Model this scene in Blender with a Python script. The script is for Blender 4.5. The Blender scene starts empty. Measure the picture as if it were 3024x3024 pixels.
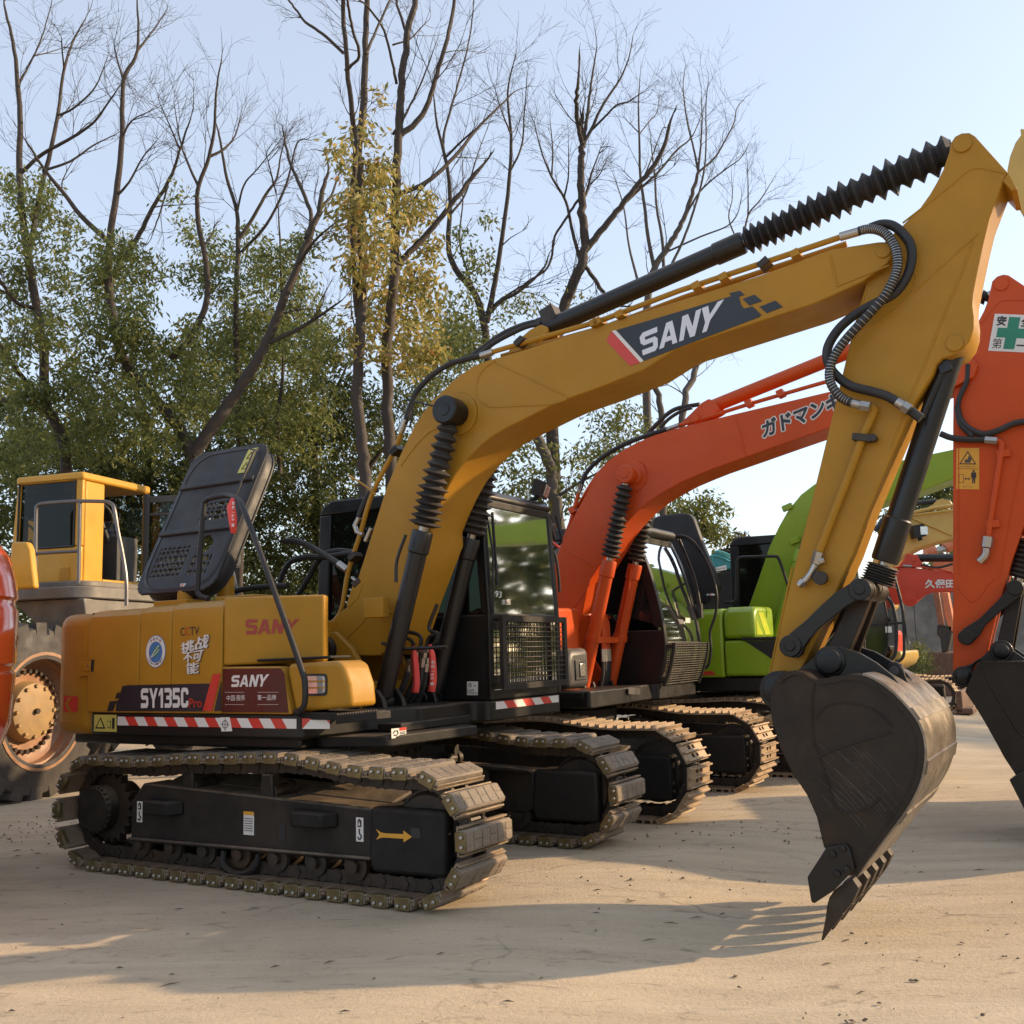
import bpy, bmesh, math, random
import numpy as np
from mathutils import Vector, Matrix
C = bpy.context.scene.collection
sc = bpy.context.scene
# ------------------------------------------------------------------ camera, sky, sun
F = 3024.0; PIT = .1357; ROLL = -.0263; H = 1.438; TH = -.5268
cp, sp = math.cos(PIT), math.sin(PIT); cr, sr = math.cos(ROLL), math.sin(ROLL)
R_, U_, D_ = Vector((1, 0, 0)), Vector((0, -sp, cp)), Vector((0, cp, sp))
cam = bpy.data.cameras.new('camera'); co = bpy.data.objects.new('camera', cam); C.objects.link(co)
rx, ux = R_*cr + U_*sr, U_*cr - R_*sr
co.matrix_world = Matrix(((rx.x, ux.x, -D_.x, 0), (rx.y, ux.y, -D_.y, 0), (rx.z, ux.z, -D_.z, H), (0, 0, 0, 1)))
cam.sensor_fit = 'HORIZONTAL'; cam.sensor_width = 36; cam.lens = 36; cam.clip_end = 3000; cam.clip_start = .05
sc.camera = co
SUN_AZ = math.atan2(.98, .2); SUN_EL = math.radians(20.5)
w = bpy.data.worlds.new('World'); sc.world = w; w.use_nodes = True
nt = w.node_tree; sky = nt.nodes.new('ShaderNodeTexSky'); sky.sky_type = 'NISHITA'; sky.sun_disc = False
sky.sun_elevation = SUN_EL; sky.sun_rotation = SUN_AZ; sky.altitude = 20; sky.air_density = 1.0; sky.dust_density = 1.6; sky.ozone_density = 2.0
bg = nt.nodes['Background']; hz = nt.nodes.new('ShaderNodeMix'); hz.data_type = 'RGBA'; hz.inputs[0].default_value = .44; hz.inputs[7].default_value = (3.05, 3.08, 3.15, 1)   # thin high haze whitens the whole sky
nt.links.new(sky.outputs[0], hz.inputs[6]); nt.links.new(hz.outputs[2], bg.inputs[0]); bg.inputs[1].default_value = .15
sl = bpy.data.lights.new('sun', 'SUN'); so = bpy.data.objects.new('sun', sl); C.objects.link(so)
sl.energy = 2.9; sl.angle = math.radians(.8); sl.color = (1, .72, .43)
sd = Vector((math.sin(SUN_AZ)*math.cos(SUN_EL), math.cos(SUN_AZ)*math.cos(SUN_EL), math.sin(SUN_EL)))
so.rotation_euler = sd.to_track_quat('Z', 'Y').to_euler(); so.location = sd*60
vs = sc.view_settings; vs.view_transform = 'Standard'; vs.look = 'None'; vs.exposure = 1.1; vs.gamma = 1
sc.cycles.max_bounces = 6; sc.cycles.diffuse_bounces = 3; sc.cycles.glossy_bounces = 3; sc.cycles.transparent_max_bounces = 12; sc.cycles.use_denoising = True
sc.cycles.sample_clamp_indirect = 6

# ------------------------------------------------------------------ measuring: pixels of the survey photo to metres on real planes
def ray(u, v):
    a, b = u-1512, v-1512
    U, V = a*cr + b*sr, -a*sr + b*cr
    x, up = U/F, -V/F
    return Vector((x, cp - up*sp, sp + up*cp))
def at_depth(u, v, Y):
    r = ray(u, v); t = Y/r.y
    return Vector((0, 0, H)) + r*t
def at_z(u, v, z):
    r = ray(u, v); return Vector((0, 0, H)) + r*((z-H)/r.z)
CROP = {'f': (0, 0, 3024/1932), 'A': (1100, 900, .5176), 'B': (2000, 300, .5692), 'C': (900, 1300, .46584), 'D': (2100, 1500, .7247),
        'E': (2050, 1500, .41408), 'F': (2250, 2300, .33644), 'G': (0, 1300, .5176), 'K': (150, 2100, .7764), 'L': (1000, 2150, .31056),
        'M': (150, 2200, .2588), 'N': (1400, 2050, .4917), 'O': (1600, 1450, .31056), 'P': (1700, 900, .41408), 'Q': (2600, 750, .2588),
        'R': (2700, 1900, .2847), 'S': (900, 1900, .31056), 'T': (0, 0, .8282), 'U': (1500, 0, .5176), 'V': (0, 1350, .36232),
        'W': (2600, 1200, .6211), 'X': (1550, 1400, .51766), 'p': (0, 0, 1)}
def px(c, pts):
    x0, y0, s = CROP[c]; return [(x0+a*s, y0+b*s) for a, b in pts]
class Frame:
    """A machine's own axes: x forward, y towards its right side, z up."""
    def __init__(s, ox, oy, th):
        s.ox, s.oy, s.c, s.s, s.th = ox, oy, math.cos(th), math.sin(th), th
    def w2l(s, p):
        dx, dy = p[0]-s.ox, p[1]-s.oy
        return Vector((dx*s.c + dy*s.s, dx*s.s - dy*s.c, p[2]))
    def l2w(s, p):
        return Vector((s.ox + p[0]*s.c + p[1]*s.s, s.oy + p[0]*s.s - p[1]*s.c, p[2]))
    def mp(s, u, v, y):                          # on the plane y = const
        o = s.w2l((0, 0, H)); d = s.w2l(ray(u, v) + Vector((0, 0, H))) - o
        return o + d*((y-o.y)/d.y)
    def xp(s, u, v, x):                          # on the plane x = const
        o = s.w2l((0, 0, H)); d = s.w2l(ray(u, v) + Vector((0, 0, H))) - o
        return o + d*((x-o.x)/d.x)
    def vp(s, u, v, A, B):                       # on the upright plane through A and B (plan points)
        o = s.w2l((0, 0, H)); d = s.w2l(ray(u, v) + Vector((0, 0, H))) - o; nx, ny = B[1]-A[1], A[0]-B[0]
        t = ((A[0]-o.x)*nx + (A[1]-o.y)*ny)/(d.x*nx + d.y*ny); return o + d*t
    def side(s, c, pts, y): return [s.mp(u, v, y) for u, v in px(c, pts)]
    def front(s, c, pts, x): return [s.xp(u, v, x) for u, v in px(c, pts)]

# ------------------------------------------------------------------ materials
MATS = {}
def rgb(c): return (c[0], c[1], c[2], 1)
def mat(name, col, rough=.5, metal=0, coat=0, dust=0, dustcol=(.33, .25, .17), up=True, var=.12, scale=3, bump=0, bscale=40, spec=.5, alt=None, altamt=.5, altscale=4):
    if name in MATS: return MATS[name]
    m = bpy.data.materials.new(name); m.use_nodes = True; n = m.node_tree.nodes; l = m.node_tree.links
    b = n['Principled BSDF']; b.inputs['Roughness'].default_value = rough; b.inputs['Metallic'].default_value = metal
    b.inputs['Coat Weight'].default_value = coat; b.inputs['Coat Roughness'].default_value = .12; b.inputs['Specular IOR Level'].default_value = spec
    tc = n.new('ShaderNodeTexCoord')
    nz = n.new('ShaderNodeTexNoise'); nz.inputs['Scale'].default_value = scale; nz.inputs['Detail'].default_value = 6; nz.inputs['Roughness'].default_value = .65
    l.new(tc.outputs['Object'], nz.inputs['Vector'])
    mp_ = n.new('ShaderNodeMapRange'); mp_.inputs[1].default_value = .3; mp_.inputs[2].default_value = .7; mp_.inputs[3].default_value = 1-var; mp_.inputs[4].default_value = 1+var
    l.new(nz.outputs[0], mp_.inputs[0])
    mul = n.new('ShaderNodeVectorMath'); mul.operation = 'SCALE'; mul.inputs[0].default_value = col; l.new(mp_.outputs[0], mul.inputs['Scale'])
    cur = mul.outputs[0]
    def mixer(fac, c2):
        nonlocal cur
        mx = n.new('ShaderNodeMix'); mx.data_type = 'RGBA'; l.new(fac, mx.inputs[0]); l.new(cur, mx.inputs[6]); mx.inputs[7].default_value = rgb(c2); cur = mx.outputs[2]
    if alt:
        n2 = n.new('ShaderNodeTexNoise'); n2.inputs['Scale'].default_value = altscale; n2.inputs['Detail'].default_value = 8; n2.inputs['Roughness'].default_value = .7
        l.new(tc.outputs['Object'], n2.inputs['Vector'])
        r2 = n.new('ShaderNodeMapRange'); r2.inputs[1].default_value = .45; r2.inputs[2].default_value = .65; r2.inputs[4].default_value = altamt; l.new(n2.outputs[0], r2.inputs[0])
        mixer(r2.outputs[0], alt)
    if dust:
        n3 = n.new('ShaderNodeTexNoise'); n3.inputs['Scale'].default_value = 2.2; n3.inputs['Detail'].default_value = 9; n3.inputs['Roughness'].default_value = .75
        l.new(tc.outputs['Object'], n3.inputs['Vector'])
        r3 = n.new('ShaderNodeMapRange'); r3.inputs[1].default_value = .3; r3.inputs[2].default_value = .75; r3.inputs[4].default_value = dust; l.new(n3.outputs[0], r3.inputs[0])
        f = r3.outputs[0]
        if up:
            g = n.new('ShaderNodeNewGeometry'); sx = n.new('ShaderNodeSeparateXYZ'); l.new(g.outputs['Normal'], sx.inputs[0])
            r4 = n.new('ShaderNodeMapRange'); r4.inputs[1].default_value = .1; r4.inputs[2].default_value = .9; r4.inputs[3].default_value = .06; l.new(sx.outputs[2], r4.inputs[0])
            mm = n.new('ShaderNodeMath'); mm.operation = 'MULTIPLY'; l.new(f, mm.inputs[0]); l.new(r4.outputs[0], mm.inputs[1]); f = mm.outputs[0]
        mixer(f, dustcol)
    l.new(cur, b.inputs['Base Color'])
    # roughness wanders a little so reflections are never perfectly even
    rr = n.new('ShaderNodeMapRange'); rr.inputs[1].default_value = .3; rr.inputs[2].default_value = .7; rr.inputs[3].default_value = max(.03, rough*.8); rr.inputs[4].default_value = min(1, rough*1.2)
    n5 = n.new('ShaderNodeTexNoise'); n5.inputs['Scale'].default_value = 7; n5.inputs['Detail'].default_value = 5; l.new(tc.outputs['Object'], n5.inputs['Vector']); l.new(n5.outputs[0], rr.inputs[0]); l.new(rr.outputs[0], b.inputs['Roughness'])
    if bump:
        n6 = n.new('ShaderNodeTexNoise'); n6.inputs['Scale'].default_value = bscale; n6.inputs['Detail'].default_value = 4; l.new(tc.outputs['Object'], n6.inputs['Vector'])
        bp = n.new('ShaderNodeBump'); bp.inputs['Strength'].default_value = bump; bp.inputs['Distance'].default_value = .01; l.new(n6.outputs[0], bp.inputs['Height']); l.new(bp.outputs[0], b.inputs['Normal'])
    MATS[name] = m; return m
def glass(name, tint=(.5, .55, .52), alpha=.35, rough=.04):
    m = bpy.data.materials.new(name); m.use_nodes = True; n = m.node_tree.nodes; l = m.node_tree.links
    out = n['Material Output']; n.remove(n['Principled BSDF'])
    tr = n.new('ShaderNodeBsdfTransparent'); tr.inputs[0].default_value = rgb(tint)
    gl = n.new('ShaderNodeBsdfGlossy'); gl.inputs['Roughness'].default_value = rough; gl.inputs[0].default_value = (.9, .9, .9, 1)
    fr = n.new('ShaderNodeFresnel'); fr.inputs[0].default_value = 1.22
    ad = n.new('ShaderNodeMath'); ad.operation = 'ADD'; ad.inputs[1].default_value = .01; l.new(fr.outputs[0], ad.inputs[0])
    mx = n.new('ShaderNodeMixShader'); l.new(ad.outputs[0], mx.inputs[0]); l.new(tr.outputs[0], mx.inputs[1]); l.new(gl.outputs[0], mx.inputs[2])
    df = n.new('ShaderNodeBsdfDiffuse'); df.inputs[0].default_value = (.16, .15, .13, 1)     # film of dust on the pane
    tc = n.new('ShaderNodeTexCoord'); nz = n.new('ShaderNodeTexNoise'); nz.inputs['Scale'].default_value = 2.5; nz.inputs['Detail'].default_value = 8; l.new(tc.outputs['Object'], nz.inputs['Vector'])
    mr = n.new('ShaderNodeMapRange'); mr.inputs[1].default_value = .35; mr.inputs[2].default_value = .75; mr.inputs[3].default_value = alpha*.4; mr.inputs[4].default_value = alpha; l.new(nz.outputs[0], mr.inputs[0])
    m2 = n.new('ShaderNodeMixShader'); l.new(mr.outputs[0], m2.inputs[0]); l.new(mx.outputs[0], m2.inputs[1]); l.new(df.outputs[0], m2.inputs[2])
    l.new(m2.outputs[0], out.inputs[0]); MATS[name] = m; return m

YEL = mat('mustard_paint', (.38, .188, .016), .44, coat=.03, spec=.2, dust=.45, var=.10, scale=2, bump=.06, bscale=220)
ORG = mat('orange_paint', (.52, .066, .008), .42, coat=.04, spec=.25, dust=.25, var=.07, scale=2, bump=.05, bscale=220)
RED = mat('red_orange_paint', (.55, .045, .016), .42, coat=.1, spec=.35, dust=.2, var=.08)
GRN = mat('green_paint', (.215, .36, .010), .40, coat=.15, spec=.4, dust=.2, var=.07)
LYEL = mat('loader_yellow_paint', (.56, .29, .03), .45, coat=.05, spec=.3, dust=.35, var=.1)
CYEL = mat('pale_yellow_paint', (.52, .33, .06), .42, coat=.15, dust=.3, var=.1)
BLK = mat('black_paint', (.007, .007, .007), .40, coat=.05, spec=.35, dust=.25, var=.2)
BLKM = mat('black_matte', (.009, .0085, .008), .6, spec=.3, dust=.3, var=.3, bump=.2, bscale=60)
PLAS = mat('black_plastic', (.017, .017, .018), .5, spec=.35, dust=.2, var=.15, bump=.15, bscale=150)
FRAME_M = mat('dusty_black_frame', (.009, .0085, .008), .62, spec=.3, dust=1.0, alt=(.035, .027, .019), altamt=.55, altscale=2.5, var=.3, bump=.2, bscale=50)
HOSE = mat('hose_rubber', (.014, .014, .015), .55, dust=.25, var=.2)
BEL = mat('bellows_rubber', (.022, .020, .020), .6, dust=.3, var=.25, bump=.3, bscale=30)
CYLB = mat('black_cylinder', (.008, .008, .009), .38, coat=.1, spec=.4, dust=.3, var=.2)
STEEL = mat('track_steel', (.10, .08, .06), .55, metal=.3, dust=.9, dustcol=(.36, .25, .15), up=False, var=.3, scale=9, bump=.4, bscale=50)
TANST = mat('dusty_tan_steel', (.22, .16, .10), .6, metal=.15, dust=.9, dustcol=(.45, .31, .18), up=False, var=.25, scale=9, bump=.4, bscale=50)
PAD = mat('track_pad_rubber', (.11, .098, .085), .7, dust=.9, dustcol=(.30, .225, .15), up=False, var=.3, scale=10, bump=.4, bscale=70)
CLIP = mat('olive_plated_clip', (.17, .13, .055), .38, metal=.65, dust=.25, up=False, var=.35, scale=8)
BOLT = mat('zinc_bolt', (.45, .44, .42), .35, metal=.8, dust=.3, up=False)
RUSTY = mat('dark_worn_steel', (.030, .024, .019), .5, metal=.25, dust=.15, var=.4, scale=5, alt=(.075, .040, .022), altamt=.6, altscale=3, bump=.2)
BUCK = mat('bucket_black_steel', (.013, .0098, .0075), .45, spec=.25, dust=.05, up=False, var=.4, scale=4, alt=(.045, .022, .011), altamt=.7, altscale=1.3, bump=.15, bscale=60)
BWORN = mat('bucket_scraped_steel', (.215, .18, .14), .36, metal=.55, up=False, var=.45, scale=6, alt=(.085, .066, .05), altamt=.8, altscale=2.5, bump=.25, bscale=40)
CHROME = mat('zinc_fitting', (.42, .40, .37), .3, metal=.9, dust=.3, up=False)
WHT = mat('white_vinyl', (.68, .66, .62), .45, dust=.15, up=False, var=.05)
REDV = mat('red_vinyl', (.55, .035, .022), .4, dust=.1, up=False, var=.05)
REDL = mat('dull_red_letters', (.30, .028, .020), .4, var=.05)
NAVY = mat('charcoal_vinyl', (.017, .020, .026), .42, var=.1)
BRWN = mat('dark_maroon_vinyl', (.030, .010, .010), .3, coat=.3, var=.1)
SILV = mat('silver_vinyl', (.62, .60, .62), .35, metal=.2, var=.05)
PALEY = mat('pale_yellow_sticker', (.52, .47, .10), .5, var=.05)
AMB = mat('amber_vinyl', (.65, .32, .03), .5, var=.05)
GRNV = mat('green_vinyl', (.02, .20, .12), .5, var=.05)
BLUV = mat('blue_vinyl', (.05, .16, .38), .5, var=.1)
TXT = mat('dark_print', (.02, .02, .022), .5, var=.02)
GREYP = mat('grey_plastic', (.05, .048, .046), .45, dust=.4, var=.12, bump=.1, bscale=90)
RIB = mat('red_ribbon_cloth', (.72, .075, .06), .7, var=.1)
LENS = mat('lamp_lens', (.6, .6, .58), .12, metal=.6, var=.2, scale=12)
SEAT = mat('dark_seat_cloth', (.02, .02, .022), .8, var=.2)
CABIN = mat('grey_cab_lining', (.06, .06, .058), .7, var=.15)
SMOKED = mat('smoked_glass', (.012, .013, .013), .10, dust=.12, var=.2)
GLASS = glass('cab_glass', (.24, .26, .24), .08)
GLASSD = glass('dark_cab_glass', (.13, .165, .15), .06)

# ------------------------------------------------------------------ mesh builder
class MB:
    def __init__(s): s.v = []; s.f = []; s.m = []
    def add(s, vs_, fs, mi=0):
        o = len(s.v); s.v += [tuple(p) for p in vs_]
        for f in fs: s.f.append([o+i for i in f]); s.m.append(mi)
        return s
    def box(s, x0, x1, y0, y1, z0, z1, mi=0):
        return s.add([(x, y, z) for x in (x0, x1) for y in (y0, y1) for z in (z0, z1)],
                     [(0, 1, 3, 2), (4, 6, 7, 5), (0, 4, 5, 1), (2, 3, 7, 6), (0, 2, 6, 4), (1, 5, 7, 3)], mi)
    def obox(s, c, a, b, d, mi=0):               # centre and three half-axes
        c, a, b, d = Vector(c), Vector(a), Vector(b), Vector(d)
        return s.add([c+a*i+b*j+d*k for i in (-1, 1) for j in (-1, 1) for k in (-1, 1)],
                     [(0, 1, 3, 2), (4, 6, 7, 5), (0, 4, 5, 1), (2, 3, 7, 6), (0, 2, 6, 4), (1, 5, 7, 3)], mi)
    def loft(s, rings, mi=0, cap=True):
        n = len(rings[0]); o = len(s.v); fs = []
        vs_ = [p for r in rings for p in r]
        for k in range(len(rings)-1):
            for i in range(n):
                j = (i+1) % n; fs.append((k*n+i, k*n+j, (k+1)*n+j, (k+1)*n+i))
        if cap: fs.append(tuple(range(n))); fs.append(tuple((len(rings)-1)*n+i for i in range(n)))
        return s.add(vs_, fs, mi)
    def prism(s, pts, vec, mi=0):
        vec = Vector(vec); a = [Vector(p) for p in pts]; return s.loft([a, [p+vec for p in a]], mi)
    def side(s, xz, y0, y1, mi=0):
        return s.prism([(p[0], y0, p[-1]) for p in xz], (0, y1-y0, 0), mi)
    def plan(s, xy, z0, z1, mi=0):
        return s.prism([(p[0], p[1], z0) for p in xy], (0, 0, z1-z0), mi)
    def lathe(s, p0, p1, prof, n=20, mi=0, cap=True):      # prof: (distance along, radius)
        p0, p1 = Vector(p0), Vector(p1); d = (p1-p0).normalized()
        a = d.orthogonal().normalized(); b = d.cross(a)
        rings = [[p0 + d*t + (a*math.cos(2*math.pi*i/n) + b*math.sin(2*math.pi*i/n))*max(r, 1e-4) for i in range(n)] for t, r in prof]
        return s.loft(rings, mi, cap)
    def cyl(s, p0, p1, r, r1=None, n=20, mi=0):
        L = (Vector(p1)-Vector(p0)).length; return s.lathe(p0, p1, [(0, r), (L, r if r1 is None else r1)], n, mi)
    def tube(s, path, r, n=8, mi=0):
        P = [Vector(p) for p in path]; R = r if isinstance(r, (list, tuple)) else [r]*len(P)
        T = [(P[min(i+1, len(P)-1)]-P[max(i-1, 0)]).normalized() for i in range(len(P))]
        a = T[0].orthogonal().normalized(); rings = []
        for i, p in enumerate(P):
            a = (a - T[i]*a.dot(T[i])).normalized(); b = T[i].cross(a)
            rings.append([p + (a*math.cos(2*math.pi*k/n) + b*math.sin(2*math.pi*k/n))*R[i] for k in range(n)])
        return s.loft(rings, mi)
    def sphere(s, c, r, n=12, mi=0, sz=1):
        c = Vector(c); k = max(4, n//2); rings = []
        for i in range(k+1):
            t = math.pi*i/k; rr = max(1e-4, math.sin(t)*r)
            rings.append([c + Vector((rr*math.cos(2*math.pi*j/n), rr*math.sin(2*math.pi*j/n), -math.cos(t)*r*sz)) for j in range(n)])
        return s.loft(rings, mi)
    def strip(s, rows, mi=0):                    # open sheet
        n = len(rows[0]); fs = [(k*n+i, k*n+i+1, (k+1)*n+i+1, (k+1)*n+i) for k in range(len(rows)-1) for i in range(n-1)]
        return s.add([p for r in rows for p in r], fs, mi)
    def build(s, name, mats, parent=None, bevel=0, seg=2, smooth=38, flip=True, recalc=True, bang=40):
        if not isinstance(mats, (list, tuple)): mats = [mats]
        me = bpy.data.meshes.new(name); k = -1 if flip else 1
        me.from_pydata([(p[0], k*p[1], p[2]) for p in s.v], [], s.f)
        me.polygons.foreach_set('material_index', s.m)
        for m in mats: me.materials.append(m)
        if recalc:
            bm = bmesh.new(); bm.from_mesh(me); bmesh.ops.recalc_face_normals(bm, faces=bm.faces); bm.to_mesh(me); bm.free()
        if smooth:
            me.polygons.foreach_set('use_smooth', [True]*len(me.polygons)); me.set_sharp_from_angle(angle=math.radians(smooth))
        me.update()
        o = bpy.data.objects.new(name, me); C.objects.link(o)
        if parent: o.parent = parent
        if bevel:
            b = o.modifiers.new('bevel', 'BEVEL'); b.width = bevel; b.segments = seg; b.limit_method = 'ANGLE'; b.angle_limit = math.radians(bang); b.harden_normals = False
        return o
def copyobj(o, parent, name=None):
    c = o.copy(); C.objects.link(c); c.parent = parent
    return c
def tag(o, label, cat, group=None, kind=None):
    o['label'] = label; o['category'] = cat
    if group: o['group'] = group
    if kind: o['kind'] = kind
    return o
def thing(name, label, cat, frame=None, loc=None, rz=0, group=None):
    o = bpy.data.objects.new(name, None); C.objects.link(o); o.empty_display_size = .3
    if frame: o.location = (frame.ox, frame.oy, 0); o.rotation_euler = (0, 0, frame.th)
    elif loc is not None: o.location = loc; o.rotation_euler = (0, 0, rz)
    return tag(o, label, cat, group)
def smooth_path(pts, n=6):                       # Catmull-Rom
    P = [Vector(p) for p in pts]; P = [P[0]*2-P[1]] + P + [P[-1]*2-P[-2]]; out = []
    for i in range(1, len(P)-2):
        a, b, c_, d = P[i-1:i+3]
        for k in range(n):
            t = k/n; out.append(.5*((2*b) + (c_-a)*t + (2*a-5*b+4*c_-d)*t*t + (3*b-a-3*c_+d)*t**3))
    out.append(P[-2]); return out
def rounded(pts, r, n=4):                        # round the corners of a closed 2D/3D polygon
    P = [Vector(p) for p in pts]; out = []; N = len(P)
    for i in range(N):
        p, a, b = P[i], P[i-1], P[(i+1) % N]
        da, db = (a-p), (b-p); q = min(r, da.length*.45, db.length*.45); s_, e = p+da.normalized()*q, p+db.normalized()*q
        for k in range(n+1):
            t = k/n; out.append(s_*(1-t)**2 + p*2*t*(1-t) + e*t*t)
    return out
def rrect(x0, x1, z0, z1, r, n=4): return [(p.x, p.y) for p in rounded([(x0, z0), (x1, z0), (x1, z1), (x0, z1)], r, n)]

# ------------------------------------------------------------------ lettering
_tx = {}
def textmesh(s, bold=False):
    if (s, bold) in _tx: return _tx[(s, bold)]
    cu = bpy.data.curves.new('t', 'FONT'); cu.body = s; cu.resolution_u = 3; cu.offset = .036 if bold else 0
    o = bpy.data.objects.new('t', cu); C.objects.link(o)
    me = bpy.data.meshes.new_from_object(o.evaluated_get(bpy.context.evaluated_depsgraph_get()))
    v = [(p.co.x, p.co.y) for p in me.vertices]; f = [list(p.vertices) for p in me.polygons]
    bpy.data.objects.remove(o); bpy.data.curves.remove(cu); bpy.data.meshes.remove(me)
    xs, ys = [p[0] for p in v], [p[1] for p in v]; x0, x1, y0, y1 = min(xs), max(xs), min(ys), max(ys)
    _tx[(s, bold)] = ([((a-x0)/(x1-x0), (b-y0)/(y1-y0)) for a, b in v], f); return _tx[(s, bold)]
def quad(bl, br, tr, tl):
    bl, br, tr, tl = map(Vector, (bl, br, tr, tl))
    return lambda u, v: (bl*(1-u)+br*u)*(1-v) + (tl*(1-u)+tr*u)*v
def put_text(mb, s, q, mi=0, off=(0, 0, 0), grow=0):
    v, f = textmesh(s, bool(grow)); off = Vector(off)
    mb.add([q(a, b)+off for a, b in v], f, mi)
LET2 = {'1': ([(0, .74), (.24, 1), (.52, 1), (.52, 0), (.24, 0), (.24, .70), (0, .56)], .6),
        '5': ([(0, 1), (.8, 1), (.8, .78), (.26, .78), (.26, .62), (.62, .62), (.85, .48), (.85, .14), (.66, 0), (0, 0), (0, .22), (.56, .22), (.58, .24), (.58, .40), (.54, .42), (0, .42)], .85),
        '3': ([(0, 1), (.66, 1), (.85, .86), (.85, .60), (.74, .51), (.85, .42), (.85, .14), (.66, 0), (0, 0), (0, .22), (.54, .22), (.58, .26), (.58, .38), (.54, .41), (.2, .41), (.2, .61), (.54, .61), (.58, .64), (.58, .74), (.54, .78), (0, .78)], .85),
        'C': ([(.85, .66), (.85, .86), (.68, 1), (.17, 1), (0, .86), (0, .14), (.17, 0), (.68, 0), (.85, .14), (.85, .34), (.58, .34), (.58, .24), (.54, .21), (.31, .21), (.27, .24), (.27, .76), (.31, .79), (.54, .79), (.58, .76), (.58, .66)], .85)}
LET = {'S': ([[(.9, 1), (.18, 1), (0, .85), (0, .56), (.15, .42), (.64, .42), (.64, .24), (0, .24), (0, 0), (.74, 0), (.9, .14), (.9, .5), (.76, .63), (.26, .63), (.26, .77), (.9, .77)]], .9),
       'A': ([[(0, 0), (.28, 0), (.35, .2), (.42, .4), (.53, .72), (.53, 1), (.38, 1)], [(1.06, 0), (.78, 0), (.71, .2), (.64, .4), (.53, .72), (.53, 1), (.68, 1)], [(.35, .2), (.71, .2), (.64, .4), (.42, .4)]], 1.06),
       'N': ([[(0, 0), (0, 1), (.27, 1), (.64, .42), (.64, 1), (.9, 1), (.9, 0), (.63, 0), (.26, .58), (.26, 0)]], .9),
       'Y': ([[(0, 1), (.3, 1), (.52, .62), (.74, 1), (1.04, 1), (.65, .38), (.65, 0), (.39, 0), (.39, .38)]], 1.04)}
def put_logo(mb, q, mi=0, off=(0, 0, 0)):
    x = 0; tot = .9+1.06+.9+1.04+.12+.08+.04; off = Vector(off)
    for ch, gap in zip('SANY', (.06, .1, .02, 0)):
        polys, wd = LET[ch]
        for p in polys: mb.add([q((x+a)/(.9+1.06+.9+1.04+.18), b)+off for a, b in p], [tuple(range(len(p)))], mi)
        x += wd+gap
def put_model(mb, s, q, mi=0, off=(0, 0, 0)):
    g = {**{k_: (v_[0][0], v_[1]) for k_, v_ in LET.items() if k_ in 'SY'}, **LET2}; tot = sum(g[c][1]+.1 for c in s)-.1; x = 0; off = Vector(off)
    for c in s: p, wd = g[c]; mb.add([q((x+a)/tot, b)+off for a, b in p], [tuple(range(len(p)))], mi); x += wd+.1
DEC = .003
def tubes(fr, name, m, par, items, r=.007, y=None):          # one object per line
    for c, pts in items: k = MB(); k.tube(smooth_path(fr.side(c, pts, y), 5), r, 6); k.build(name, m, par)
# ------------------------------------------------------------------ crawler tracks
def shoe_pad():
    b = MB(); b.box(-.082, .082, -.25, .25, .043, .056, 0)
    for x in (-.076, .076): b.box(x-.006, x+.006, -.25, .25, .056, .078, 0)
    b.prism([(x, -.247, z) for x, z in ((-.062, .057), (.062, .057), (.062, .095), (.052, .104), (-.052, .104), (-.062, .095))], (0, .494, 0), 1)
    ys = [-.246, -.173, -.167, -.085, -.079, .001, .007, .082, .088, .17, .176, .246]
    for k in range(0, 12, 2):
        y0, y1 = ys[k], ys[k+1]
        if k % 4 == 0: b.box(-.050, .050, y0, y1, .1035, .1095, 1)
        else: b.box(-.050, -.003, y0, y1, .1035, .1095, 1); b.box(.003, .050, y0, y1, .1035, .1095, 1)
    for s in (-1, 1):
        b.box(-.052, .052, min(s*.2475, s*.2565), max(s*.2475, s*.2565), .036, .106, 2)
        b.box(-.052, .052, min(s*.215, s*.2475), max(s*.215, s*.2475), .036, .0425, 2)
        for x in (-.026, .026): b.cyl((x, s*.2565, .082), (x, s*.272, .082), .0125, .011, 6, 3)
    return b, [STEEL, PAD, CLIP, BOLT]
def shoe_grouser(half=.25):
    b = MB()
    for s in (-1, 1): b.box(-.088, .088, min(s*.075, s*half), max(s*.075, s*half), .043, .057)
    for x0, x1 in ((-.088, -.05), (-.018, .022), (.056, .088)): b.box(x0, x1, -.0745, .0745, .043, .057)
    b.box(-.0495, -.0185, -.02, .02, .043, .057); b.box(.0225, .0555, -.02, .02, .043, .057)
    for x in (-.074, -.002, .072): b.prism([(x-.010, -half, .0575), (x+.010, -half, .0575), (x+.006, -half, .085), (x-.006, -half, .085)], (0, 2*half, 0))
    return b, [TANST]
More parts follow.
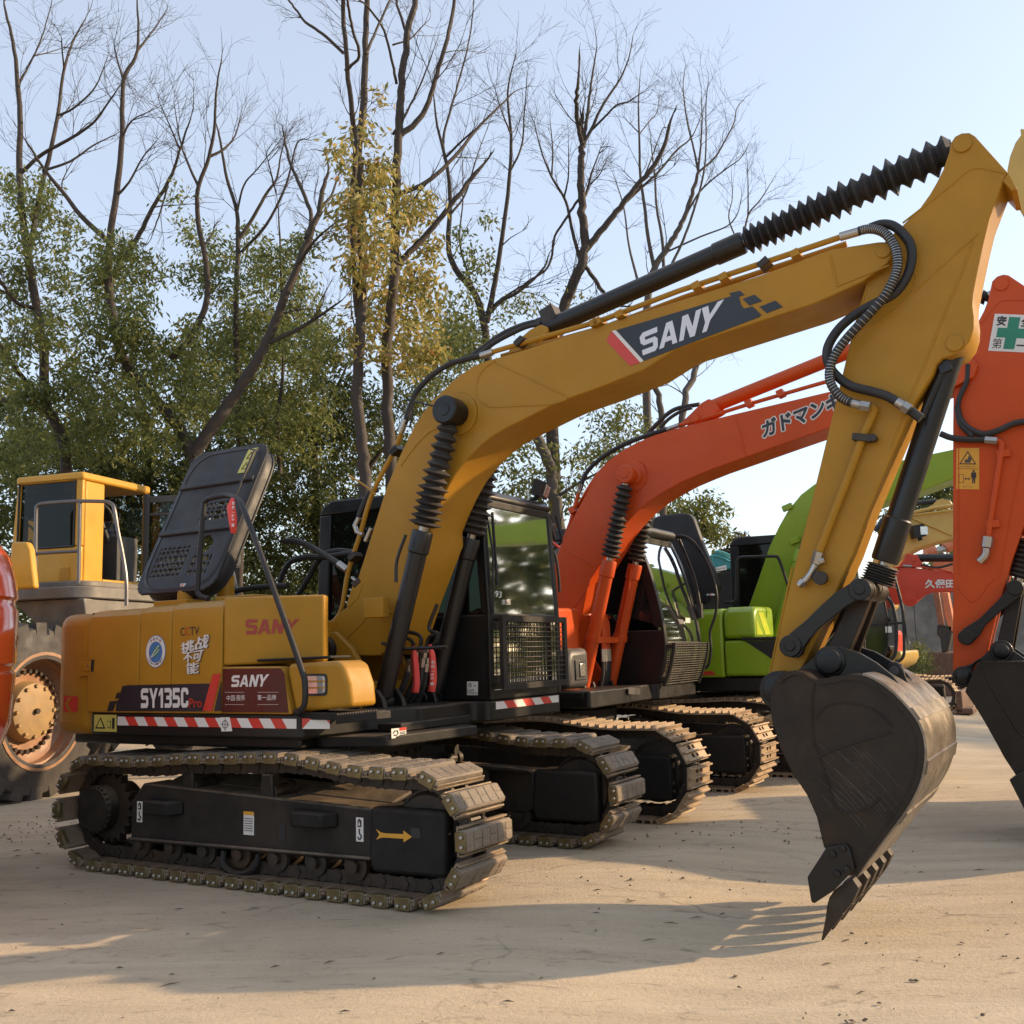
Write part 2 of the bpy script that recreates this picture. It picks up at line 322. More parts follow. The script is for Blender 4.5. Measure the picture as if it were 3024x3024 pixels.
def make_track(root, yc, style='pad', x0=-1.40, x1=1.435, zc=.40, R=.40, n=44, half=.25, hump=.06):
    th = .114 if style == 'pad' else .085
    rp = R-th
    Ls = x1-x0; L = 2*Ls+2*math.pi*rp; p = L/n
    def at(s_):
        s_ %= L
        if s_ < Ls: return (x0+s_, zc-rp, 0)                       # bottom run
        s_ -= Ls
        if s_ < math.pi*rp: a = s_/rp; return (x1+rp*math.sin(a), zc-rp*math.cos(a), a)
        s_ -= math.pi*rp
        if s_ < Ls:
            t = s_/Ls; f = lambda t: hump*(math.sin(math.pi*t)**2)*(1+.35*math.sin(2*math.pi*t)) - .012*math.sin(3*math.pi*t)**2
            return (x1-s_, zc+rp+f(t), math.pi - math.atan2((f(t+.01)-f(t-.01)), .02*Ls))
        s_ -= Ls; a = s_/rp; return (x0-rp*math.sin(a), zc+rp*math.cos(a), math.pi+a)
    off = (1.39-x0) % p
    ch = MB()
    for k in range(n):
        x, z, a = at(off+k*p); t = Vector((math.cos(a), 0, math.sin(a))); nn = Vector((math.sin(a), 0, -math.cos(a)))
        for y in (-.075, .075):
            for d in (-.055, .055):
                ch.cyl(Vector((x, yc+y-.016, z))+t*d, Vector((x, yc+y+.016, z))+t*d, .043, None, 10)
            ch.obox(Vector((x, yc+y, z)), t*.06, Vector((0, .014, 0)), nn*.034)
        ch.cyl(Vector((x, yc-.1, z))+t*p*.5, Vector((x, yc+.1, z))+t*p*.5, .018, None, 8)
    chain = ch.build('crawler_track', RUSTY, root)
    proto = None
    for k in range(n):
        x, z, a = at(off+k*p); X = Vector((math.cos(a), 0, math.sin(a))); Z = Vector((math.sin(a), 0, -math.cos(a))); Y = Z.cross(X)
        if proto is None:
            key = style+str(half)
            if key in _shoes: o = _shoes[key].copy(); C.objects.link(o); o.parent = chain
            else:
                b, ms = shoe_pad() if style == 'pad' else shoe_grouser(half)
                o = b.build('track_shoe', ms, chain, bevel=.0035 if style == 'pad' else 0, seg=1); _shoes[key] = o
            proto = o
        else: o = copyobj(proto, chain)
        j = random.uniform(-.012, .012)
        o.matrix_local = Matrix(((X.x, Y.x, Z.x, x), (X.y, Y.y, Z.y, -yc), (X.z, Y.z, Z.z, z), (0, 0, 0, 1))) @ Matrix.Rotation(j, 4, 'Y')
    return chain
_shoes = {}
def undercarriage(root, style='pad', gauge=1.99, detail=True, half=.25, **kw):
    x0, x1, zc = kw.get('x0', -1.40), kw.get('x1', 1.435), kw.get('zc', .40)
    for s in (1, -1):
        yc = s*gauge/2; make_track(root, yc, style, half=half, **{**({'x0': -1.33} if detail else {}), **kw})
        o_ = s*.11; yo = yc+o_; yi = yc-o_
        f = MB()
        sec = [(-1.05, .21), (-1.05, .47), (-.93, .60), (1.07, .53), (1.07, .25), (1.0, .215)]
        f.side([(x*(x1/1.435), z) for x, z in sec], yc-.115, yc+.115)
        f.side([(-1.05, .205), (1.08, .232), (1.08, .255), (-1.05, .232)], yc+s*.1155, yc+s*.150)      # bottom flange
        f.prism([(-.90, yc-s*.115, .601), (1.05, yc-s*.115, .535), (1.05, yc-s*.33, .58), (-.90, yc-s*.33, .66)], (0, 0, -.03))
        for x in (-.52, .20): f.side([(x-.06, .5), (x+.07, .5), (x+.05, .70), (x-.04, .70)], yc+s*.02, yc+s*.10)   # carrier brackets
        f.build('track_frame', FRAME_M, root, bevel=.012)
        if s > 0 and detail: h = MB(); h.side(rrect(.335, .385, .30, .40, .02), yc+.1155, yc+.1175); h.build('frame_opening', TXT, root)
        g = MB(); sh = [(1.06, .25), (1.09, .17), (1.60, .175), (1.62, .20), (1.62, .53), (1.58, .545), (1.08, .545)]
        g.side(sh, yc-.135, yc+.14); gd = g.build('idler_guard', BLKM, root, bevel=.025, seg=3)
        if s > 0 and detail:
            h = MB(); h.side(rrect(1.375, 1.445, .385, .445, .03), yc+.1405, yc+.1425); h.build('guard_hole', TXT, gd)
            a = MB(); y = yc+.1405
            a.side([(1.125, .36), (1.165, .374), (1.20, .376), (1.325, .378), (1.325, .358), (1.385, .392), (1.325, .424), (1.325, .404), (1.20, .400), (1.165, .402), (1.125, .42), (1.15, .39)], y, y+DEC)
            a.build('direction_arrow', AMB, gd)
        i = MB(); i.lathe((x1, yc-.06, zc), (x1, yc+.06, zc), [(0, .14), (.001, .22), (.02, .235), (.04, .24), (.041, .255), (.08, .255), (.081, .24), (.1, .235), (.119, .22), (.12, .14)], 32)
        i.cyl((x1, yc-.13, zc), (x1, yc+.13, zc), .06); i.build('idler_wheel', RUSTY, root)
        k = MB(); m = 21; ring = [(x0+math.cos(2*math.pi*(j/(2*m)))*(.265 if j % 2 else .215), zc+math.sin(2*math.pi*(j/(2*m)))*(.265 if j % 2 else .215)) for j in range(2*m)]
        k.side(ring, yc-.03, yc+.03); spk = k.build('sprocket', RUSTY, root)
        k = MB(); xs = x0-.04 if detail else x0
        k.lathe((xs, yc-.18, zc-.005), (xs, yc+.13, zc-.005), [(0, .17), (.2, .19), (.21, .165), (.285, .165), (.295, .155), (.31, .15)] if s > 0 else [(0, .15), (.01, .16), (.1, .165), (.11, .19), (.31, .17)], 36)
        for j in range(24):
            t = 2*math.pi*j/24; yy = yc+(.1055 if s > 0 else -.15); k.cyl((xs+.158*math.cos(t), yy, zc-.005+.158*math.sin(t)), (xs+.158*math.cos(t), yy+.02, zc-.005+.158*math.sin(t)), .012, None, 6)
        k.build('final_drive', FRAME_M, root)
        for j in range(7):
            x = -.95+j*.315; r = MB(); r.lathe((x, yc-.11, .185), (x, yc+.11, .185), [(0, .05), (.001, .085), (.03, .09), (.031, .07), (.19, .07), (.191, .09), (.219, .085), (.22, .05)], 18)
            r.cyl((x, yc-.14, .185), (x, yc+.14, .185), .035, None, 10); r.build('track_roller', RUSTY, root)
        for x in (-.50, .22):
            r = MB(); zt = zc+(.40-.114 if style == 'pad' else .315)-.10; r.lathe((x, yc-.12, zt), (x, yc+.08, zt), [(0, .04), (.001, .06), (.05, .06), (.051, .045), (.15, .045), (.151, .06), (.199, .06), (.2, .04)], 16); r.build('carrier_roller', RUSTY, root)
        if s > 0 and detail:
            for x in (-.72, .62):                                    # steps on the frame
                t = MB(); t.plan([(x-.18, yc+.116), (x+.2, yc+.116), (x+.14, yc+.215), (x-.1, yc+.215)], .405, .50); ts = t.build('track_step', BLKM, root, bevel=.015)
                b2 = MB(); b2.plan([(x-.10, yc+.125), (x+.12, yc+.125), (x+.09, yc+.19), (x-.06, yc+.19)], .5005, .503); b2.build('step_recess', TXT, ts)
            d = MB(); y = yc+.116
            d.side([(.03, .315), (.12, .315), (.12, .455), (.03, .455)], y, y+DEC, 0); d.side([(.03, .44), (.12, .44), (.12, .462), (.03, .462)], y+DEC+.001, y+2*DEC, 2)
            for q in range(6): d.side([(.04, .34+q*.015), (.11, .34+q*.015), (.11, .344+q*.015), (.04, .344+q*.015)], y+DEC+.001, y+DEC+.003, 1)
            d.build('frame_sticker', [WHT, TXT, AMB], root)
            for x in (-.985, .955):
                d = MB(); d.side([(x, .335), (x+.055, .335), (x+.055, .475), (x, .475)], y, y+DEC, 0)
                ctr = x+.0275; d.tube(smooth_path([(ctr, y+.006, .41), (ctr, y+.006, .385), (ctr+.014, y+.006, .365), (ctr, y+.006, .348), (ctr-.014, y+.006, .36)], 4), .004, 6, 1)
                d.side([(ctr-.014, .42), (ctr+.014, .42), (ctr+.014, .458), (ctr, .468), (ctr-.014, .458)], y+DEC+.001, y+DEC+.003, 1)
                d.side([(ctr-.008, .43), (ctr+.008, .43), (ctr, .455)], y+DEC+.004, y+DEC+.006, 0)
                d.build('lifting_sticker', [WHT, TXT, AMB], root)
            k = MB(); k.tube(smooth_path([(-.15, yc+.11, .2), (-.13, yc+.13, .11), (0, yc+.14, .07), (.13, yc+.13, .11), (.16, yc+.11, .2)], 6), .022, 8); k.build('chain_guide', BLKM, root)
    c_ = MB(); wv = gauge/2-.22
    c_.plan([(-.42, -.42), (.42, -.42), (.42, .42), (-.42, .42)], .38, .66)
    for sx in (-1, 1):
        for sy in (-1, 1): c_.prism([(sx*.2, sy*.35, .64), (sx*.42, sy*.35, .62), (sx*.75, sy*wv, .56), (sx*.45, sy*wv, .60)], (0, 0, -.2))
    c_.cyl((0, 0, .62), (0, 0, .76), .52, None, 40)
    c_.build('centre_frame', FRAME_M, root, bevel=.02)
    t = MB(); t.cyl((0, 0, .761), (0, 0, .86), .56, None, 48)
    for j in range(30):
        a = 2*math.pi*j/30; t.cyl((.54*math.cos(a), .54*math.sin(a), .735), (.54*math.cos(a), .54*math.sin(a), .7605), .014, None, 6)
    t.build('slewing_ring', BLKM, root)

# ------------------------------------------------------------------ shared arm pieces
def bellows(b, p0, p1, r0, r1, folds, mi=0, squash=.35, depth=.42, jit=.10):
    p0, p1 = Vector(p0), Vector(p1); L = (p1-p0).length; d = (p1-p0)/L
    ws = [1-squash*abs(2*k/folds-1)**2 if False else (1 - squash*(k/folds)) for k in range(folds)]; S = sum(ws); t = 0; prof = []
    for k in range(folds):
        r = r0+(r1-r0)*k/folds; wd = ws[k]/S*L; q = 1+random.uniform(-jit, jit)
        prof += [(t, r*(1-depth)), (t+wd*.12, r*(1-depth*.9)), (t+wd*.5, r*q), (t+wd*.58, r*q*.985), (t+wd*.92, r*(1-depth*.9))]; t += wd
    prof.append((L, r1*(1-depth)))
    b.lathe(p0, p1, prof, 14, mi)
def ram(root, name, pa, pb, head, rod, r, cm, boot=None, folds=12, br=.09, headlen=.16, mats=None):
    """pa: barrel end pin, pb: rod end pin; head: distance of barrel head from pa; optional rubber boot over the rod."""
    pa, pb = Vector(pa), Vector(pb); d = (pb-pa).normalized(); L = (pb-pa).length
    b = MB(); b.lathe(pa, pb, [(.02, r*.5), (.05, r*.98), (head-headlen, r), (head-headlen+.01, r*1.14), (head-.015, r*1.14), (head, r*1.05), (head+.001, r*.5)], 24)
    b.cyl(pa-Vector((0, r*.9, 0)), pa+Vector((0, r*.9, 0)), r*.85, None, 20)
    o = b.build(name, cm, root)
    q = MB(); q.cyl(pa+d*head, pb, r*.5, None, 16); q.build('piston_rod', CHROME, o)
    if boot:
        k = MB(); bellows(k, pa+d*boot[0], pa+d*boot[1], boot[2], boot[3], folds, squash=boot[4] if len(boot) > 4 else .35, depth=boot[5] if len(boot) > 5 else .42); k.build('rubber_bellows', BEL, o, smooth=20)
    return o

# ------------------------------------------------------------------ the mustard excavator
SX, SY_ = -.0005-1.45*math.cos(TH), 7.0756-1.45*math.sin(TH)
FS = Frame(SX, SY_, TH); RY = .31
XZ = lambda pts: [(p.x, p.z) for p in pts]
def sany():
    r = thing('crawler_excavator', 'mustard yellow excavator with raised black engine hood and rubber padded tracks, first of the row', 'excavator', FS)
    undercarriage(r, 'pad')
    # ---- boom
    T = lambda c, pts, y=.21: XZ(FS.side(c, pts, y))
    top = T('C', [(110, 1250), (130, 1190), (180, 1130), (280, 1045), (300, 985), (395, 690), (490, 385)]) + T('A', [(80, 1040), (160, 850), (240, 690), (290, 610), (340, 545), (400, 490), (450, 440), (500, 400), (570, 350), (640, 322), (700, 305), (840, 265)]) + \
        T('B', [(0, 1035), (440, 897), (800, 765), (1040, 728)]) 
    tip = T('B', [(1075, 727), (1105, 745), (1118, 775), (1110, 810), (1090, 840), (960, 935), (820, 1000), (700, 1052), (430, 1140), (0, 1280)])
    bot = T('A', [(1550, 370), (1300, 470), (1080, 548), (1000, 585), (900, 635), (830, 670), (760, 705), (690, 745), (620, 800), (540, 880), (470, 970), (420, 1060), (370, 1170), (330, 1270)]) + \
        T('C', [(800, 640), (740, 800), (660, 1010), (590, 1220), (545, 1310), (480, 1365), (220, 1368), (130, 1330)])
    ol = top+tip+bot
    b = MB(); b.side(ol, -.21, .21); boom = b.build('boom', YEL, r, bevel=.008, seg=2)
    seams = [('A', [(700, 318), (630, 370), (600, 430), (590, 490), (610, 540), (650, 570), (690, 583), (850, 575), (1010, 568), (1110, 530), (1020, 480), (900, 420), (780, 365), (700, 330)]),
                   ('A', [(500, 760), (570, 735), (605, 660), (600, 570), (560, 520), (510, 500), (460, 515), (430, 540)]), ('A', [(160, 920), (250, 800), (320, 730), (370, 705)]),
                   ('C', [(280, 225), (370, 280), (450, 345)]), ('C', [(405, 1095), (560, 1092)]), ('C', [(405, 1095), (370, 1150), (240, 1280)]), ('B', [(795, 800), (830, 945), (860, 945), (1100, 850)])]
    tubes(FS, 'weld_seam', YEL, boom, seams, .007, .2095)
    d = MB()
    def dec(c, pts, mi, y=.2105): d.side(T(c, pts, y), y, y+DEC, mi)
    dec('P', [(258, 186), (220, 260), (390, 437), (462, 412)], 1); dec('P', [(258, 186), (288, 182), (486, 400), (462, 412)], 2, .2106)
    dec('P', [(290, 182), (1160, -75), (1180, 0), (1200, 28), (1262, 12), (1325, 72), (1310, 88), (487, 400)], 0, .2107)
    dec('B', [(270, 995), (325, 982), (350, 1003), (292, 1022)], 0); dec('B', [(340, 1025), (400, 1002), (442, 1035), (375, 1058)], 0); dec('B', [(427, 1065), (510, 1033), (548, 1066), (465, 1098)], 0)
    q4 = FS.side('P', [(480, 362), (985, 170), (1060, -40), (452, 210)], .214); lg = quad(q4[0], q4[1], q4[2], q4[3])
    put_logo(d, lg, 3, (0, .0015, 0)); d.build('boom_lettering', [NAVY, REDV, WHT, SILV], boom)
    k = MB()                                                    # pin bosses and brackets
    c0 = FS.side('A', [(405, 595)], .41)[0]
    for s in (1, -1):
        k = MB(); k.cyl((c0.x, s*.21, c0.z), (c0.x, s*.225, c0.z), .15, None, 28); k.build('pin_plate', YEL, boom, bevel=.004)
        k = MB(); k.lathe((c0.x, s*.225, c0.z), (c0.x, s*.41, c0.z), [(0, .085), (.05, .085), (.051, .1), (.175, .1), (.185, .09), (.1851, .045), (.189, .045), (.19, .04)], 28); k.build('boom_pin', BLK, boom)
    pt = FS.side('B', [(1070, 775)], .21)[0]; k = MB(); k.cyl((pt.x, -.225, pt.z), (pt.x, .222, pt.z), .042, None, 24); k.build('arm_pin', YEL, boom, bevel=.003)
    # boom rams
    e0 = FS.side('C', [(490, 1660)], RY)[0]
    for s in (1, -1):
        pa = Vector((e0.x, s*RY, e0.z)); pb = Vector((c0.x, s*RY, c0.z)); L = (pb-pa).length
        hd = (FS.side('C', [(725, 570)], RY)[0]-FS.side('C', [(490, 1660)], RY)[0]).length
        bt = (FS.side('C', [(765, 530)], RY)[0]-FS.side('C', [(490, 1660)], RY)[0]).length
        ram(r, 'boom_ram', pa, pb, hd, None, .066, CYLB, (L-.09, bt-.02, .082, .118), 13)
    # ---- arm
    a = T('B', [(1410, 262), (1418, 215), (1440, 180), (1475, 162), (1515, 160), (1545, 178), (1718, 370), (1690, 420), (1650, 525), (1620, 605), (1590, 730), (1560, 870), (1535, 1000), (1532, 1060), (1540, 1120), (1537, 1180), (1518, 1240), (1480, 1288), (1420, 1318), (1375, 1330), (1345, 1360), (1320, 1420), (1230, 1560)], .15) + \
        T('E', [(1250, 0), (1130, 330), (1040, 530), (930, 800), (800, 1080), (700, 1290), (600, 1380), (530, 1390), (487, 1330)], .15) + T('E', [(520, 1235), (640, 700), (825, 0)], .15) + \
        T('B', [(860, 1400), (920, 1150), (975, 960), (1000, 860), (1030, 790), (1085, 715), (1170, 640), (1260, 550), (1310, 480), (1345, 420), (1380, 350)], .15)
    b = MB(); b.side(a, -.15, .15); arm = b.build('arm', YEL, r, bevel=.008)
    seams = [('B', [(1720, 375), (1650, 360), (1560, 345), (1500, 365), (1400, 450), (1260, 560), (1170, 630)]), ('B', [(1560, 685), (1400, 830), (1240, 980), (1100, 1110)]), ('B', [(1535, 720), (1480, 880), (1380, 1120), (1290, 1350), (1200, 1560), (1110, 1800)]), ('B', [(1000, 900), (960, 1050), (930, 1170), (910, 1260)]), ('B', [(1165, 800), (1225, 870), (1240, 940), (1180, 1040), (1080, 1120), (950, 1180)]), ('E', [(700, 420), (560, 1080), (530, 1230)])]
    tubes(FS, 'weld_seam', YEL, arm, seams, .006, .1495)
    k = MB(); k.side(T('B', [(1718, 372), (1765, 458), (1735, 462), (1690, 415)], .15), -.16, .158); k.build('stop_plate', YEL, arm, bevel=.003)
    for c, p_, rr in [('B', (1480, 222), .048), ('B', (1440, 1255), .045)]:
        k = MB(); q = FS.side(c, [p_], .15)[0]; k.cyl((q.x, -.165, q.z), (q.x, .163, q.z), rr, None, 24); k.build('arm_pin', YEL, arm, bevel=.003)
    # arm ram
    pa = FS.side('B', [(-690, 1165)], 0)[0]; pb = FS.side('B', [(1480, 232)], 0)[0]; pa = FS.side('A', [(985, 140)], 0)[0]
    h1 = (FS.side('B', [(355, 765)], 0)[0]-pa).length; h2 = (FS.side('B', [(1395, 290)], 0)[0]-pa).length
    ar = ram(r, 'arm_ram', pa, pb, h1, None, .064, CYLB, (h1+.01, h2+.05, .095, .112, -.9), 20, headlen=.2)
    for ya in (.06, -.09): k = MB(); k.side(T('A', [(760, 290), (800, 225), (900, 140), (960, 112), (995, 125), (1000, 155), (960, 200), (900, 250)], .09), ya, ya+.03); k.build('ram_bracket', YEL, boom, bevel=.006)
    # bucket ram, links
    pa = FS.side('B', [(1440, 1265)], 0)[0]; pb = FS.side('E', [(1290, 590)], 0)[0]
    h1 = (FS.side('E', [(1340, 380)], 0)[0]-pa).length
    br = ram(r, 'bucket_ram', pa, pb, h1, None, .068, CYLB, (h1+.02, h1+.13, .095, .105, .1, .22), 7, headlen=.26)
    k = MB(); p1, p2 = FS.side('B', [(1385, 1370), (1270, 1640)], .075); k.tube([p1, p2], .022, 10); k.obox(p1, (.03, 0, .01), (0, .03, 0), (-.015, 0, .04)); k.build('ram_pipe', CYLB, br)
    lk = T('E', [(690, 1065), (640, 1030), (628, 980), (650, 930), (700, 880), (800, 800), (900, 700), (1000, 610), (1100, 545), (1160, 515), (1210, 515), (1250, 550), (1255, 610), (1220, 650), (1150, 665), (1080, 705), (980, 790), (890, 860), (820, 940), (780, 1000), (770, 1045), (735, 1070)], .24)
    for s in (1, -1):
        k = MB(); k.side(lk, s*.20, s*.245); q1, q2 = FS.side('E', [(690, 985), (1185, 582)], .24)
        for q in (q1, q2): k.cyl((q.x, s*.17, q.z), (q.x, s*.262, q.z), .062, None, 24); k.cyl((q.x, s*.262, q.z), (q.x, s*.272, q.z), .03, None, 16)
        k.build('rocker_link', BLK, r, bevel=.006)
    q2 = FS.side('E', [(1185, 582)], .24)[0]; q3 = FS.side('E', [(955, 1095)], .28)[0]
    k = MB(); k.cyl((q2.x, -.17, q2.z), (q2.x, .17, q2.z), .065, None, 20); dv = (q3-q2); dv.y = 0; nv = Vector((-dv.z, 0, dv.x)).normalized()
    k.cyl((q3.x, -.17, q3.z), (q3.x, .17, q3.z), .065, None, 20)
    for s in (1, -1): k.prism([Vector((q2.x, s*.07, q2.z))+nv*.05, Vector((q2.x, s*.07, q2.z))-nv*.05, Vector((q3.x, s*.12, q3.z))-nv*.06, Vector((q3.x, s*.12, q3.z))+nv*.06], (0, s*.05, 0))
    k.prism([Vector((q2.x, -.07, q2.z))+nv*.03, Vector((q2.x, -.07, q2.z))-nv*.01, Vector((q3.x, -.12, q3.z))-nv*.01, Vector((q3.x, -.12, q3.z))+nv*.03], (0, .14, 0))
    k.build('bucket_link', BUCK, r, bevel=.006)
    bucket(r)
    sany_hoses(r, boom, arm)
    sany_body(r)
    return r
def bucket(r):
    Y = .53
    T = lambda c, pts, y=Y: XZ(FS.side(c, pts, y))
    back = T('D', [(262, 705), (290, 680), (330, 663), (380, 672), (425, 700), (490, 690), (560, 678), (640, 690), (720, 738), (790, 805), (845, 880), (868, 960), (866, 1050), (842, 1140), (792, 1230), (722, 1325), (640, 1435), (598, 1495)])
    mouth = T('D', [(560, 1500), (500, 1440), (458, 1380), (430, 1260), (390, 1170), (330, 1080), (282, 980), (250, 880), (236, 800), (244, 740)])
    b = MB()
    for s in (1, -1): b.side(back+mouth, s*(Y-.03), s*Y)
    sm = back; cx, cz = sum(p[0] for p in sm)/len(sm), sum(p[1] for p in sm)/len(sm)
    def inset(p, q): v = Vector((cx-p[0], cz-p[1])).normalized()*q; return (p[0]+v.x, p[1]+v.y)
    # shell from the hinge round the back to the lip
    sh = [Vector((p[0], p[1], 0)) for p in sm]; fine = smooth_path(sh, 4); fp = [(p.x, p.y) for p in fine]
    ring = fp + [inset(p, .03) for p in reversed(fp)]
    shell = MB(); yy = Y+.012
    rows = [[(p[0], y, p[1]) for p in ring] for y in (-yy, yy)]
    shell.loft(rows, 0)
    o = b.build('bucket', BUCK, r, bevel=.006)
    k = MB()
    n0 = int(len(fp)*.40)
    rr = fp[n0:] ; out = [inset(p, -.002) for p in rr]
    shell.build('bucket_shell', BUCK, o)
    k.loft([[(p[0], y, p[1]) for p in out+[inset(p, -.012) for p in reversed(out)]] for y in (-yy-.004, yy+.004)], 0)
    for f in (.28, .5, .72):
        i = int(len(rr)*f); p = out[i]; t = Vector((rr[i+1][0]-rr[i-1][0], 0, rr[i+1][1]-rr[i-1][1])).normalized(); nn = Vector((p[0]-cx, 0, p[1]-cz)).normalized()
        k.obox(Vector((p[0], 0, p[1]))+nn*.015, t*.035, Vector((0, yy*.99, 0)), nn*.006)
    k.build('wear_plate', BWORN, o, smooth=20)
    tubes(FS, 'weld_seam', BUCK, o, [('D', pts) for pts in ([(425, 700), (412, 800), (420, 940), (445, 1020), (480, 1130), (518, 1230), (580, 1238), (640, 1222), (690, 1180)], [(445, 1010), (560, 965), (735, 915)], [(425, 860), (470, 810), (540, 795), (620, 805), (690, 840), (740, 890)])], .006, Y+.001)
    sc_ = MB(); rnd = random.Random(5)
    for k_ in range(26):
        u, v = rnd.uniform(440, 640), rnd.uniform(950, 1180); L = rnd.uniform(40, 170)
        p = FS.side('D', [(u, v), (u+L*.55, v+L*.5), (u+L, v+L*1.05)], Y+.0008); sc_.tube(p, .0011, 4)
    sc_.build('scratch_mark', GREYP, o)
    # ears
    er = T('E', [(690, 1180), (760, 1125), (860, 1040), (910, 995), (960, 983), (1020, 990), (1160, 1035), (1280, 1105), (1400, 1200), (1500, 1320), (1440, 1330), (1280, 1230), (1080, 1195), (880, 1205), (800, 1190)], .30)
    for s in (1, -1):
        k = MB(); k.side(er, s*.20, s*.235)
        q = FS.side('E', [(955, 1095)], .28)[0]; k.lathe((q.x, s*.16, q.z), (q.x, s*.285, q.z), [(0, .05), (.001, .085), (.09, .085), (.091, .07), (.12, .07), (.125, .045)], 24)
        k.build('bucket_ear', BLK, o, bevel=.006)
    q = FS.side('E', [(545, 1312)], Y-.1)[0]
    for s in (1, -1): k = MB(); k.lathe((q.x, s*.0, q.z), (q.x, s*.34, q.z), [(0, .05), (.159, .05), (.16, .11), (.28, .11), (.281, .08), (.32, .08), (.33, .05)], 28); k.build('hinge_boss', BLK, o, bevel=.004)
    k = MB(); pl = FS.side('E', [(1380, 1170), (1390, 1110), (1440, 1095), (1490, 1120), (1505, 1190), (1550, 1300), (1480, 1270), (1400, 1210)], -.02); ho = FS.side('E', [(1430, 1160)], -.02)[0]
    k.side(XZ(pl), -.03, .0); k.lathe((ho.x, -.04, ho.z), (ho.x, .01, ho.z), [(0, .03), (.001, .048), (.049, .048), (.05, .03)], 20); k.cyl((ho.x, -.041, ho.z), (ho.x, .0125, ho.z), .027, None, 16, 1); k.build('lifting_eye', [BLK, GREYP], o, bevel=.004)
    # side cutters
    for s in (1, -1):
        k = MB(); k.side(T('D', [(468, 1386), (545, 1368), (562, 1385), (585, 1470), (500, 1560), (420, 1612), (408, 1605), (392, 1505)], Y+.03), s*(Y+.001), s*(Y+.034))
        for bt in ((538, 1388), (497, 1412), (553, 1472), (515, 1490)):
            q = FS.side('D', [bt], Y+.034)[0]; k.cyl((q.x, s*(Y+.034), q.z), (q.x, s*(Y+.054), q.z), .02, .018, 6)
        k.build('side_cutter', BLK, o, bevel=.006)
    # teeth
    tp = T('F', [(600, 1035), (640, 975), (800, 870), (860, 950), (800, 1080), (725, 1175), (650, 1150), (580, 1100)], .47); tt = T('F', [(578, 1105), (725, 1178), (690, 1225), (600, 1330), (530, 1428), (514, 1425), (545, 1290), (565, 1200)], .47)
    for j in range(5):
        yc = .45-j*.225; k = MB(); k.side(tp, yc-.042, yc+.042)
        c_ = (tt[4][0], tt[4][1]); m = len(tt); A = [(p[0], yc-.043*min(1, .16+1.2*math.hypot(p[0]-c_[0], p[1]-c_[1])/.3), p[1]) for p in tt]; Bq = [(p[0], 2*yc-p[1], p[2]) for p in A]
        k.loft([A, Bq]); k.build('bucket_tooth', RUSTY, o, bevel=.006)
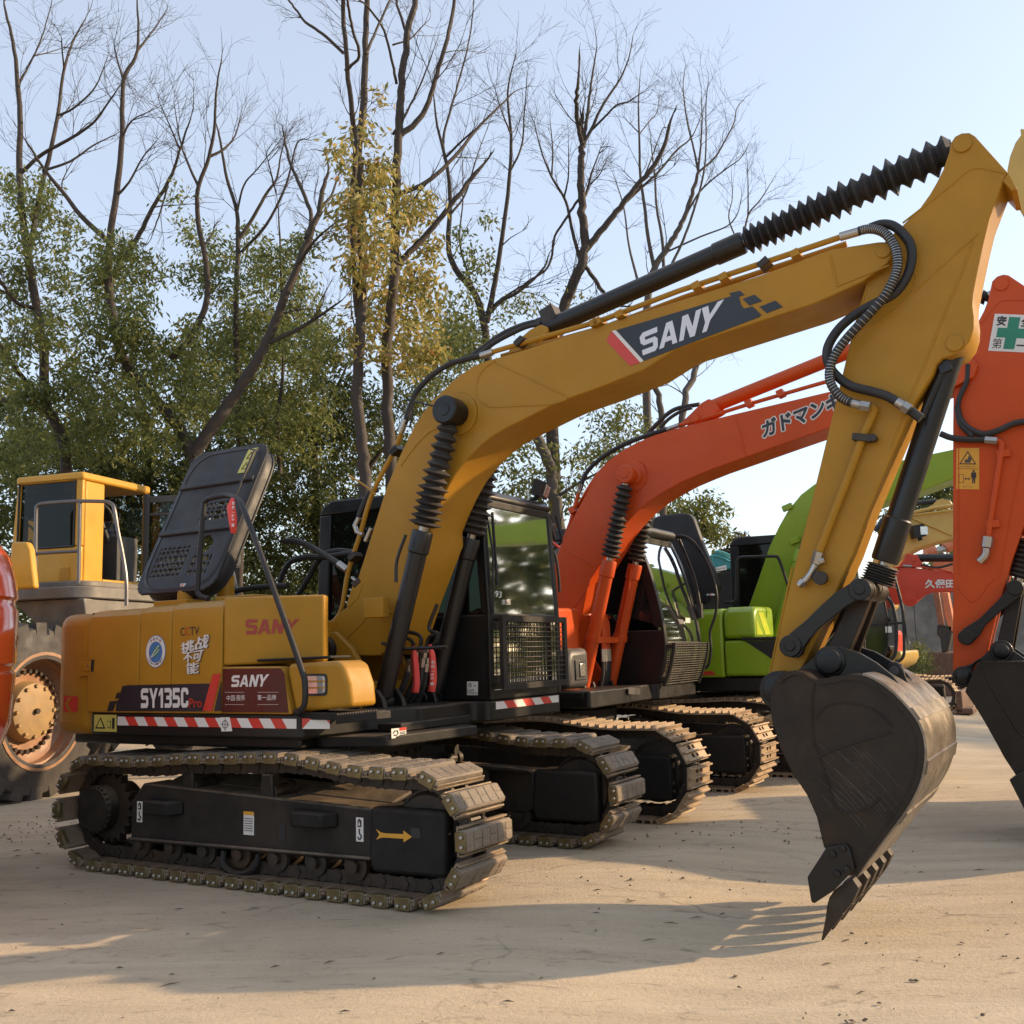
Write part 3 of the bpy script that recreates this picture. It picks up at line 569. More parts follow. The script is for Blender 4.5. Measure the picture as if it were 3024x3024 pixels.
def sany_hoses(r, boom, arm):
    T = lambda c, pts, y: smooth_path(FS.side(c, pts, y), 5)
    def hose(name, path, rr, m, par, n=8): k = MB(); k.tube(path, rr, n); return k.build(name, m, par)
    hose('steel_pipe', T('C', [(150, 1180), (230, 1080), (275, 835), (350, 600), (430, 335), (570, 65)], .17)+T('A', [(150, 770), (182, 690)], .17), .018, YEL, boom)
    for c, p in [('C', (320, 740)), ('C', (585, 70)), ('C', (350, 905)), ('A', (140, 832)), ('A', (850, 215)), ('B', (455, 845))]:
        k = MB(); q = FS.side(c, [p], .17)[0]; k.obox(q, (.03, 0, .02), (0, .05, 0), (-.012, 0, .018)); k.build('pipe_clamp', RUSTY, boom, bevel=.004)
    h1 = T('A', [(184, 680), (215, 580), (250, 500), (300, 440), (370, 380), (450, 335), (540, 308), (625, 288)], .18)
    hose('hydraulic_hose', h1, .021, HOSE, boom)
    hose('hydraulic_hose', T('A', [(560, 300), (640, 240), (740, 170), (850, 120), (950, 95), (1010, 90)], 0), .022, HOSE, boom)
    hose('hydraulic_hose', T('A', [(600, 290), (690, 220), (790, 165), (880, 125), (960, 110)], .06), .018, HOSE, boom)
    for c, pts, yy, rr in (('A', [(620, 292), (690, 268)], .18, .025), ('A', [(160, 730), (188, 655)], .18, .025), ('B', [(845, 702), (950, 672)], .2, .026)): k = MB(); k.tube(FS.side(c, pts, yy), rr, 12); k.build('hose_fitting', CHROME, boom)
    k = MB(); k.tube(FS.side('A', [(940, 100), (1020, 75)], 0), .03, 10); k.obox(FS.side('A', [(1020, 65)], 0)[0], (.05, 0, .02), (0, .06, 0), (-.02, 0, .05)); k.build('ram_port', RUSTY, boom)
    top = T('A', [(688, 268), (860, 218), (1290, 95)], .18)+T('B', [(0, 985), (430, 842), (700, 752), (850, 702)], .18)
    hose('steel_pipe', top, .019, YEL, boom); hose('steel_pipe', [p+Vector((.01, -.1, -.01)) for p in top], .019, YEL, boom)
    for c, p in [('A', (1300, 105)), ('B', (110, 965)), ('B', (250, 920)), ('B', (620, 800)), ('P', (150, 140)), ('P', (330, 80))]:
        k = MB(); q = FS.side(c, [p], .19)[0]; k.obox(q, (.025, 0, .008), (0, .06, 0), (-.006, 0, .02)); k.build('pipe_bracket', YEL, boom)
    ha = T('B', [(940, 672), (985, 662), (1035, 665), (1085, 690), (1125, 745), (1142, 810), (1138, 880), (1110, 950), (1060, 1030), (960, 1140), (870, 1240), (815, 1320), (790, 1400), (800, 1470), (850, 1535), (912, 1566)], .27)
    o = hose('hydraulic_hose', ha, .026, HOSE, arm, 10)
    k = MB()
    for i in range(2, len(ha)-2):                              # spiral guard wire round the hose
        p = ha[i]; t = (ha[i+1]-ha[i]).normalized(); k.cyl(p-t*.0016, p+t*.0016, .0282, None, 12)
    k.build('spiral_guard', CHROME, o)
    hb = T('B', [(1000, 655), (1060, 636), (1120, 645), (1175, 690), (1212, 750), (1215, 830), (1185, 920), (1120, 1000), (1010, 1055), (910, 1115), (830, 1190), (780, 1280), (785, 1360), (830, 1425), (900, 1475), (1000, 1502), (1080, 1525), (1145, 1560)], .22)
    hose('hydraulic_hose', hb, .027, HOSE, arm, 10); hose('hydraulic_hose', T('B', [(1190, 1588), (1225, 1615), (1265, 1645)], .18), .027, HOSE, arm)
    k = MB(); k.tube(FS.side('B', [(1140, 1558), (1172, 1578)], .22), .031, 12); k.tube(FS.side('B', [(1173, 1578), (1205, 1600)], .215), .034, 6); k.build('hose_fitting', CHROME, arm)
    k = MB(); k.tube(FS.side('B', [(905, 1563), (950, 1575)], .27), .026, 12); k.tube(FS.side('B', [(951, 1575), (1000, 1583)], .265), .03, 6); k.build('hose_fitting', CHROME, arm)
    hose('steel_pipe', T('B', [(985, 1578), (1020, 1592), (1012, 1625), (960, 1745), (880, 1960)], .185)+T('E', [(985, 60), (890, 310)], .185), .024, YEL, arm, 10)
    k = MB()
    for p in ((960, 1745),):
        q = FS.side('B', [p], .19)[0]; k.obox(q, (.05, 0, -.012), (0, .03, 0), (.004, 0, .02)); k.cyl(q+Vector((.06, -.03, -.01)), q+Vector((.06, .03, -.01)), .022, None, 10)
    k.build('pipe_clamp', RUSTY, arm, bevel=.004)
    k = MB(); k.tube(FS.side('E', [(893, 315), (868, 400)], .185), .032, 6); k.tube(FS.side('E', [(866, 405), (838, 460)], .185), .022, 10); k.tube(FS.side('E', [(838, 460), (800, 510), (745, 552)], .19), .02, 10); k.tube(FS.side('E', [(785, 525), (760, 545)], .19), .027, 6)
    k.tube(FS.side('E', [(895, 385), (930, 372)], .2), .018, 8); k.build('outlet_fitting', CHROME, arm)
    k = MB(); q = FS.side('E', [(850, 485), (905, 500)], .2); k.tube(q, .02, 10); k.cyl(q[1]-Vector((0, .01, 0)), q[1]+Vector((0, .035, 0)), .04, None, 10); k.build('shut_off_valve', RUSTY, arm)
    hose('hydraulic_hose', T('A', [(365, 580), (300, 567), (250, 555), (230, 580), (225, 640), (212, 700)], .3), .007, HOSE, boom)
    for pts, yy in [([(-130, 640), (-60, 640), (30, 670), (130, 730), (235, 795)], .16), ([(-160, 900), (-100, 780), (10, 740), (120, 740), (330, 712)], .0), ([(-60, 1010), (20, 880), (100, 745), (200, 703), (330, 715)], -.1)]:
        hose('hydraulic_hose', T('C', pts, yy), .024, HOSE, r)
    for pts, yy, rr in (([(215, 785), (270, 825)], .16, .03), ([(345, 490), (318, 540), (330, 580), (370, 600)], .17, .02), ([(385, 640), (420, 560)], .17, .018), ([(300, 870), (330, 900)], .17, .015)): k = MB(); k.tube(FS.side('C', pts, yy), rr, 10); k.build('hose_fitting', CHROME, r)
    for q in ((260, 1025), (272, 985), (285, 945), (300, 905)): k = MB(); k.tube(FS.side('C', [q, (q[0]+28, q[1]+18)], .2), .008, 6); k.build('grease_nipple', CHROME, r)
    k = MB(); k.side(XZ(FS.side('C', [(320, 890), (380, 905), (345, 1000), (290, 1060), (270, 1050)], .2)), .18, .215); k.build('pipe_block', YEL, boom, bevel=.004)
    hose('hydraulic_hose', T('C', [(345, 480), (370, 420), (410, 340), (460, 310)], .12), .024, HOSE, boom)
    # bundle between the boom rams
    for i, pts in enumerate([[(655, 1470), (640, 1520), (620, 1570), (590, 1620), (560, 1680)], [(700, 1480), (690, 1540), (660, 1600), (630, 1650), (600, 1700)], [(735, 1440), (730, 1520), (700, 1600), (660, 1660)], [(765, 1470), (750, 1560), (720, 1640), (690, 1700)]]):
        hose('hydraulic_hose', T('C', pts, .1-.06*i), .024, HOSE, r)
    for i, (a, b_) in enumerate([((700, 1325), (690, 1460)), ((672, 1390), (655, 1470)), ((755, 1340), (740, 1440)), ((775, 1380), (765, 1470))]):
        k = MB(); p, q = FS.side('C', [a, b_], .1-.06*i); k.tube([p, p.lerp(q, .40)], .03, 6); k.tube([p.lerp(q, .35), q], .026, 10); k.build('hose_fitting', CHROME, r, bevel=.004)
    for a in ((735, 1325), (775, 1328)): k = MB(); k.obox(FS.side('C', [a], .1)[0], (.03, 0, 0), (0, .03, 0), (0, 0, .022)); k.build('hose_fitting', CHROME, r, bevel=.004)
    for pts in ([(560, 1210), (640, 1215), (700, 1225), (735, 1250), (735, 1310)], [(540, 1240), (630, 1250), (680, 1275), (690, 1320)], [(840, 1040), (790, 1170), (800, 1210), (840, 1225), (790, 1250), (770, 1310)], [(850, 1220), (830, 1270), (800, 1310)]):
        hose('steel_pipe', T('C', pts, .12), .014, CYLB, r)
    hose('steel_pipe', FS.side('C', [(490, 1285), (610, 1325), (900, 1310)], .3), .012, CYLB, r)
    hose('steel_pipe', T('C', [(640, 600), (585, 760), (578, 900)], .45), .012, CYLB, r); hose('steel_pipe', T('C', [(935, 610), (880, 830), (790, 1150)], -.36), .013, CYLB, r)

def sany_body(r):
    T = lambda c, pts, y: XZ(FS.side(c, pts, y))
    # turntable skirt and front deck
    b = MB(); b.plan(rounded([(-1.40, 1.205), (.60, 1.205), (.64, .62), (.86, .30), (.86, -.36), (1.005, -.38), (1.005, -1.5), (-.7, -1.5), (-.75, -1.22), (-1.4, -1.22)], .05), .935, 1.085)
    b.plan([(-1.7, 1.1), (.5, 1.1), (.5, -1.1), (-1.7, -1.1)], .86, .934); sk = b.build('deck_skirt', BLK, r, bevel=.015)
    b = MB(); b.plan(rounded([(.55, .98), (.98, .82), (1.05, -.15), (.2, -.5), (-.5, .5)], .06), .862, .93); b.build('front_deck', BLKM, r, bevel=.01)
    # counterweight
    hf = [(-1.40, 1.20), (-1.70, 1.20), (-1.77, 1.18), (-1.83, 1.13), (-1.88, 1.05), (-1.95, .85), (-2.02, .6), (-2.07, .3)]
    arc = hf+[(-2.09, 0)]+[(x, -y) for x, y in reversed(hf)]
    b = MB(); b.plan(arc, .925, 1.80); b.build('counterweight', YEL, r, bevel=.09, seg=4, bang=55)
    b = MB(); b.plan([(-1.45, 1.16), (-.88, 1.16), (-.88, -1.1), (-1.45, -1.1)], 1.086, 1.80); b.build('engine_bay', BLKM, r)
    def panel(name, x0, x1, z0, z1, y1=1.22, y0=.45, rad=.09, m=YEL):
        k = MB(); pr = [(y0, z0), (y1, z0), (y1, z1-rad*1.3), (y1-.012, z1-rad*.55), (y1-.05, z1-rad*.15), (y1-rad*1.3, z1), (y0, z1+.02)]
        k.prism([(x0, y, z) for y, z in pr], (x1-x0, 0, 0)); return k.build(name, m, r, bevel=.009, seg=2, smooth=30, bang=50)
    p1 = panel('side_door', -1.415, -.876, 1.088, 1.815); p2 = panel('side_door', -.870, -.556, 1.088, 1.825); p3 = panel('side_door', -.550, -.074, 1.088, 1.835)
    k = MB(); k.plan([(-.068, 1.218), (-.03, 1.215), (.53, .905), (.51, .84), (.05, .60), (-.068, .60)], 1.40, 1.845); cv = k.build('front_cover', YEL, r, bevel=.055, seg=4, bang=20)
    k = MB(); k.side([(-.068, 1.088), (.53, 1.088), (.53, 1.10), (.45, 1.36), (.42, 1.385), (-.068, 1.39)], .5, 1.22); lw = k.build('lower_panel', YEL, r, bevel=.012)
    k = MB(); k.side([(.535, 1.10), (.985, 1.13), (.97, 1.27), (.92, 1.39), (.87, 1.412), (.47, 1.40), (.47, 1.33)], .93, 1.19); tb = k.build('tool_box', YEL, r, bevel=.03, seg=4)
    k = MB(); k.prism([(.16, .94, 1.418), (.78, .94, 1.428), (.78, 1.14, 1.428), (.16, 1.14, 1.418)], (0, 0, .016)); k.build('anti_slip_mat', BLKM, r, bevel=.004)
    # head lamp in the box
    k = MB(); y = 1.19
    k.side(rrect(.612, .80, 1.20, 1.335, .03), y, y+.004, 0); k.side(rrect(.625, .785, 1.215, 1.322, .025), y+.0041, y+.010, 1)
    for z in (1.25, 1.29): k.box(.612, .795, y+.010, y+.016, z-.004, z+.004, 2)
    k.build('head_lamp', [TXT, LENS, YEL], tb)
    # decals
    DM = [NAVY, REDV, WHT, mat('maroon_letters', (.30, .03, .02), .4), TXT, GREYP, YEL, BLUV, BLUV, GRNV]
    k = MB(); y = 1.2215
    def dpx(c, pts, mi, yy=y): k.side(T(c, pts, yy), yy, yy+DEC, mi)
    dpx('G', [(694, 1425), (725, 1398), (1200, 1388), (1175, 1548), (662, 1546)], 0); dpx('G', [(1215, 1335), (1262, 1330), (1210, 1545), (1158, 1545)], 1, y+.001); dpx('G', [(1262, 1372), (1264, 1545), (1222, 1545)], 0, y+.001)
    for q in ([(700, 1402), (725, 1400), (715, 1425), (693, 1425)], [(670, 1440), (700, 1437), (685, 1473), (657, 1474)], [(628, 1490), (665, 1487), (645, 1545), (612, 1546)]): dpx('G', q, 0, y+.0003)
    dpx('G', [(665, 1492), (690, 1470), (722, 1440), (690, 1545), (662, 1545)], 0, y+.0006)
    q = FS.side('G', [(805, 1528), (1076, 1525), (1076, 1412), (805, 1416)], y+.005); put_model(k, 'SY135C', quad(*q), 2, (0, .002, 0))
    q = FS.side('G', [(1078, 1528), (1155, 1526), (1155, 1470), (1078, 1472)], y+.005); put_text(k, 'Pro', quad(*q), 3, (0, .002, 0), True)
    k2_ = k; k = MB(); q = FS.side('G', [(1030, 1116), (1055, 1115), (1055, 1068), (1030, 1070)], y); put_text(k, 'C', quad(*q), 4, (0, .002, 0)); q = FS.side('G', [(1057, 1115), (1082, 1113), (1082, 1067), (1057, 1068)], y); put_text(k, 'C', quad(*q), 1, (0, .002, 0))
    q = FS.side('G', [(1085, 1112), (1135, 1109), (1138, 1062), (1085, 1066)], y); put_text(k, 'TV', quad(*q), 4, (0, .002, 0))
    k.build('broadcaster_lettering', DM, p3); k = MB()
    for s_, qq in (('挑战', [(1035, 1215), (1180, 1185), (1195, 1100), (1030, 1160)]), ('不可', [(1050, 1270), (1140, 1262), (1160, 1195), (1043, 1215)]), ('能', [(1068, 1335), (1128, 1330), (1135, 1265), (1062, 1272)])):
        q = FS.side('G', qq, y); put_text(k, s_, quad(*q), 2, (0, .003, 0)); put_text(k, s_, quad(*[p+Vector((.008, 0, 0)) for p in q]), 2, (0, .002, 0)); put_text(k, s_, quad(*[p+Vector((.02, 0, -.004)) for p in q]), 5, (0, .0012, 0))
    k.build('slogan_lettering', DM, p3); k2_.build('model_lettering', DM, p3); k = MB(); k.side([(-1.695, 1.09), (-1.535, 1.09), (-1.535, 1.20), (-1.695, 1.205)], 1.2015, 1.2035, 1); k.side([(-1.63, 1.195), (-1.68, 1.145), (-1.63, 1.095), (-1.598, 1.095), (-1.648, 1.145), (-1.598, 1.195)], 1.2042, 1.205, 6); k.build('rear_mark', DM, r); k = MB()
    # round energy-saving sticker
    cc = FS.side('G', [(889, 1205)], y)[0]; rad = .155
    def disc(cx, cz, rx_, rz_, mi, yy, n=36): k.side([(cx+rx_*math.cos(2*math.pi*i/n), cz+rz_*math.sin(2*math.pi*i/n)) for i in range(n)], yy, yy+.0012, mi)
    disc(cc.x, cc.z, .098, .111, 7, y); disc(cc.x, cc.z, .094, .107, 2, y+.0015); disc(cc.x+.002, cc.z-.005, .066, .072, 8, y+.003)
    lf = [(-.045, -.045), (-.03, .0), (.0, .035), (.045, .055), (.055, .02), (.04, -.02), (.01, -.045)]; k.side([(cc.x+a*.8, cc.z+b_*.8) for a, b_ in lf], y+.0045, y+.0055, 9)
    k.tube([(cc.x-.04, y+.006, cc.z-.04), (cc.x-.005, y+.006, cc.z+.0), (cc.x+.036, y+.006, cc.z+.04)], .004, 5, 2); k.tube([(cc.x-.035, y+.006, cc.z-.04), (cc.x+.01, y+.006, cc.z-.015), (cc.x+.04, y+.006, cc.z+.015)], .003, 5, 2)
    for i, ch in enumerate('节能环保'):
        a = math.radians(125-i*23); ox, oz = cc.x+.080*math.cos(a), cc.z+.088*math.sin(a); h_ = .0105; put_text(k, ch, quad((ox-h_, 0, oz-h_), (ox+h_, 0, oz-h_), (ox+h_, 0, oz+h_), (ox-h_, 0, oz+h_)), 4, (0, y+.004, 0))
    for i, ch in enumerate('LOWER EMISSION'):
        if ch == ' ': continue
        a = math.radians(218+i*8.2); ox, oz = cc.x+.080*math.cos(a), cc.z+.088*math.sin(a); h_ = .006; put_text(k, ch, quad((ox-h_, 0, oz-h_), (ox+h_, 0, oz-h_), (ox+h_, 0, oz+h_), (ox-h_, 0, oz+h_)), 4, (0, y+.004, 0))
    k.build('round_sticker', DM, p2)
    k = MB(); pts = T('G', [(1274, 1305), (1600, 1300), (1622, 1330), (1646, 1555), (1270, 1552)], 1.2215); k.side(pts, 1.2215, 1.2245, 0)
    q = FS.side('G', [(1320, 1408), (1515, 1405), (1537, 1335), (1322, 1342)], 1.2255); put_logo(k, quad(*q), 1)
    for a, s_ in (([(1293, 1488), (1398, 1484), (1398, 1452), (1293, 1456)], '中国·服务'), ([(1468, 1484), (1575, 1484), (1575, 1452), (1468, 1452)], '第一品牌')):
        q = FS.side('G', a, 1.2255); put_text(k, s_, quad(*q), 1); 
    for v in (1438, 1508): 
        for u0, u1 in ((1283, 1392), (1470, 1588)): k.tube(FS.side('G', [(u0, v), (u1, v)], 1.2255), .0012, 4, 1)
    k.build('service_plate', [BRWN, WHT], lw)
    k = MB(); q = [FS.vp(u, v, (-.03, 1.219), (.53, .909)) for u, v in px('G', [(1405, 1108), (1680, 1100), (1708, 1020), (1400, 1022)])]; put_logo(k, quad(*q), 0); k.build('cover_lettering', REDL, cv)
    # door latch
    k = MB(); k.side(T('G', [(446, 1240), (545, 1236), (540, 1342), (446, 1345)], 1.2195), 1.2195, 1.2225, 0); k.side(T('G', [(476, 1254), (538, 1252), (534, 1320), (476, 1318)], 1.223), 1.223, 1.225, 1); k.side(T('G', [(476, 1256), (520, 1254), (518, 1318), (476, 1317)], 1.2255), 1.2255, 1.231, 0)
    q = FS.side('G', [(503, 1287)], 1.231)[0]; k.cyl(q, q+Vector((0, .006, 0)), .009, None, 10, 2); k.build('door_latch', [YEL, TXT, CHROME], p1)
    # stripe tape
    k = MB(); y = 1.2075; x0, x1, z0, z1 = -1.09, .565, 1.0, 1.06; n = 17; w_ = (x1-x0)/n
    for i in range(n):
        a, b_ = x0+i*w_, x0+(i+1)*w_; sh = .045
        k.side([(a+(sh/2 if i else 0), z0), (b_+(sh/2 if i < n-1 else 0), z0), (b_-(sh/2 if i < n-1 else 0), z1), (a-(sh/2 if i else 0), z1)], y, y+DEC, (i+1) % 2)
    k.side([(.60, .995), (.75, 1.0), (.75, 1.065), (.60, 1.062)], 1.17, 1.173, 1) if False else None
    k.build('stripe_tape', [REDV, WHT], sk)
    k = MB(); k.side([(-1.34, .955), (-1.10, .955), (-1.105, 1.072), (-1.34, 1.072)], 1.2075, 1.2105, 0); k.side([(-1.325, .975), (-1.215, .975), (-1.27, 1.055)], 1.2115, 1.2125, 1); k.side([(-1.305, .985), (-1.235, .985), (-1.27, 1.04)], 1.213, 1.214, 0)
    k.side([(-1.195, .98), (-1.16, .98), (-1.16, 1.03), (-1.195, 1.03)], 1.2115, 1.2125, 1); k.side([(-1.19, .985), (-1.165, .985), (-1.165, 1.025), (-1.19, 1.025)], 1.213, 1.214, 0); k.side([(-1.145, .975), (-1.12, .975), (-1.118, 1.05), (-1.147, 1.05)], 1.2115, 1.2125, 1)
    k.build('warning_sticker', [PALEY, TXT], sk)
    k = MB(); k.side(T('G', [(1254, 1582), (1311, 1580), (1326, 1660), (1264, 1662)], 1.2115), 1.2115, 1.213, 0); q = FS.side('G', [(1284, 1621)], 1.214)[0]
    k.tube([q+Vector((.024*math.cos(a), 0, .024*math.sin(a))) for a in [2*math.pi*i/24 for i in range(25)]], .0022, 4, 1); k.tube([q+Vector((0, 0, -.04)), q+Vector((0, 0, .04))], .002, 4, 1); k.tube([q+Vector((-.035, 0, 0)), q+Vector((.035, 0, 0))], .002, 4, 1); k.build('centre_mark_sticker', [WHT, TXT], sk)
    k = MB(); pts = [(.605, 1.205), (.90, 1.147)]; d = Vector((pts[1][0]-pts[0][0], pts[1][1]-pts[0][1], 0)); nn = Vector((-d.y, d.x, 0)).normalized()*.004
    a0, a1 = Vector((.612, 1.2045, 0)), Vector((.80, 1.166, 0))
    k.prism([a0+nn+Vector((0, 0, 1.0)), a1+nn+Vector((0, 0, 1.0)), a1+nn+Vector((0, 0, 1.063)), a0+nn+Vector((0, 0, 1.063))], nn*.5, 1); k.prism([a0+nn*1.6+Vector((0, 0, 1.0)), a0+nn*1.6+d*.22+Vector((0, 0, 1.063)), a0+nn*1.6+Vector((0, 0, 1.063))], nn*.3, 0)
    k.prism([a1+nn*1.6-d*.1+Vector((0, 0, 1.063)), a1+nn*1.6+Vector((0, 0, 1.063)), a1+nn*1.6+Vector((0, 0, 1.03))], nn*.3, 0); k.build('stripe_tape', [REDV, WHT], sk)
    # step with serrated edge
    k = MB(); st = FS.side('S', [(290, 690), (680, 650), (684, 725), (290, 770)], 1.24); k.side(XZ(st), 1.10, 1.24); k.box(.601, 1.0, .86, 1.20, 1.055, 1.098)
    a, b_ = st[0], st[1]
    for i in range(16):
        p = a.lerp(b_, (i+.2)/16); q = a.lerp(b_, (i+.8)/16); k.prism([p, q, p.lerp(q, .5)+Vector((0, 0, .016))], (0, -.02, 0))
    k.build('boarding_step', BLKM, r, bevel=.004)
    # ram brackets on the deck
    e0 = FS.side('C', [(490, 1660)], RY)[0]
    for s in (1, -1):
        for dy in (-.11, .11):
            k = MB(); k.side([(e0.x-.12, .93), (e0.x+.16, .93), (e0.x+.10, e0.z+.03), (e0.x+.05, e0.z+.09), (e0.x-.03, e0.z+.09), (e0.x-.09, e0.z+.03)], s*RY+dy-.02, s*RY+dy+.02); k.cyl((e0.x, s*RY+dy-.035, e0.z), (e0.x, s*RY+dy+.035, e0.z), .045, None, 16); k.build('ram_clevis', BLK, r, bevel=.006)
    # boom foot bracket
    k = MB()
    for s in (1, -1): k.side([(-.35, 1.0), (.62, 1.0), (.42, 1.25), (.25, 1.50), (.10, 1.62), (-.05, 1.60), (-.25, 1.3)], s*.24, s*.29)
    k.box(-.6, .3, -.28, .28, 1.0, 1.25); k.box(-.5, .05, -.08, .44, 1.25, 1.7); k.build('boom_bracket', YEL, r, bevel=.01)
    k = MB(); q = FS.side('C', [(130, 1330)], .3)[0]; k.cyl((q.x, .28, q.z), (q.x, .345, q.z), .10, None, 24); k.obox(Vector((q.x-.02, .36, q.z+.03)), (.016, 0, 0), (0, .01, 0), (0, 0, .08)); k.build('boom_foot_pin', BLKM, r, bevel=.006)
    k = MB(); k.box(.10, .60, .62, .95, 1.086, 1.30); k.box(.2, .88, -.3, .55, .931, .99); k.build('deck_floor', BLKM, r, bevel=.01)
    # small stickers
    k = MB(); q = FS.front('S', [(826, 905), (966, 885), (965, 797), (823, 812)], .985); k.add(q, [(0, 1, 2, 3)], 0); q2 = [p+Vector((.002, 0, 0)) for p in FS.front('S', [(900, 832), (966, 822), (965, 797), (898, 803)], .985)]; k.add(q2, [(0, 1, 2, 3)], 1)
    for i in range(3): k.tube([p+Vector((.003, 0, 0)) for p in FS.front('S', [(905, 845+14*i), (955, 837+14*i)], .985)], .0025, 4, 2)
    k.tube([p+Vector((.003, 0, 0)) for p in FS.front('S', [(840, 858), (850, 832), (880, 830), (885, 855), (870, 875), (845, 872)], .985)], .003, 4, 2); k.build('swing_sticker', [WHT, REDV, TXT], r, recalc=False)
    # raised hood
    A0, E_, N_ = Vector((-1.33, .90, 1.93)), Vector((0, -.57, 1.15)).normalized(), Vector((0, 1.15, .57)).normalized(); Lx, Lb = .83, 1.30
    P = lambda a, b_, d=0: A0+Vector((a, 0, 0))+E_*b_+N_*d
    def inround(a, b_, rd=.13):
        dx, dz = max(rd-a, a-(Lx-rd), 0), max(rd-b_, b_-(Lb-rd), 0); return dx*dx+dz*dz <= rd*rd
    def hole(a, b_):
        if (a-.56)**2+((b_-.40))**2 < .075**2: return True
        if .10 < a < .42 and .14 < b_ < .40: return (a % .052) > .016 and (b_ % .052) > .016
        if .50 < a < .68 and .14 < b_ < .30: return (a % .06) > .015 and (b_ % .06) > .02
        if .36 < a < .68 and .60 < b_ < .78: return (a % .046) > .014 and (b_ % .046) > .016
        return False
    nu, nv = 52, 82; k = MB(); idx = {}; du, dv = Lx/nu, Lb/nv
    def vid(i, j):
        if (i, j) not in idx: idx[(i, j)] = len(k.v); k.v.append(tuple(P(i*du, j*dv)))
        return idx[(i, j)]
    for i in range(nu):
        for j in range(nv):
            a, b_ = (i+.5)*du, (j+.5)*dv
            if inround(a, b_) and not hole(a, b_): k.f.append([vid(i, j), vid(i+1, j), vid(i+1, j+1), vid(i, j+1)]); k.m.append(0)
    hd = k.build('engine_hood', PLAS, r, recalc=False, smooth=30); sol = hd.modifiers.new('thick', 'SOLIDIFY'); sol.thickness = .014; sol.offset = 0
    k = MB(); rim = rounded([(0, 0, 0), (Lx, 0, 0), (Lx, Lb, 0), (0, Lb, 0)], .26, 6)
    def ringp(sc_, d): return [P(Lx/2+(p.x-Lx/2)*(1+sc_), Lb/2+(p.y-Lb/2)*(1+sc_*.6), d) for p in rim]
    k.loft([ringp(-.10, .012), ringp(-.04, .008), ringp(.0, -.012), ringp(.02, -.04), ringp(.025, -.085), ringp(.05, -.09), ringp(.05, -.102), ringp(.015, -.102), ringp(.0, -.05), ringp(-.03, -.014), ringp(-.10, -.006), ringp(-.10, .012)], cap=False); k.build('hood_rim', PLAS, hd, smooth=50)
    k = MB()
    for b0 in (.50, .93): k.prism([P(.02, b0, .006), P(.02, b0+.05, .006), P(.02, b0+.045, .03), P(.02, b0+.01, .03)], (Lx-.04, 0, 0))
    k.build('hood_rib', PLAS, hd, bevel=.006)
    k = MB(); k.tube([P(Lx-.10, .62, .03), P(Lx-.09, .66, .055), P(Lx-.08, 1.18, .055), P(Lx-.08, 1.22, .03)], .011, 8); k.build('hood_rail', PLAS, hd)
    k = MB(); qd = quad(P(.60, 1.03, .010), P(.71, 1.03, .010), P(.72, 1.26, .010), P(.62, 1.26, .010)); k.add([qd(0, 0), qd(1, 0), qd(1, 1), qd(0, 1)], [(0, 1, 2, 3)], 0)
    for t in (.15, .58): k.tube([qd(.25, t)+N_*.002, qd(.75, t)+N_*.002, qd(.5, t+.26)+N_*.002, qd(.25, t)+N_*.002], .003, 4, 1)
    k.build('hood_sticker', [PALEY, TXT], hd, recalc=False)
    # engine deck fittings
    k = MB(); q = FS.side('G', [(1285, 900), (1285, 775)], .55); k.cyl(q[0], q[1], .068, None, 20); k.lathe(q[1], q[1]+Vector((0, 0, .03)), [(0, .06), (.001, .066), (.02, .066), (.03, .04)], 20, 1); k.build('air_filter_pot', [YEL, CHROME], r, bevel=.003)
    k = MB(); q = FS.side('G', [(1060, 905), (1057, 840)], .85)[0]; k.box(q.x-.19, q.x+.15, .6, .98, 1.83, 1.87); k.cyl((q.x, .85, 1.87), (q.x, .85, 1.94), .06, None, 18); k.cyl((q.x, .85, 1.94), (q.x, .85, 1.995), .042, None, 18, 1); k.build('filler_cap', [YEL, CHROME], r, bevel=.004)
    k = MB(); k.box(-.48, -.1, .4, .9, 1.84, 1.88); k.build('deck_cover', YEL, r, bevel=.008)
    k = MB(); k.tube(smooth_path(FS.side('G', [(1340, 860), (1420, 845), (1530, 835), (1640, 830)], .4), 4), .022, 10); k.build('hydraulic_hose', HOSE, r)
    k = MB(); k.box(.45, .62, .32, .40, 1.70, 1.84); k.build('deck_bracket', YEL, r, bevel=.006)
    # hand rail
    pts = [FS.side('G', [p], .98)[0] for p in ((1190, 905), (1135, 880), (1130, 800), (1160, 400), (1175, 345), (1215, 328), (1300, 315))]+[FS.side('G', [p], yy)[0] for p, yy in (((1360, 340), 1.06), ((1400, 420), 1.12), ((1550, 820), 1.25), ((1715, 1290), 1.27), ((1740, 1390), 1.27), ((1738, 1500), 1.265), ((1715, 1540), 1.25), ((1690, 1548), 1.20))]
    k = MB(); k.tube(smooth_path(pts, 5), .019, 12); k.build('hand_rail', PLAS, r)
    cab(r, FS, (-.66, 1.0, 1.09, 1.74, 2.70), -.385, -1.50)
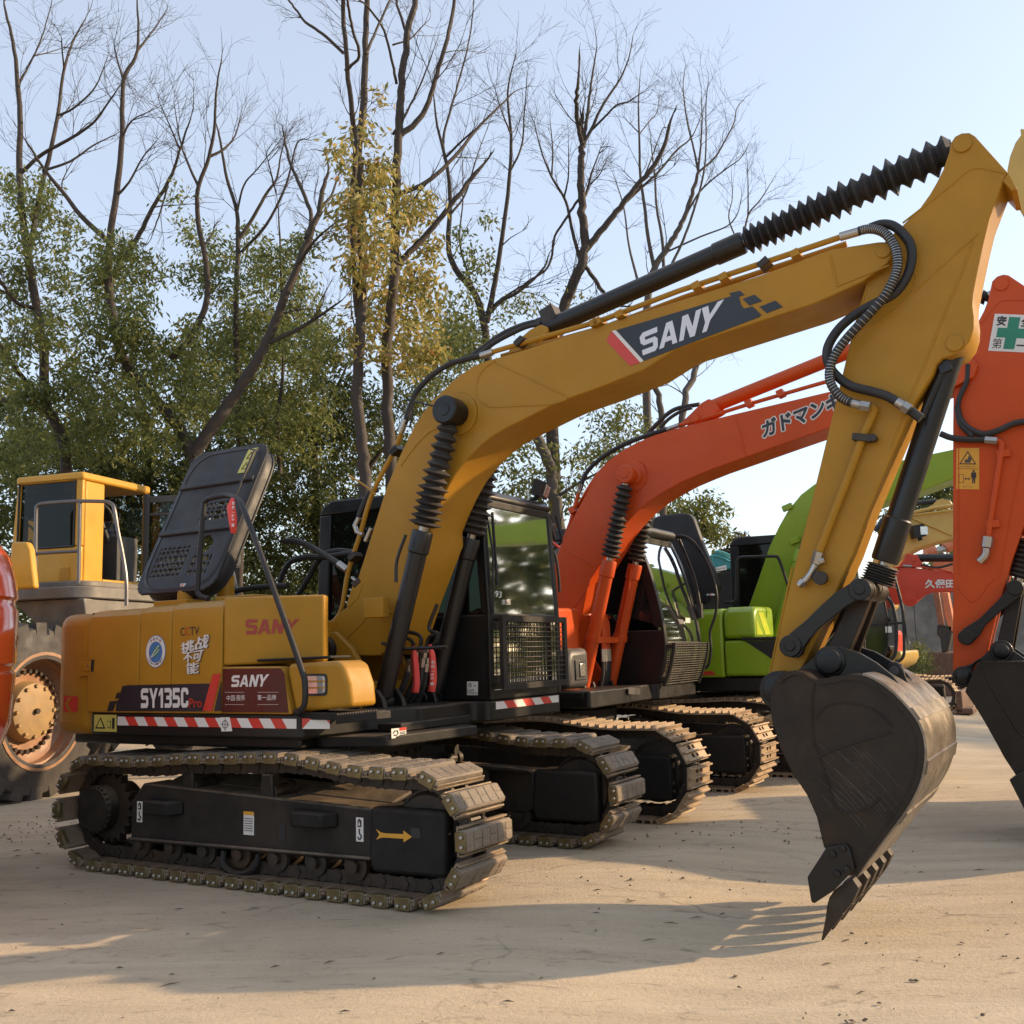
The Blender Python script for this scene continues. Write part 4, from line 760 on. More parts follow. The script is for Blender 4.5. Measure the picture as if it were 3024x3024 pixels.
def cab(r, fr, prof=None, y1=-.10, y0=-1.20, guard=True, m=BLK, dz=0, lamp=True):
    """Cab built from pillars, roof, panels and panes. prof: rear x, front x, floor z, sill z, roof z."""
    xr, xf, zf, zs, zr = prof or (-.50, 1.165, 1.09, 1.74, 2.69)
    ft = xf-.05                                                     # top of the screen leans back
    w = .065; k = MB(); ym = (y0+y1)/2
    for s, y in ((1, y1), (-1, y0)):
        ya, yb = (y-.05, y) if s > 0 else (y, y+.05)
        k.side([(xr, zf), (xf, zf), (xf, zs-.02), (xr, zs-.02)], ya, yb)
        k.side([(xr, zs-.02), (xr+.12, zs-.02), (xr+.15, zr-.10), (xr+.03, zr-.10)], ya, yb)
        k.side([(xf-w, zs-.02), (xf, zs-.02), (ft, zr-.10), (ft-w-.02, zr-.10)], ya, yb)
        xm = xr+.42*(xf-xr); k.side([(xm, zs-.02), (xm+.09, zs-.02), (xm+.09, zr-.10), (xm, zr-.10)], ya, yb)
    cb = k.build('cab', m, r, bevel=.012)
    k = MB(); k.side([(xr+.02, zr-.10), (ft, zr-.10), (ft+.01, zr-.07), (ft-.03, zr-.02), (ft-.12, zr+.005), (xr+.16, zr+.02), (xr+.06, zr-.03)], y0, y1); k.build('cab_roof', m, cb, bevel=.035, seg=3)
    k = MB()                                                        # front frame
    for y in (y1, y0+.06): k.prism([(xf-.03, y, zf), (xf+.008, y, zf), (xf+.008, y, zs), (ft+.012, y, zr-.11), (ft-.03, y, zr-.11), (xf-.03, y, zs)], (0, -.06, 0))
    k.box(xf-.03, xf+.006, y0+.06, y1-.06, zs-.06, zs-.01); k.box(xf-.03, xf+.006, y0+.06, y1-.06, zf, zf+.07); k.box(ft-.03, ft+.01, y0+.06, y1-.06, zr-.16, zr-.10)
    k.build('screen_frame', m, cb, bevel=.008)
    k = MB(); ya, yb = y0+.06, y1-.06
    k.add([(xf, ya, zs-.01), (xf, yb, zs-.01), (ft, yb, zr-.16), (ft, ya, zr-.16)], [(0, 1, 2, 3)]); k.build('windscreen', GLASS, cb, recalc=False)
    k = MB(); k.add([(xf, ya, zf+.07), (xf, yb, zf+.07), (xf, yb, zs-.06), (xf, ya, zs-.06)], [(0, 1, 2, 3)]); k.build('lower_windscreen', GLASS, cb, recalc=False)
    for y in (y1-.025, y0+.025):
        k = MB(); k.add([(xr+.1, y, zs-.02), (xf-w, y, zs-.02), (ft-w, y, zr-.10), (xr+.1, y, zr-.10)], [(0, 1, 2, 3)]); k.build('side_window', GLASSD, cb, recalc=False)
    k = MB(); k.box(xr, xr+.04, y0+.05, y1-.05, zf, zs-.15); k.box(xr+.04, xf-.03, y0+.05, y1-.05, zf+.001, zf+.05); k.build('cab_lining', CABIN, cb)
    k = MB(); k.add([(xr+.02, y0+.05, zs-.15), (xr+.02, y1-.05, zs-.15), (xr+.04, y1-.05, zr-.1), (xr+.04, y0+.05, zr-.1)], [(0, 1, 2, 3)]); k.build('rear_window', GLASSD, cb, recalc=False)
    k = MB(); xs = xr+.45; k.box(xs, xs+.5, ym-.25, ym+.25, zf+.25, zf+.42); k.prism([(xs-.08, ym-.24, zf+.4), (xs+.06, ym-.24, zf+.4), (xs-.06, ym-.24, zf+1.0), (xs-.18, ym-.24, zf+1.0)], (0, .48, 0)); k.prism([(xs-.16, ym-.13, zf+1.02), (xs-.06, ym-.13, zf+1.02), (xs-.08, ym-.13, zf+1.25), (xs-.18, ym-.13, zf+1.25)], (0, .26, 0)); k.box(xs, xs+.2, ym-.2, ym+.2, zf+.05, zf+.25)
    k.build('seat', SEAT, cb, bevel=.04, seg=3)
    k = MB()
    for s in (-1, 1): k.box(xs+.1, xs+.6, ym+s*.36-.08, ym+s*.36+.08, zf+.3, zf+.58); k.tube([(xs+.55, ym+s*.36, zf+.58), (xs+.57, ym+s*.36, zf+.72)], .02, 8)
    for s in (-1, 1): k.tube([(xf-.25, ym+s*.1, zf+.05), (xf-.2, ym+s*.1, zf+.45), (xf-.3, ym+s*.1, zf+.62)], .014, 8)
    k.build('control_console', SEAT, cb, bevel=.02)
    k = MB(); k.tube([(ft+.02, y1-.05, zr-.2), (xf+.025, y1-.045, zs+.45), (xf+.02, y1-.04, zs-.02)], .009, 6); k.tube([(xf+.012, y1-.07, zs+.75), (xf+.03, y1-.09, zs+.2)], .012, 6); k.build('wiper', PLAS, cb)
    if guard:
        gx = xf+.075; ga, gb, g0, g1 = y0+.02, y1-.06, zf+.07, zs-.03; k = MB()
        for q in ((ga, gb, g0, g0+.045), (ga, gb, g1-.045, g1), (ga, ga+.05, g0+.045, g1-.045), (gb-.05, gb, g0+.045, g1-.045)): k.box(gx-.012, gx+.012, *q)
        for i in range(1, 17): y = ga+.05+(gb-ga-.1)*i/17; k.cyl((gx-.004, y, g0+.02), (gx-.004, y, g1-.02), .0045, None, 6)
        for i in range(1, 12): z = g0+.045+(g1-g0-.09)*i/12; k.cyl((gx+.004, ga+.02, z), (gx+.004, gb-.02, z), .0045, None, 6)
        for z in (g0+.08, g1-.08): k.box(xf-.02, gx-.0125, gb-.02, gb+.05, z-.03, z+.03)
        k.build('screen_guard', FRAME_M, cb)
    return cb
# ------------------------------------------------------------------ ground
def ground_z(x, y):
    l = FS.w2l((x, y, 0)); t = min(1, max(0, (l.x-2.0)/1.5)); return -.11*t*t*(3-2*t)
def ground():
    nx = 160; xs = [(-1 if i < nx/2 else 1)*(abs(i-nx/2)/(nx/2))**3*400 for i in range(nx+1)]
    ys = [-40+ (i/160)**3*640 if i > 0 else -40 for i in range(161)]
    xs = sorted(set([-600, -200, -80, -40]+[round(-20+i*.25, 3) for i in range(161)]+[40, 80, 200, 600])); ys = sorted(set([-60, -20]+[round(-4+i*.25, 3) for i in range(121)]+[40, 80, 200, 900]))
    v = [(x, y, ground_z(x, y)) for y in ys for x in xs]; n = len(xs)
    f = [(j*n+i, j*n+i+1, (j+1)*n+i+1, (j+1)*n+i) for j in range(len(ys)-1) for i in range(n-1)]
    b = MB(); b.v = v; b.f = f; b.m = [0]*len(f)
    m = bpy.data.materials.new('yard_ground'); m.use_nodes = True; N = m.node_tree.nodes; L = m.node_tree.links; bs = N['Principled BSDF']; bs.inputs['Roughness'].default_value = .85; bs.inputs['Specular IOR Level'].default_value = .25
    tc = N.new('ShaderNodeTexCoord')
    mpn = N.new('ShaderNodeMapping'); mpn.inputs['Rotation'].default_value = (0, 0, math.radians(14)); mpn.inputs['Scale'].default_value = (.55, 1.5, 1); L.new(tc.outputs['Object'], mpn.inputs[0])
    def noise(sc_, det, rough, vec, dist=0):
        q = N.new('ShaderNodeTexNoise'); q.inputs['Scale'].default_value = sc_; q.inputs['Detail'].default_value = det; q.inputs['Roughness'].default_value = rough; q.inputs['Distortion'].default_value = dist; L.new(vec, q.inputs['Vector']); return q.outputs[0]
    def rng(src, a, b_, c_, d): q = N.new('ShaderNodeMapRange'); q.inputs[1].default_value = a; q.inputs[2].default_value = b_; q.inputs[3].default_value = c_; q.inputs[4].default_value = d; L.new(src, q.inputs[0]); return q.outputs[0]
    def mix(f_, a, b_):
        q = N.new('ShaderNodeMix'); q.data_type = 'RGBA'; L.new(f_, q.inputs[0])
        for s_, i in ((a, 6), (b_, 7)):
            if isinstance(s_, tuple): q.inputs[i].default_value = rgb(s_)
            else: L.new(s_, q.inputs[i])
        return q.outputs[2]
    big = noise(.55, 8, .62, mpn.outputs[0], .3); med = noise(2.3, 9, .7, mpn.outputs[0], .5); fine = noise(38, 6, .75, tc.outputs['Object']); sp_ = noise(7, 9, .72, mpn.outputs[0], 1.0)
    c = mix(rng(big, .3, .7, 0, 1), (.44, .345, .225), (.60, .485, .335)); c = mix(rng(med, .42, .72, 0, .65), c, (.34, .27, .19)); c = mix(rng(fine, .35, .7, 0, .40), c, (.67, .555, .39)); c = mix(rng(sp_, .56, .70, 0, .8), c, (.21, .165, .115)); 
    m2n = N.new('ShaderNodeMapping'); m2n.inputs['Rotation'].default_value = (0, 0, math.radians(24)); m2n.inputs['Scale'].default_value = (.10, 3.2, 1); L.new(tc.outputs['Object'], m2n.inputs[0])
    st = noise(1.3, 7, .6, m2n.outputs[0], .4); c = mix(rng(st, .50, .70, 0, .32), c, (.31, .245, .17)); m3n = N.new('ShaderNodeMapping'); m3n.inputs['Rotation'].default_value = (0, 0, math.radians(-31)); m3n.inputs['Scale'].default_value = (.14, 2.6, 1); L.new(tc.outputs['Object'], m3n.inputs[0])
    c = mix(rng(noise(1.7, 6, .6, m3n.outputs[0], .3), .53, .68, 0, .28), c, (.68, .58, .44)); c = mix(rng(noise(.35, 5, .55, tc.outputs['Object'], .6), .52, .68, 0, .5), c, (.33, .265, .185))
    vo = N.new('ShaderNodeTexVoronoi'); vo.feature = 'DISTANCE_TO_EDGE'; vo.inputs['Scale'].default_value = .42
    wv = N.new('ShaderNodeVectorMath'); wv.operation = 'ADD'; nv_ = N.new('ShaderNodeTexNoise'); nv_.inputs['Scale'].default_value = 1.6; nv_.inputs['Detail'].default_value = 5; L.new(tc.outputs['Object'], nv_.inputs['Vector']); sv = N.new('ShaderNodeVectorMath'); sv.operation = 'SCALE'; sv.inputs['Scale'].default_value = .9; L.new(nv_.outputs['Color'], sv.inputs[0]); L.new(tc.outputs['Object'], wv.inputs[0]); L.new(sv.outputs[0], wv.inputs[1]); L.new(wv.outputs[0], vo.inputs['Vector'])
    crk = rng(vo.outputs[0], 0, .006, .5, 0); msk = rng(noise(.9, 3, .5, tc.outputs['Object']), .44, .58, 0, 1); mu = N.new('ShaderNodeMath'); mu.operation = 'MULTIPLY'; L.new(crk, mu.inputs[0]); L.new(msk, mu.inputs[1]); c = mix(mu.outputs[0], c, (.12, .095, .075))
    # dirt specks
    v2 = N.new('ShaderNodeTexVoronoi'); v2.inputs['Scale'].default_value = 21; v2.inputs['Randomness'].default_value = 1; L.new(tc.outputs['Object'], v2.inputs['Vector']); s2 = rng(v2.outputs['Distance'], .08, .14, .5, 0); m3 = N.new('ShaderNodeMath'); m3.operation = 'MULTIPLY'; L.new(s2, m3.inputs[0]); L.new(rng(noise(1.1, 4, .6, tc.outputs['Object']),   .46, .62, 0, 1), m3.inputs[1]); c = mix(m3.outputs[0], c, (.11, .085, .065))
    L.new(c, bs.inputs['Base Color'])
    bp = N.new('ShaderNodeBump'); bp.inputs['Strength'].default_value = .8; bp.inputs['Distance'].default_value = .012; ad = N.new('ShaderNodeMath'); ad.operation = 'ADD'; L.new(fine, ad.inputs[0]); L.new(med, ad.inputs[1]); L.new(ad.outputs[0], bp.inputs['Height']); L.new(bp.outputs[0], bs.inputs['Normal'])
    o = b.build('ground', m, flip=False, recalc=False); o['kind'] = 'structure'; return o
# ------------------------------------------------------------------ the neighbours in the row
def offs(dx, dy, dth=0):
    p = FS.l2w((dx, dy, 0)); return Frame(p.x, p.y, TH+dth)
FO, FG = offs(.1, -3.2), offs(.8, -6.5)
CROP['Y'] = (2550, 1350, .36239); CROP['Z'] = (2050, 1550, .20704); CROP['m'] = (1400, 1300, .23290)
def house(r, paint, x1=.62, name='engine_house', ztop=1.83, rear=-2.12):
    arc = [(-1.40, 1.20), (-1.72, 1.19)] + [(-.15-(abs(rear)-.1)*math.cos(a), 1.30*math.sin(a)) for a in [math.radians(d) for d in (44, 32, 18, 0, -18, -32, -44)]] + [(-1.72, -1.19), (-1.40, -1.20)]
    b = MB(); b.plan(arc, .93, ztop-.03); b.build('counterweight', paint, r, bevel=.08, seg=3, bang=55)
    b = MB(); b.plan(rounded([(-1.39, 1.2), (x1+.45, 1.15), (x1+.45, .3), (.85, .3), (.85, -.36), (.92, -.38), (.92, -1.42), (-.6, -1.42), (-.65, -1.2), (-1.39, -1.2)], .04), .93, 1.08); b.build('deck_skirt', BLK, r, bevel=.012)
    b = MB(); pr = [(.42, 1.085), (1.215, 1.085), (1.215, ztop-.12), (1.19, ztop-.04), (1.10, ztop), (.42, ztop+.01)]
    b.prism([(-1.385, y, z) for y, z in pr], (x1+1.385, 0, 0)); h = b.build(name, paint, r, bevel=.03, seg=3)
    return h
def cab_curved(r, paint=BLK, m2=GLASS):
    fp = [(.80, 1.05), (.90, 1.12), (.965, 1.3), (.99, 1.5), (.955, 1.8), (.88, 2.12), (.80, 2.38), (.70, 2.60)]
    fine = [(p.x, p.y) for p in smooth_path([Vector((a, b, 0)) for a, b in fp], 4)]; y1, y0 = -.385, -1.43; xr = -.70
    def at(z):
        for a, b in zip(fine, fine[1:]):
            if a[1] <= z <= b[1]: t = (z-a[1])/(b[1]-a[1]+1e-6); return a[0]*(1-t)+b[0]*t
        return fine[-1][0] if z > 2 else fine[0][0]
    k = MB()
    for s, y in ((1, y1), (-1, y0)):
        ya, yb = (y-.05, y) if s > 0 else (y, y+.05)
        low = [p for p in fine if p[1] < 1.62]; k.side([(xr, 1.05)]+low+[(at(1.62), 1.62), (.55, 1.62), (.42, 1.80), (xr, 1.80)], ya, yb)
        k.side([(xr, 1.80), (xr+.14, 1.80), (xr+.18, 2.6), (xr+.05, 2.6)], ya, yb); k.side([(.02, 1.80), (.10, 1.80), (.10, 2.6), (.02, 2.6)], ya, yb)
        up = [p for p in fine if p[1] >= 1.62]; k.side(up+[(p[0]-.10, p[1]) for p in reversed(up)], ya, yb)
    cb = k.build('cab', paint, r, bevel=.012)
    k = MB(); k.side([(xr+.03, 2.6), (.70, 2.6), (.70, 2.64), (.60, 2.70), (.4, 2.72), (xr+.2, 2.74), (xr+.08, 2.68)], y0, y1); k.build('cab_roof', paint, cb, bevel=.04, seg=3)
    k = MB()
    for y in (y1, y0+.07): k.loft([[(p[0]-.02, y, p[1]), (p[0]+.012, y, p[1]), (p[0]+.012, y-.07, p[1]), (p[0]-.02, y-.07, p[1])] for p in fine])
    k.box(at(1.48)-.02, at(1.48)+.01, y0+.07, y1-.07, 1.455, 1.50); k.box(at(2.55)-.02, at(2.55)+.012, y0+.07, y1-.07, 2.53, 2.60); k.build('screen_frame', paint, cb, bevel=.01)
    for nm, za, zb in (('windscreen', 1.5, 2.54), ('lower_windscreen', 1.1, 1.455)):
        k = MB(); zs = [za+(zb-za)*i/8 for i in range(9)]; k.strip([[(at(z), y0+.06, z), (at(z), y1-.06, z)] for z in zs]); k.build(nm, m2, cb, recalc=False)
    k = MB(); k.add([(xr+.1, y1-.025, 1.79), (.5, y1-.025, 1.79), (at(1.7), y1-.025, 1.65), (.68, y1-.025, 2.6), (xr+.1, y1-.025, 2.6)], [(0, 1, 2, 3, 4)]); k.build('side_window', SMOKED, cb, recalc=False)
    k = MB(); k.add([(xr+.1, y0+.025, 1.79), (.5, y0+.025, 1.79), (at(1.7), y0+.025, 1.65), (.68, y0+.025, 2.6), (xr+.1, y0+.025, 2.6)], [(0, 1, 2, 3, 4)]); k.build('side_window', GLASSD, cb, recalc=False)
    k = MB(); k.box(xr, xr+.04, y0+.05, y1-.05, 1.05, 2.0); k.box(xr+.04, .78, y0+.05, y1-.05, 1.05, 1.1); k.build('cab_lining', CABIN, cb)
    k = MB(); xs = -.2; ym = -.9; k.box(xs, xs+.5, ym-.25, ym+.25, 1.3, 1.5); k.prism([(xs-.06, ym-.24, 1.48), (xs+.08, ym-.24, 1.48), (xs-.04, ym-.24, 2.1), (xs-.16, ym-.24, 2.1)], (0, .48, 0)); k.box(xs-.16, xs-.06, ym-.13, ym+.13, 2.12, 2.32); k.build('seat', SEAT, cb, bevel=.04)
    return cb, at
def box_boom(r, fr, ol, m, seams=(), yb=.21):
    b = MB(); b.side(ol, -yb, yb); o = b.build('boom', m, r, bevel=.008)
    tubes(fr, 'weld_seam', m, o, seams, .007, yb)
    return o
def orange():
    r = thing('crawler_excavator', 'orange crawler excavator with black cab, rubber bellows and steel tracks behind the mustard one', 'excavator', FO)
    undercarriage(r, 'grouser', detail=False)
    T = lambda c, pts, y=.21: XZ(FO.side(c, pts, y))
    foot = [(.02, 1.60), (-.02, 1.50), (.03, 1.42), (.22, 1.40)]
    ol = [(.22, 1.40)]+[(.30, 1.46)]+T('O', [(440, 870), (560, 690), (640, 560), (720, 420), (800, 310), (930, 175)])+T('P', [(480, 1440), (550, 1385), (620, 1340), (760, 1262), (880, 1210), (1000, 1162), (1220, 1085), (1500, 985), (1800, 880)])
    e0, e1 = T('P', [(1220, 1085), (1800, 880)]), T('P', [(1130, 780), (1900, 598)])
    def ext(e, x): t = (x-e[0][0])/(e[1][0]-e[0][0]); return (x, e[0][1]+(e[1][1]-e[0][1])*t)
    ol += [ext(e0, 3.5), (3.95, 3.55), (4.08, 3.60), (4.12, 3.70), (4.06, 3.80), ext(e1, 3.8)]
    ol += list(reversed(T('P', [(0, 1450), (60, 1330), (140, 1205), (230, 1115), (330, 1040), (420, 990), (560, 930), (720, 882), (1130, 780), (1900, 598)])))
    ol += T('O', [(440, -10), (330, 190), (225, 410), (110, 720)])+foot[:3]
    bm = box_boom(r, FO, ol, ORG, [('P', [(1140, 785), (1180, 930), (1215, 1085)]), ('P', [(345, 1135), (430, 1110), (500, 1150), (510, 1230), (460, 1290)]), ('O', [(250, 575), (380, 640), (500, 710)]), ('O', [(120, 1150), (250, 1150), (420, 940), (470, 800)])])
    k = MB()
    c0 = FO.side('P', [(342, 1205)], .40)[0]
    for s in (1, -1): k = MB(); k.lathe((c0.x, s*.21, c0.z), (c0.x, s*.40, c0.z), [(0, .16), (.012, .16), (.013, .10), (.03, .08), (.08, .08), (.081, .09), (.17, .09), (.18, .08), (.1801, .045), (.19, .04)], 28); k.build('boom_pin', ORG, bm)
    e = FO.side('O', [(640, 1880)], -RY)[0]
    hd = (FO.side('O', [(610, 660)], RY)[0]-FO.side('O', [(400, 1560)], RY)[0]).length + (FO.side('O', [(400, 1560)], RY)[0]-Vector((e.x, RY, e.z))).length
    for s in (1, -1):
        pa, pb = Vector((e.x, s*RY, e.z)), Vector((c0.x, s*RY, c0.z)); L = (pb-pa).length
        o = ram(r, 'boom_ram', pa, pb, hd, None, .066, ORG, (L-.10, hd+.03, .080, .105), 13)
        k = MB(); d = (pb-pa).normalized(); n2 = Vector((-d.z, 0, d.x)); k.lathe(pa+d*.50, pa+d*.56, [(0, .078), (.06, .078)], 20); k.box(e.x+.12, e.x+.16, min(0, s*RY), max(0, s*RY), e.z+.46, e.z+.52); k.tube([pa+d*.6-n2*.02-Vector((0, s*.075, 0)), pa+d*(hd-.25)-n2*.02-Vector((0, s*.08, 0)), pa+d*(hd-.05)-Vector((0, s*.08, 0))], .012, 8); k.build('ram_pipe', ORG, o)
    for i in range(4):
        x = e.x+.13-.02*i; y = .12-.09*i; k = MB(); k.tube(smooth_path([(x-.05, y+.25-.15*i, e.z+.72), (x, y+.05, e.z+.74), (x+.02, y, e.z+.66), (x+.02, y, e.z+.40)], 4), .016, 8, 0); k.tube([(x+.02, y, e.z+.40), (x+.02, y, e.z+.28)], .022, 8, 1); k.tube(smooth_path([(x+.02, y, e.z+.28), (x, y, e.z+.1), (x-.08, y, e.z-.1)], 4), .02, 8, 2); k.build('hydraulic_hose', [ORG, CHROME, HOSE], r)
    # arm, its ram, and the bucket
    a = T('Q', [(1262, 370), (1275, 310), (1330, 255), (1400, 232), (1460, 240), (1640, 360), (1900, 520), (2150, 700)], .15)+[(4.86, 3.88), (4.80, 3.2), (4.70, 2.9), (4.55, 2.86)]
    a += T('W', [(622, 740), (600, 830), (560, 960), (525, 1100), (500, 1210), (440, 1290), (380, 1330), (345, 1290), (345, 1000), (345, 600), (345, 100)], .15)+T('Q', [(835, 1500), (860, 1380)], .15)+T('Q', [(930, 1200), (1030, 980), (1100, 800), (1180, 650), (1230, 520)], .15)
    b = MB(); b.side(a, -.15, .15); arm = b.build('arm', ORG, r, bevel=.008)
    tubes(FO, 'weld_seam', ORG, arm, [('Q', [(1640, 530), (1400, 530), (1340, 560), (1240, 680), (1150, 800)]), ('W', [(360, 850), (400, 900), (435, 928), (475, 900), (510, 850), (540, 820)]), ('W', [(372, 0), (372, 500), (372, 800)]), ('W', [(675, 250), (640, 420), (605, 620), (570, 820)])], .006, .15)
    k = MB(); q = FO.side('Q', [(1380, 345)], .15)[0]; k.cyl((q.x, -.16, q.z), (q.x, .163, q.z), .055, None, 24); k.build('arm_pin', ORG, arm, bevel=.003)
    pa = FO.side('P', [(955, 735)], 0)[0]; h1 = (Vector((q.x, 0, q.z))-pa).length
    o = ram(r, 'arm_ram', pa, (q.x, 0, q.z), h1-.72, None, .066, ORG, (h1-.71, h1-.12, .09, .06), 12, headlen=.2)
    for s in (1, -1):
        k = MB(); k.side(T('P', [(750, 845), (830, 770), (900, 700), (950, 672), (1000, 690), (1028, 750), (1000, 770), (880, 830)], .09), min(s*.06, s*.10), max(s*.06, s*.10)); k.build('ram_bracket', ORG, bm, bevel=.006)
    def hose(name, c, pts, y, rr, m, par): k = MB(); k.tube(smooth_path(FO.side(c, pts, y), 5), rr, 8); return k.build(name, m, par)
    hose('steel_pipe', 'P', [(735, 860), (900, 815), (1200, 720), (1470, 640), (1800, 545), (2000, 490)], .17, .019, ORG, bm)
    hose('steel_pipe', 'P', [(-40, 1560), (-5, 1430), (25, 1330)], .17, .019, ORG, bm); hose('steel_pipe', 'O', [(60, 1000), (110, 800), (200, 500), (300, 220), (350, 20)], .17, .02, ORG, bm)
    hose('hydraulic_hose', 'P', [(30, 1320), (70, 1210), (150, 1120), (280, 1030), (420, 965), (560, 915), (660, 885)], .18, .024, HOSE, bm)
    hose('hydraulic_hose', 'P', [(520, 915), (580, 850), (660, 775), (740, 735), (885, 710)], .02, .022, HOSE, bm); hose('hydraulic_hose', 'P', [(600, 880), (670, 810), (760, 755), (830, 735)], .08, .018, HOSE, bm)
    tubes(FO, 'hose_fitting', CHROME, bm, [('P', [(650, 890), (738, 858)]), ('P', [(22, 1340), (42, 1280)])], .026, .18)
    for c, p in [('P', (860, 815)), ('P', (1240, 705)), ('P', (1465, 635)), ('O', (300, 185)), ('O', (95, 825))]:
        k = MB(); q2 = FO.side(c, [p], .18)[0]; k.obox(q2, (.03, 0, .01), (0, .05, 0), (-.01, 0, .03)); k.build('pipe_bracket', ORG, bm, bevel=.004)
    hose('hydraulic_hose', 'Q', [(1000, 1260), (985, 1450), (900, 1650), (885, 1800), (920, 1950), (1050, 2080)], .2, .022, HOSE, arm)
    hose('hydraulic_hose', 'W', [(365, 0), (380, 60), (420, 105), (490, 132), (560, 115), (640, 80), (720, 70)], .2, .026, HOSE, arm); hose('hydraulic_hose', 'W', [(285, 130), (340, 150), (420, 158), (500, 158)], .2, .026, HOSE, arm)
    hose('steel_pipe', 'W', [(550, 162), (575, 180), (570, 240), (540, 430), (520, 560), (512, 620)], .185, .024, ORG, arm)
    tubes(FO, 'hose_fitting', CHROME, arm, [('W', [(497, 158), (555, 163)])], .032, .2)
    k = MB(); k.tube(FO.side('W', [(512, 620), (505, 670)], .2), .045, 8); k.tube(smooth_path(FO.side('W', [(504, 675), (498, 710), (470, 740)], .2), 4), .032, 8); k.build('outlet_fitting', CHROME, arm)
    for p in ((585, 225), (535, 560)): k = MB(); q2 = FO.side('W', [p], .17)[0]; k.obox(q2, (.05, 0, 0), (0, .03, 0), (0, 0, .03)); k.build('pipe_bracket', ORG, arm, bevel=.004)
    pa = Vector((4.72, 0, 3.15)); pb = FO.side('W', [(645, 860)], 0)[0]; L = (pb-pa).length; ram(r, 'bucket_ram', pa, pb, L-.42, None, .07, ORG, (L-.40, L-.08, .095, .10, .1, .25), 8, headlen=.34)
    lk = T('W', [(375, 1100), (390, 1060), (420, 1040), (470, 1010), (560, 920), (615, 860), (640, 835), (670, 850), (675, 890), (640, 920), (560, 985), (500, 1040), (470, 1090), (440, 1120), (400, 1130)], .23)
    q1, q3 = FO.side('W', [(408, 1098), (640, 862)], .23)
    for s in (1, -1):
        k = MB(); k.side(lk, min(s*.19, s*.23), max(s*.19, s*.23))
        for q2 in (q1, q3): k.cyl((q2.x, s*.16, q2.z), (q2.x, s*.25, q2.z), .062, None, 20)
        k.build('rocker_link', BLK, r, bevel=.006)
    q4 = FO.side('W', [(580, 1160)], .25)[0]; k = MB(); k.cyl((q3.x, -.17, q3.z), (q3.x, .17, q3.z), .06)
    for s in (1, -1): k.prism([(q3.x+.05, s*.07, q3.z), (q3.x-.05, s*.07, q3.z), (q4.x-.06, s*.12, q4.z), (q4.x+.06, s*.12, q4.z)], (0, s*.05, 0))
    k.build('bucket_link', BUCK, r, bevel=.006)
    # bucket, only its left part is inside the picture
    Yb = .50
    bk = T('R', [(660, 190), (1140, 188)], Yb); p0 = bk[0]
    prof = T('R', [(690, 188), (1140, 186)], Yb)+[(p0[0]+1.15, p0[1]-.05), (p0[0]+1.38, p0[1]-.30), (p0[0]+1.42, p0[1]-.62), (p0[0]+1.25, p0[1]-.98), (p0[0]+.92, p0[1]-1.18)]
    mth = T('R', [(1060, 1420), (1045, 1355), (935, 1190), (860, 1050), (720, 800), (620, 640), (525, 500), (570, 400), (625, 270), (655, 205)], Yb)
    b = MB()
    for s in (1, -1): b.side(prof+mth, min(s*(Yb-.03), s*Yb), max(s*(Yb-.03), s*Yb))
    o = b.build('bucket', BUCK, r, bevel=.008)
    k = MB(); P2 = [Vector((p[0], p[1], 0)) for p in prof]; cc = sum(P2, Vector())/len(P2); ins = [p+(cc-p).normalized()*.03 for p in P2]
    k.loft([[(p.x, y, p.y) for p in P2+list(reversed(ins))] for y in (-Yb-.01, Yb+.01)]); k.build('bucket_shell', BUCK, o)
    k = MB(); k.side(T('R', [(400, 300), (430, 260), (560, 225), (700, 140), (780, 60), (850, -10), (930, -20), (1000, 60), (1100, 130), (1180, 190), (640, 195), (560, 330), (480, 440), (420, 400)], .28), .19, .23)
    k.side(T('R', [(400, 300), (430, 260), (560, 225), (700, 140), (780, 60), (850, -10), (930, -20), (1000, 60), (1100, 130), (1180, 190), (640, 195), (560, 330), (480, 440), (420, 400)], .28), -.23, -.19)
    for c, p in (('R', (505, 350)), ('R', (900, 80))): q2 = FO.side(c, [p], .28)[0]; k.lathe((q2.x, .16, q2.z), (q2.x, .29, q2.z), [(0, .06), (.001, .085), (.1, .085), (.101, .06), (.12, .06), (.13, .04)], 24)
    k.build('bucket_ear', BLK, o, bevel=.006)
    k = MB(); k.tube(smooth_path(FO.side('R', [(690, 230), (780, 410), (860, 560), (970, 740), (1100, 940), (1250, 1000)], Yb), 4), .008, 6); k.build('weld_seam', BUCK, o)
    k = MB(); k.side(T('R', [(985, 1415), (1045, 1370), (1200, 1300), (1300, 1500), (1250, 1800), (1150, 1740)], Yb+.03), Yb+.001, Yb+.035); k.build('side_cutter', BLK, o, bevel=.006)
    for j in range(5):
        yc = .42-.21*j; lx, lz = mth[0]; k = MB(); A = [(lx+.02, lz+.05), (lx+.42, lz-.02), (lx+.24, lz-.26), (lx+.12, lz-.30)]; k.side(A, yc-.05, yc+.05); k.side([(lx+.12, lz-.301), (lx+.24, lz-.261), (lx+.22, lz-.44), (lx+.17, lz-.47)], yc-.03, yc+.03); k.build('bucket_tooth', RUSTY, o, bevel=.005)
    # lettering
    k = MB(); qd = FO.side('P', [(1335, 960), (2030, 700), (2010, 560), (1320, 835)], .212)
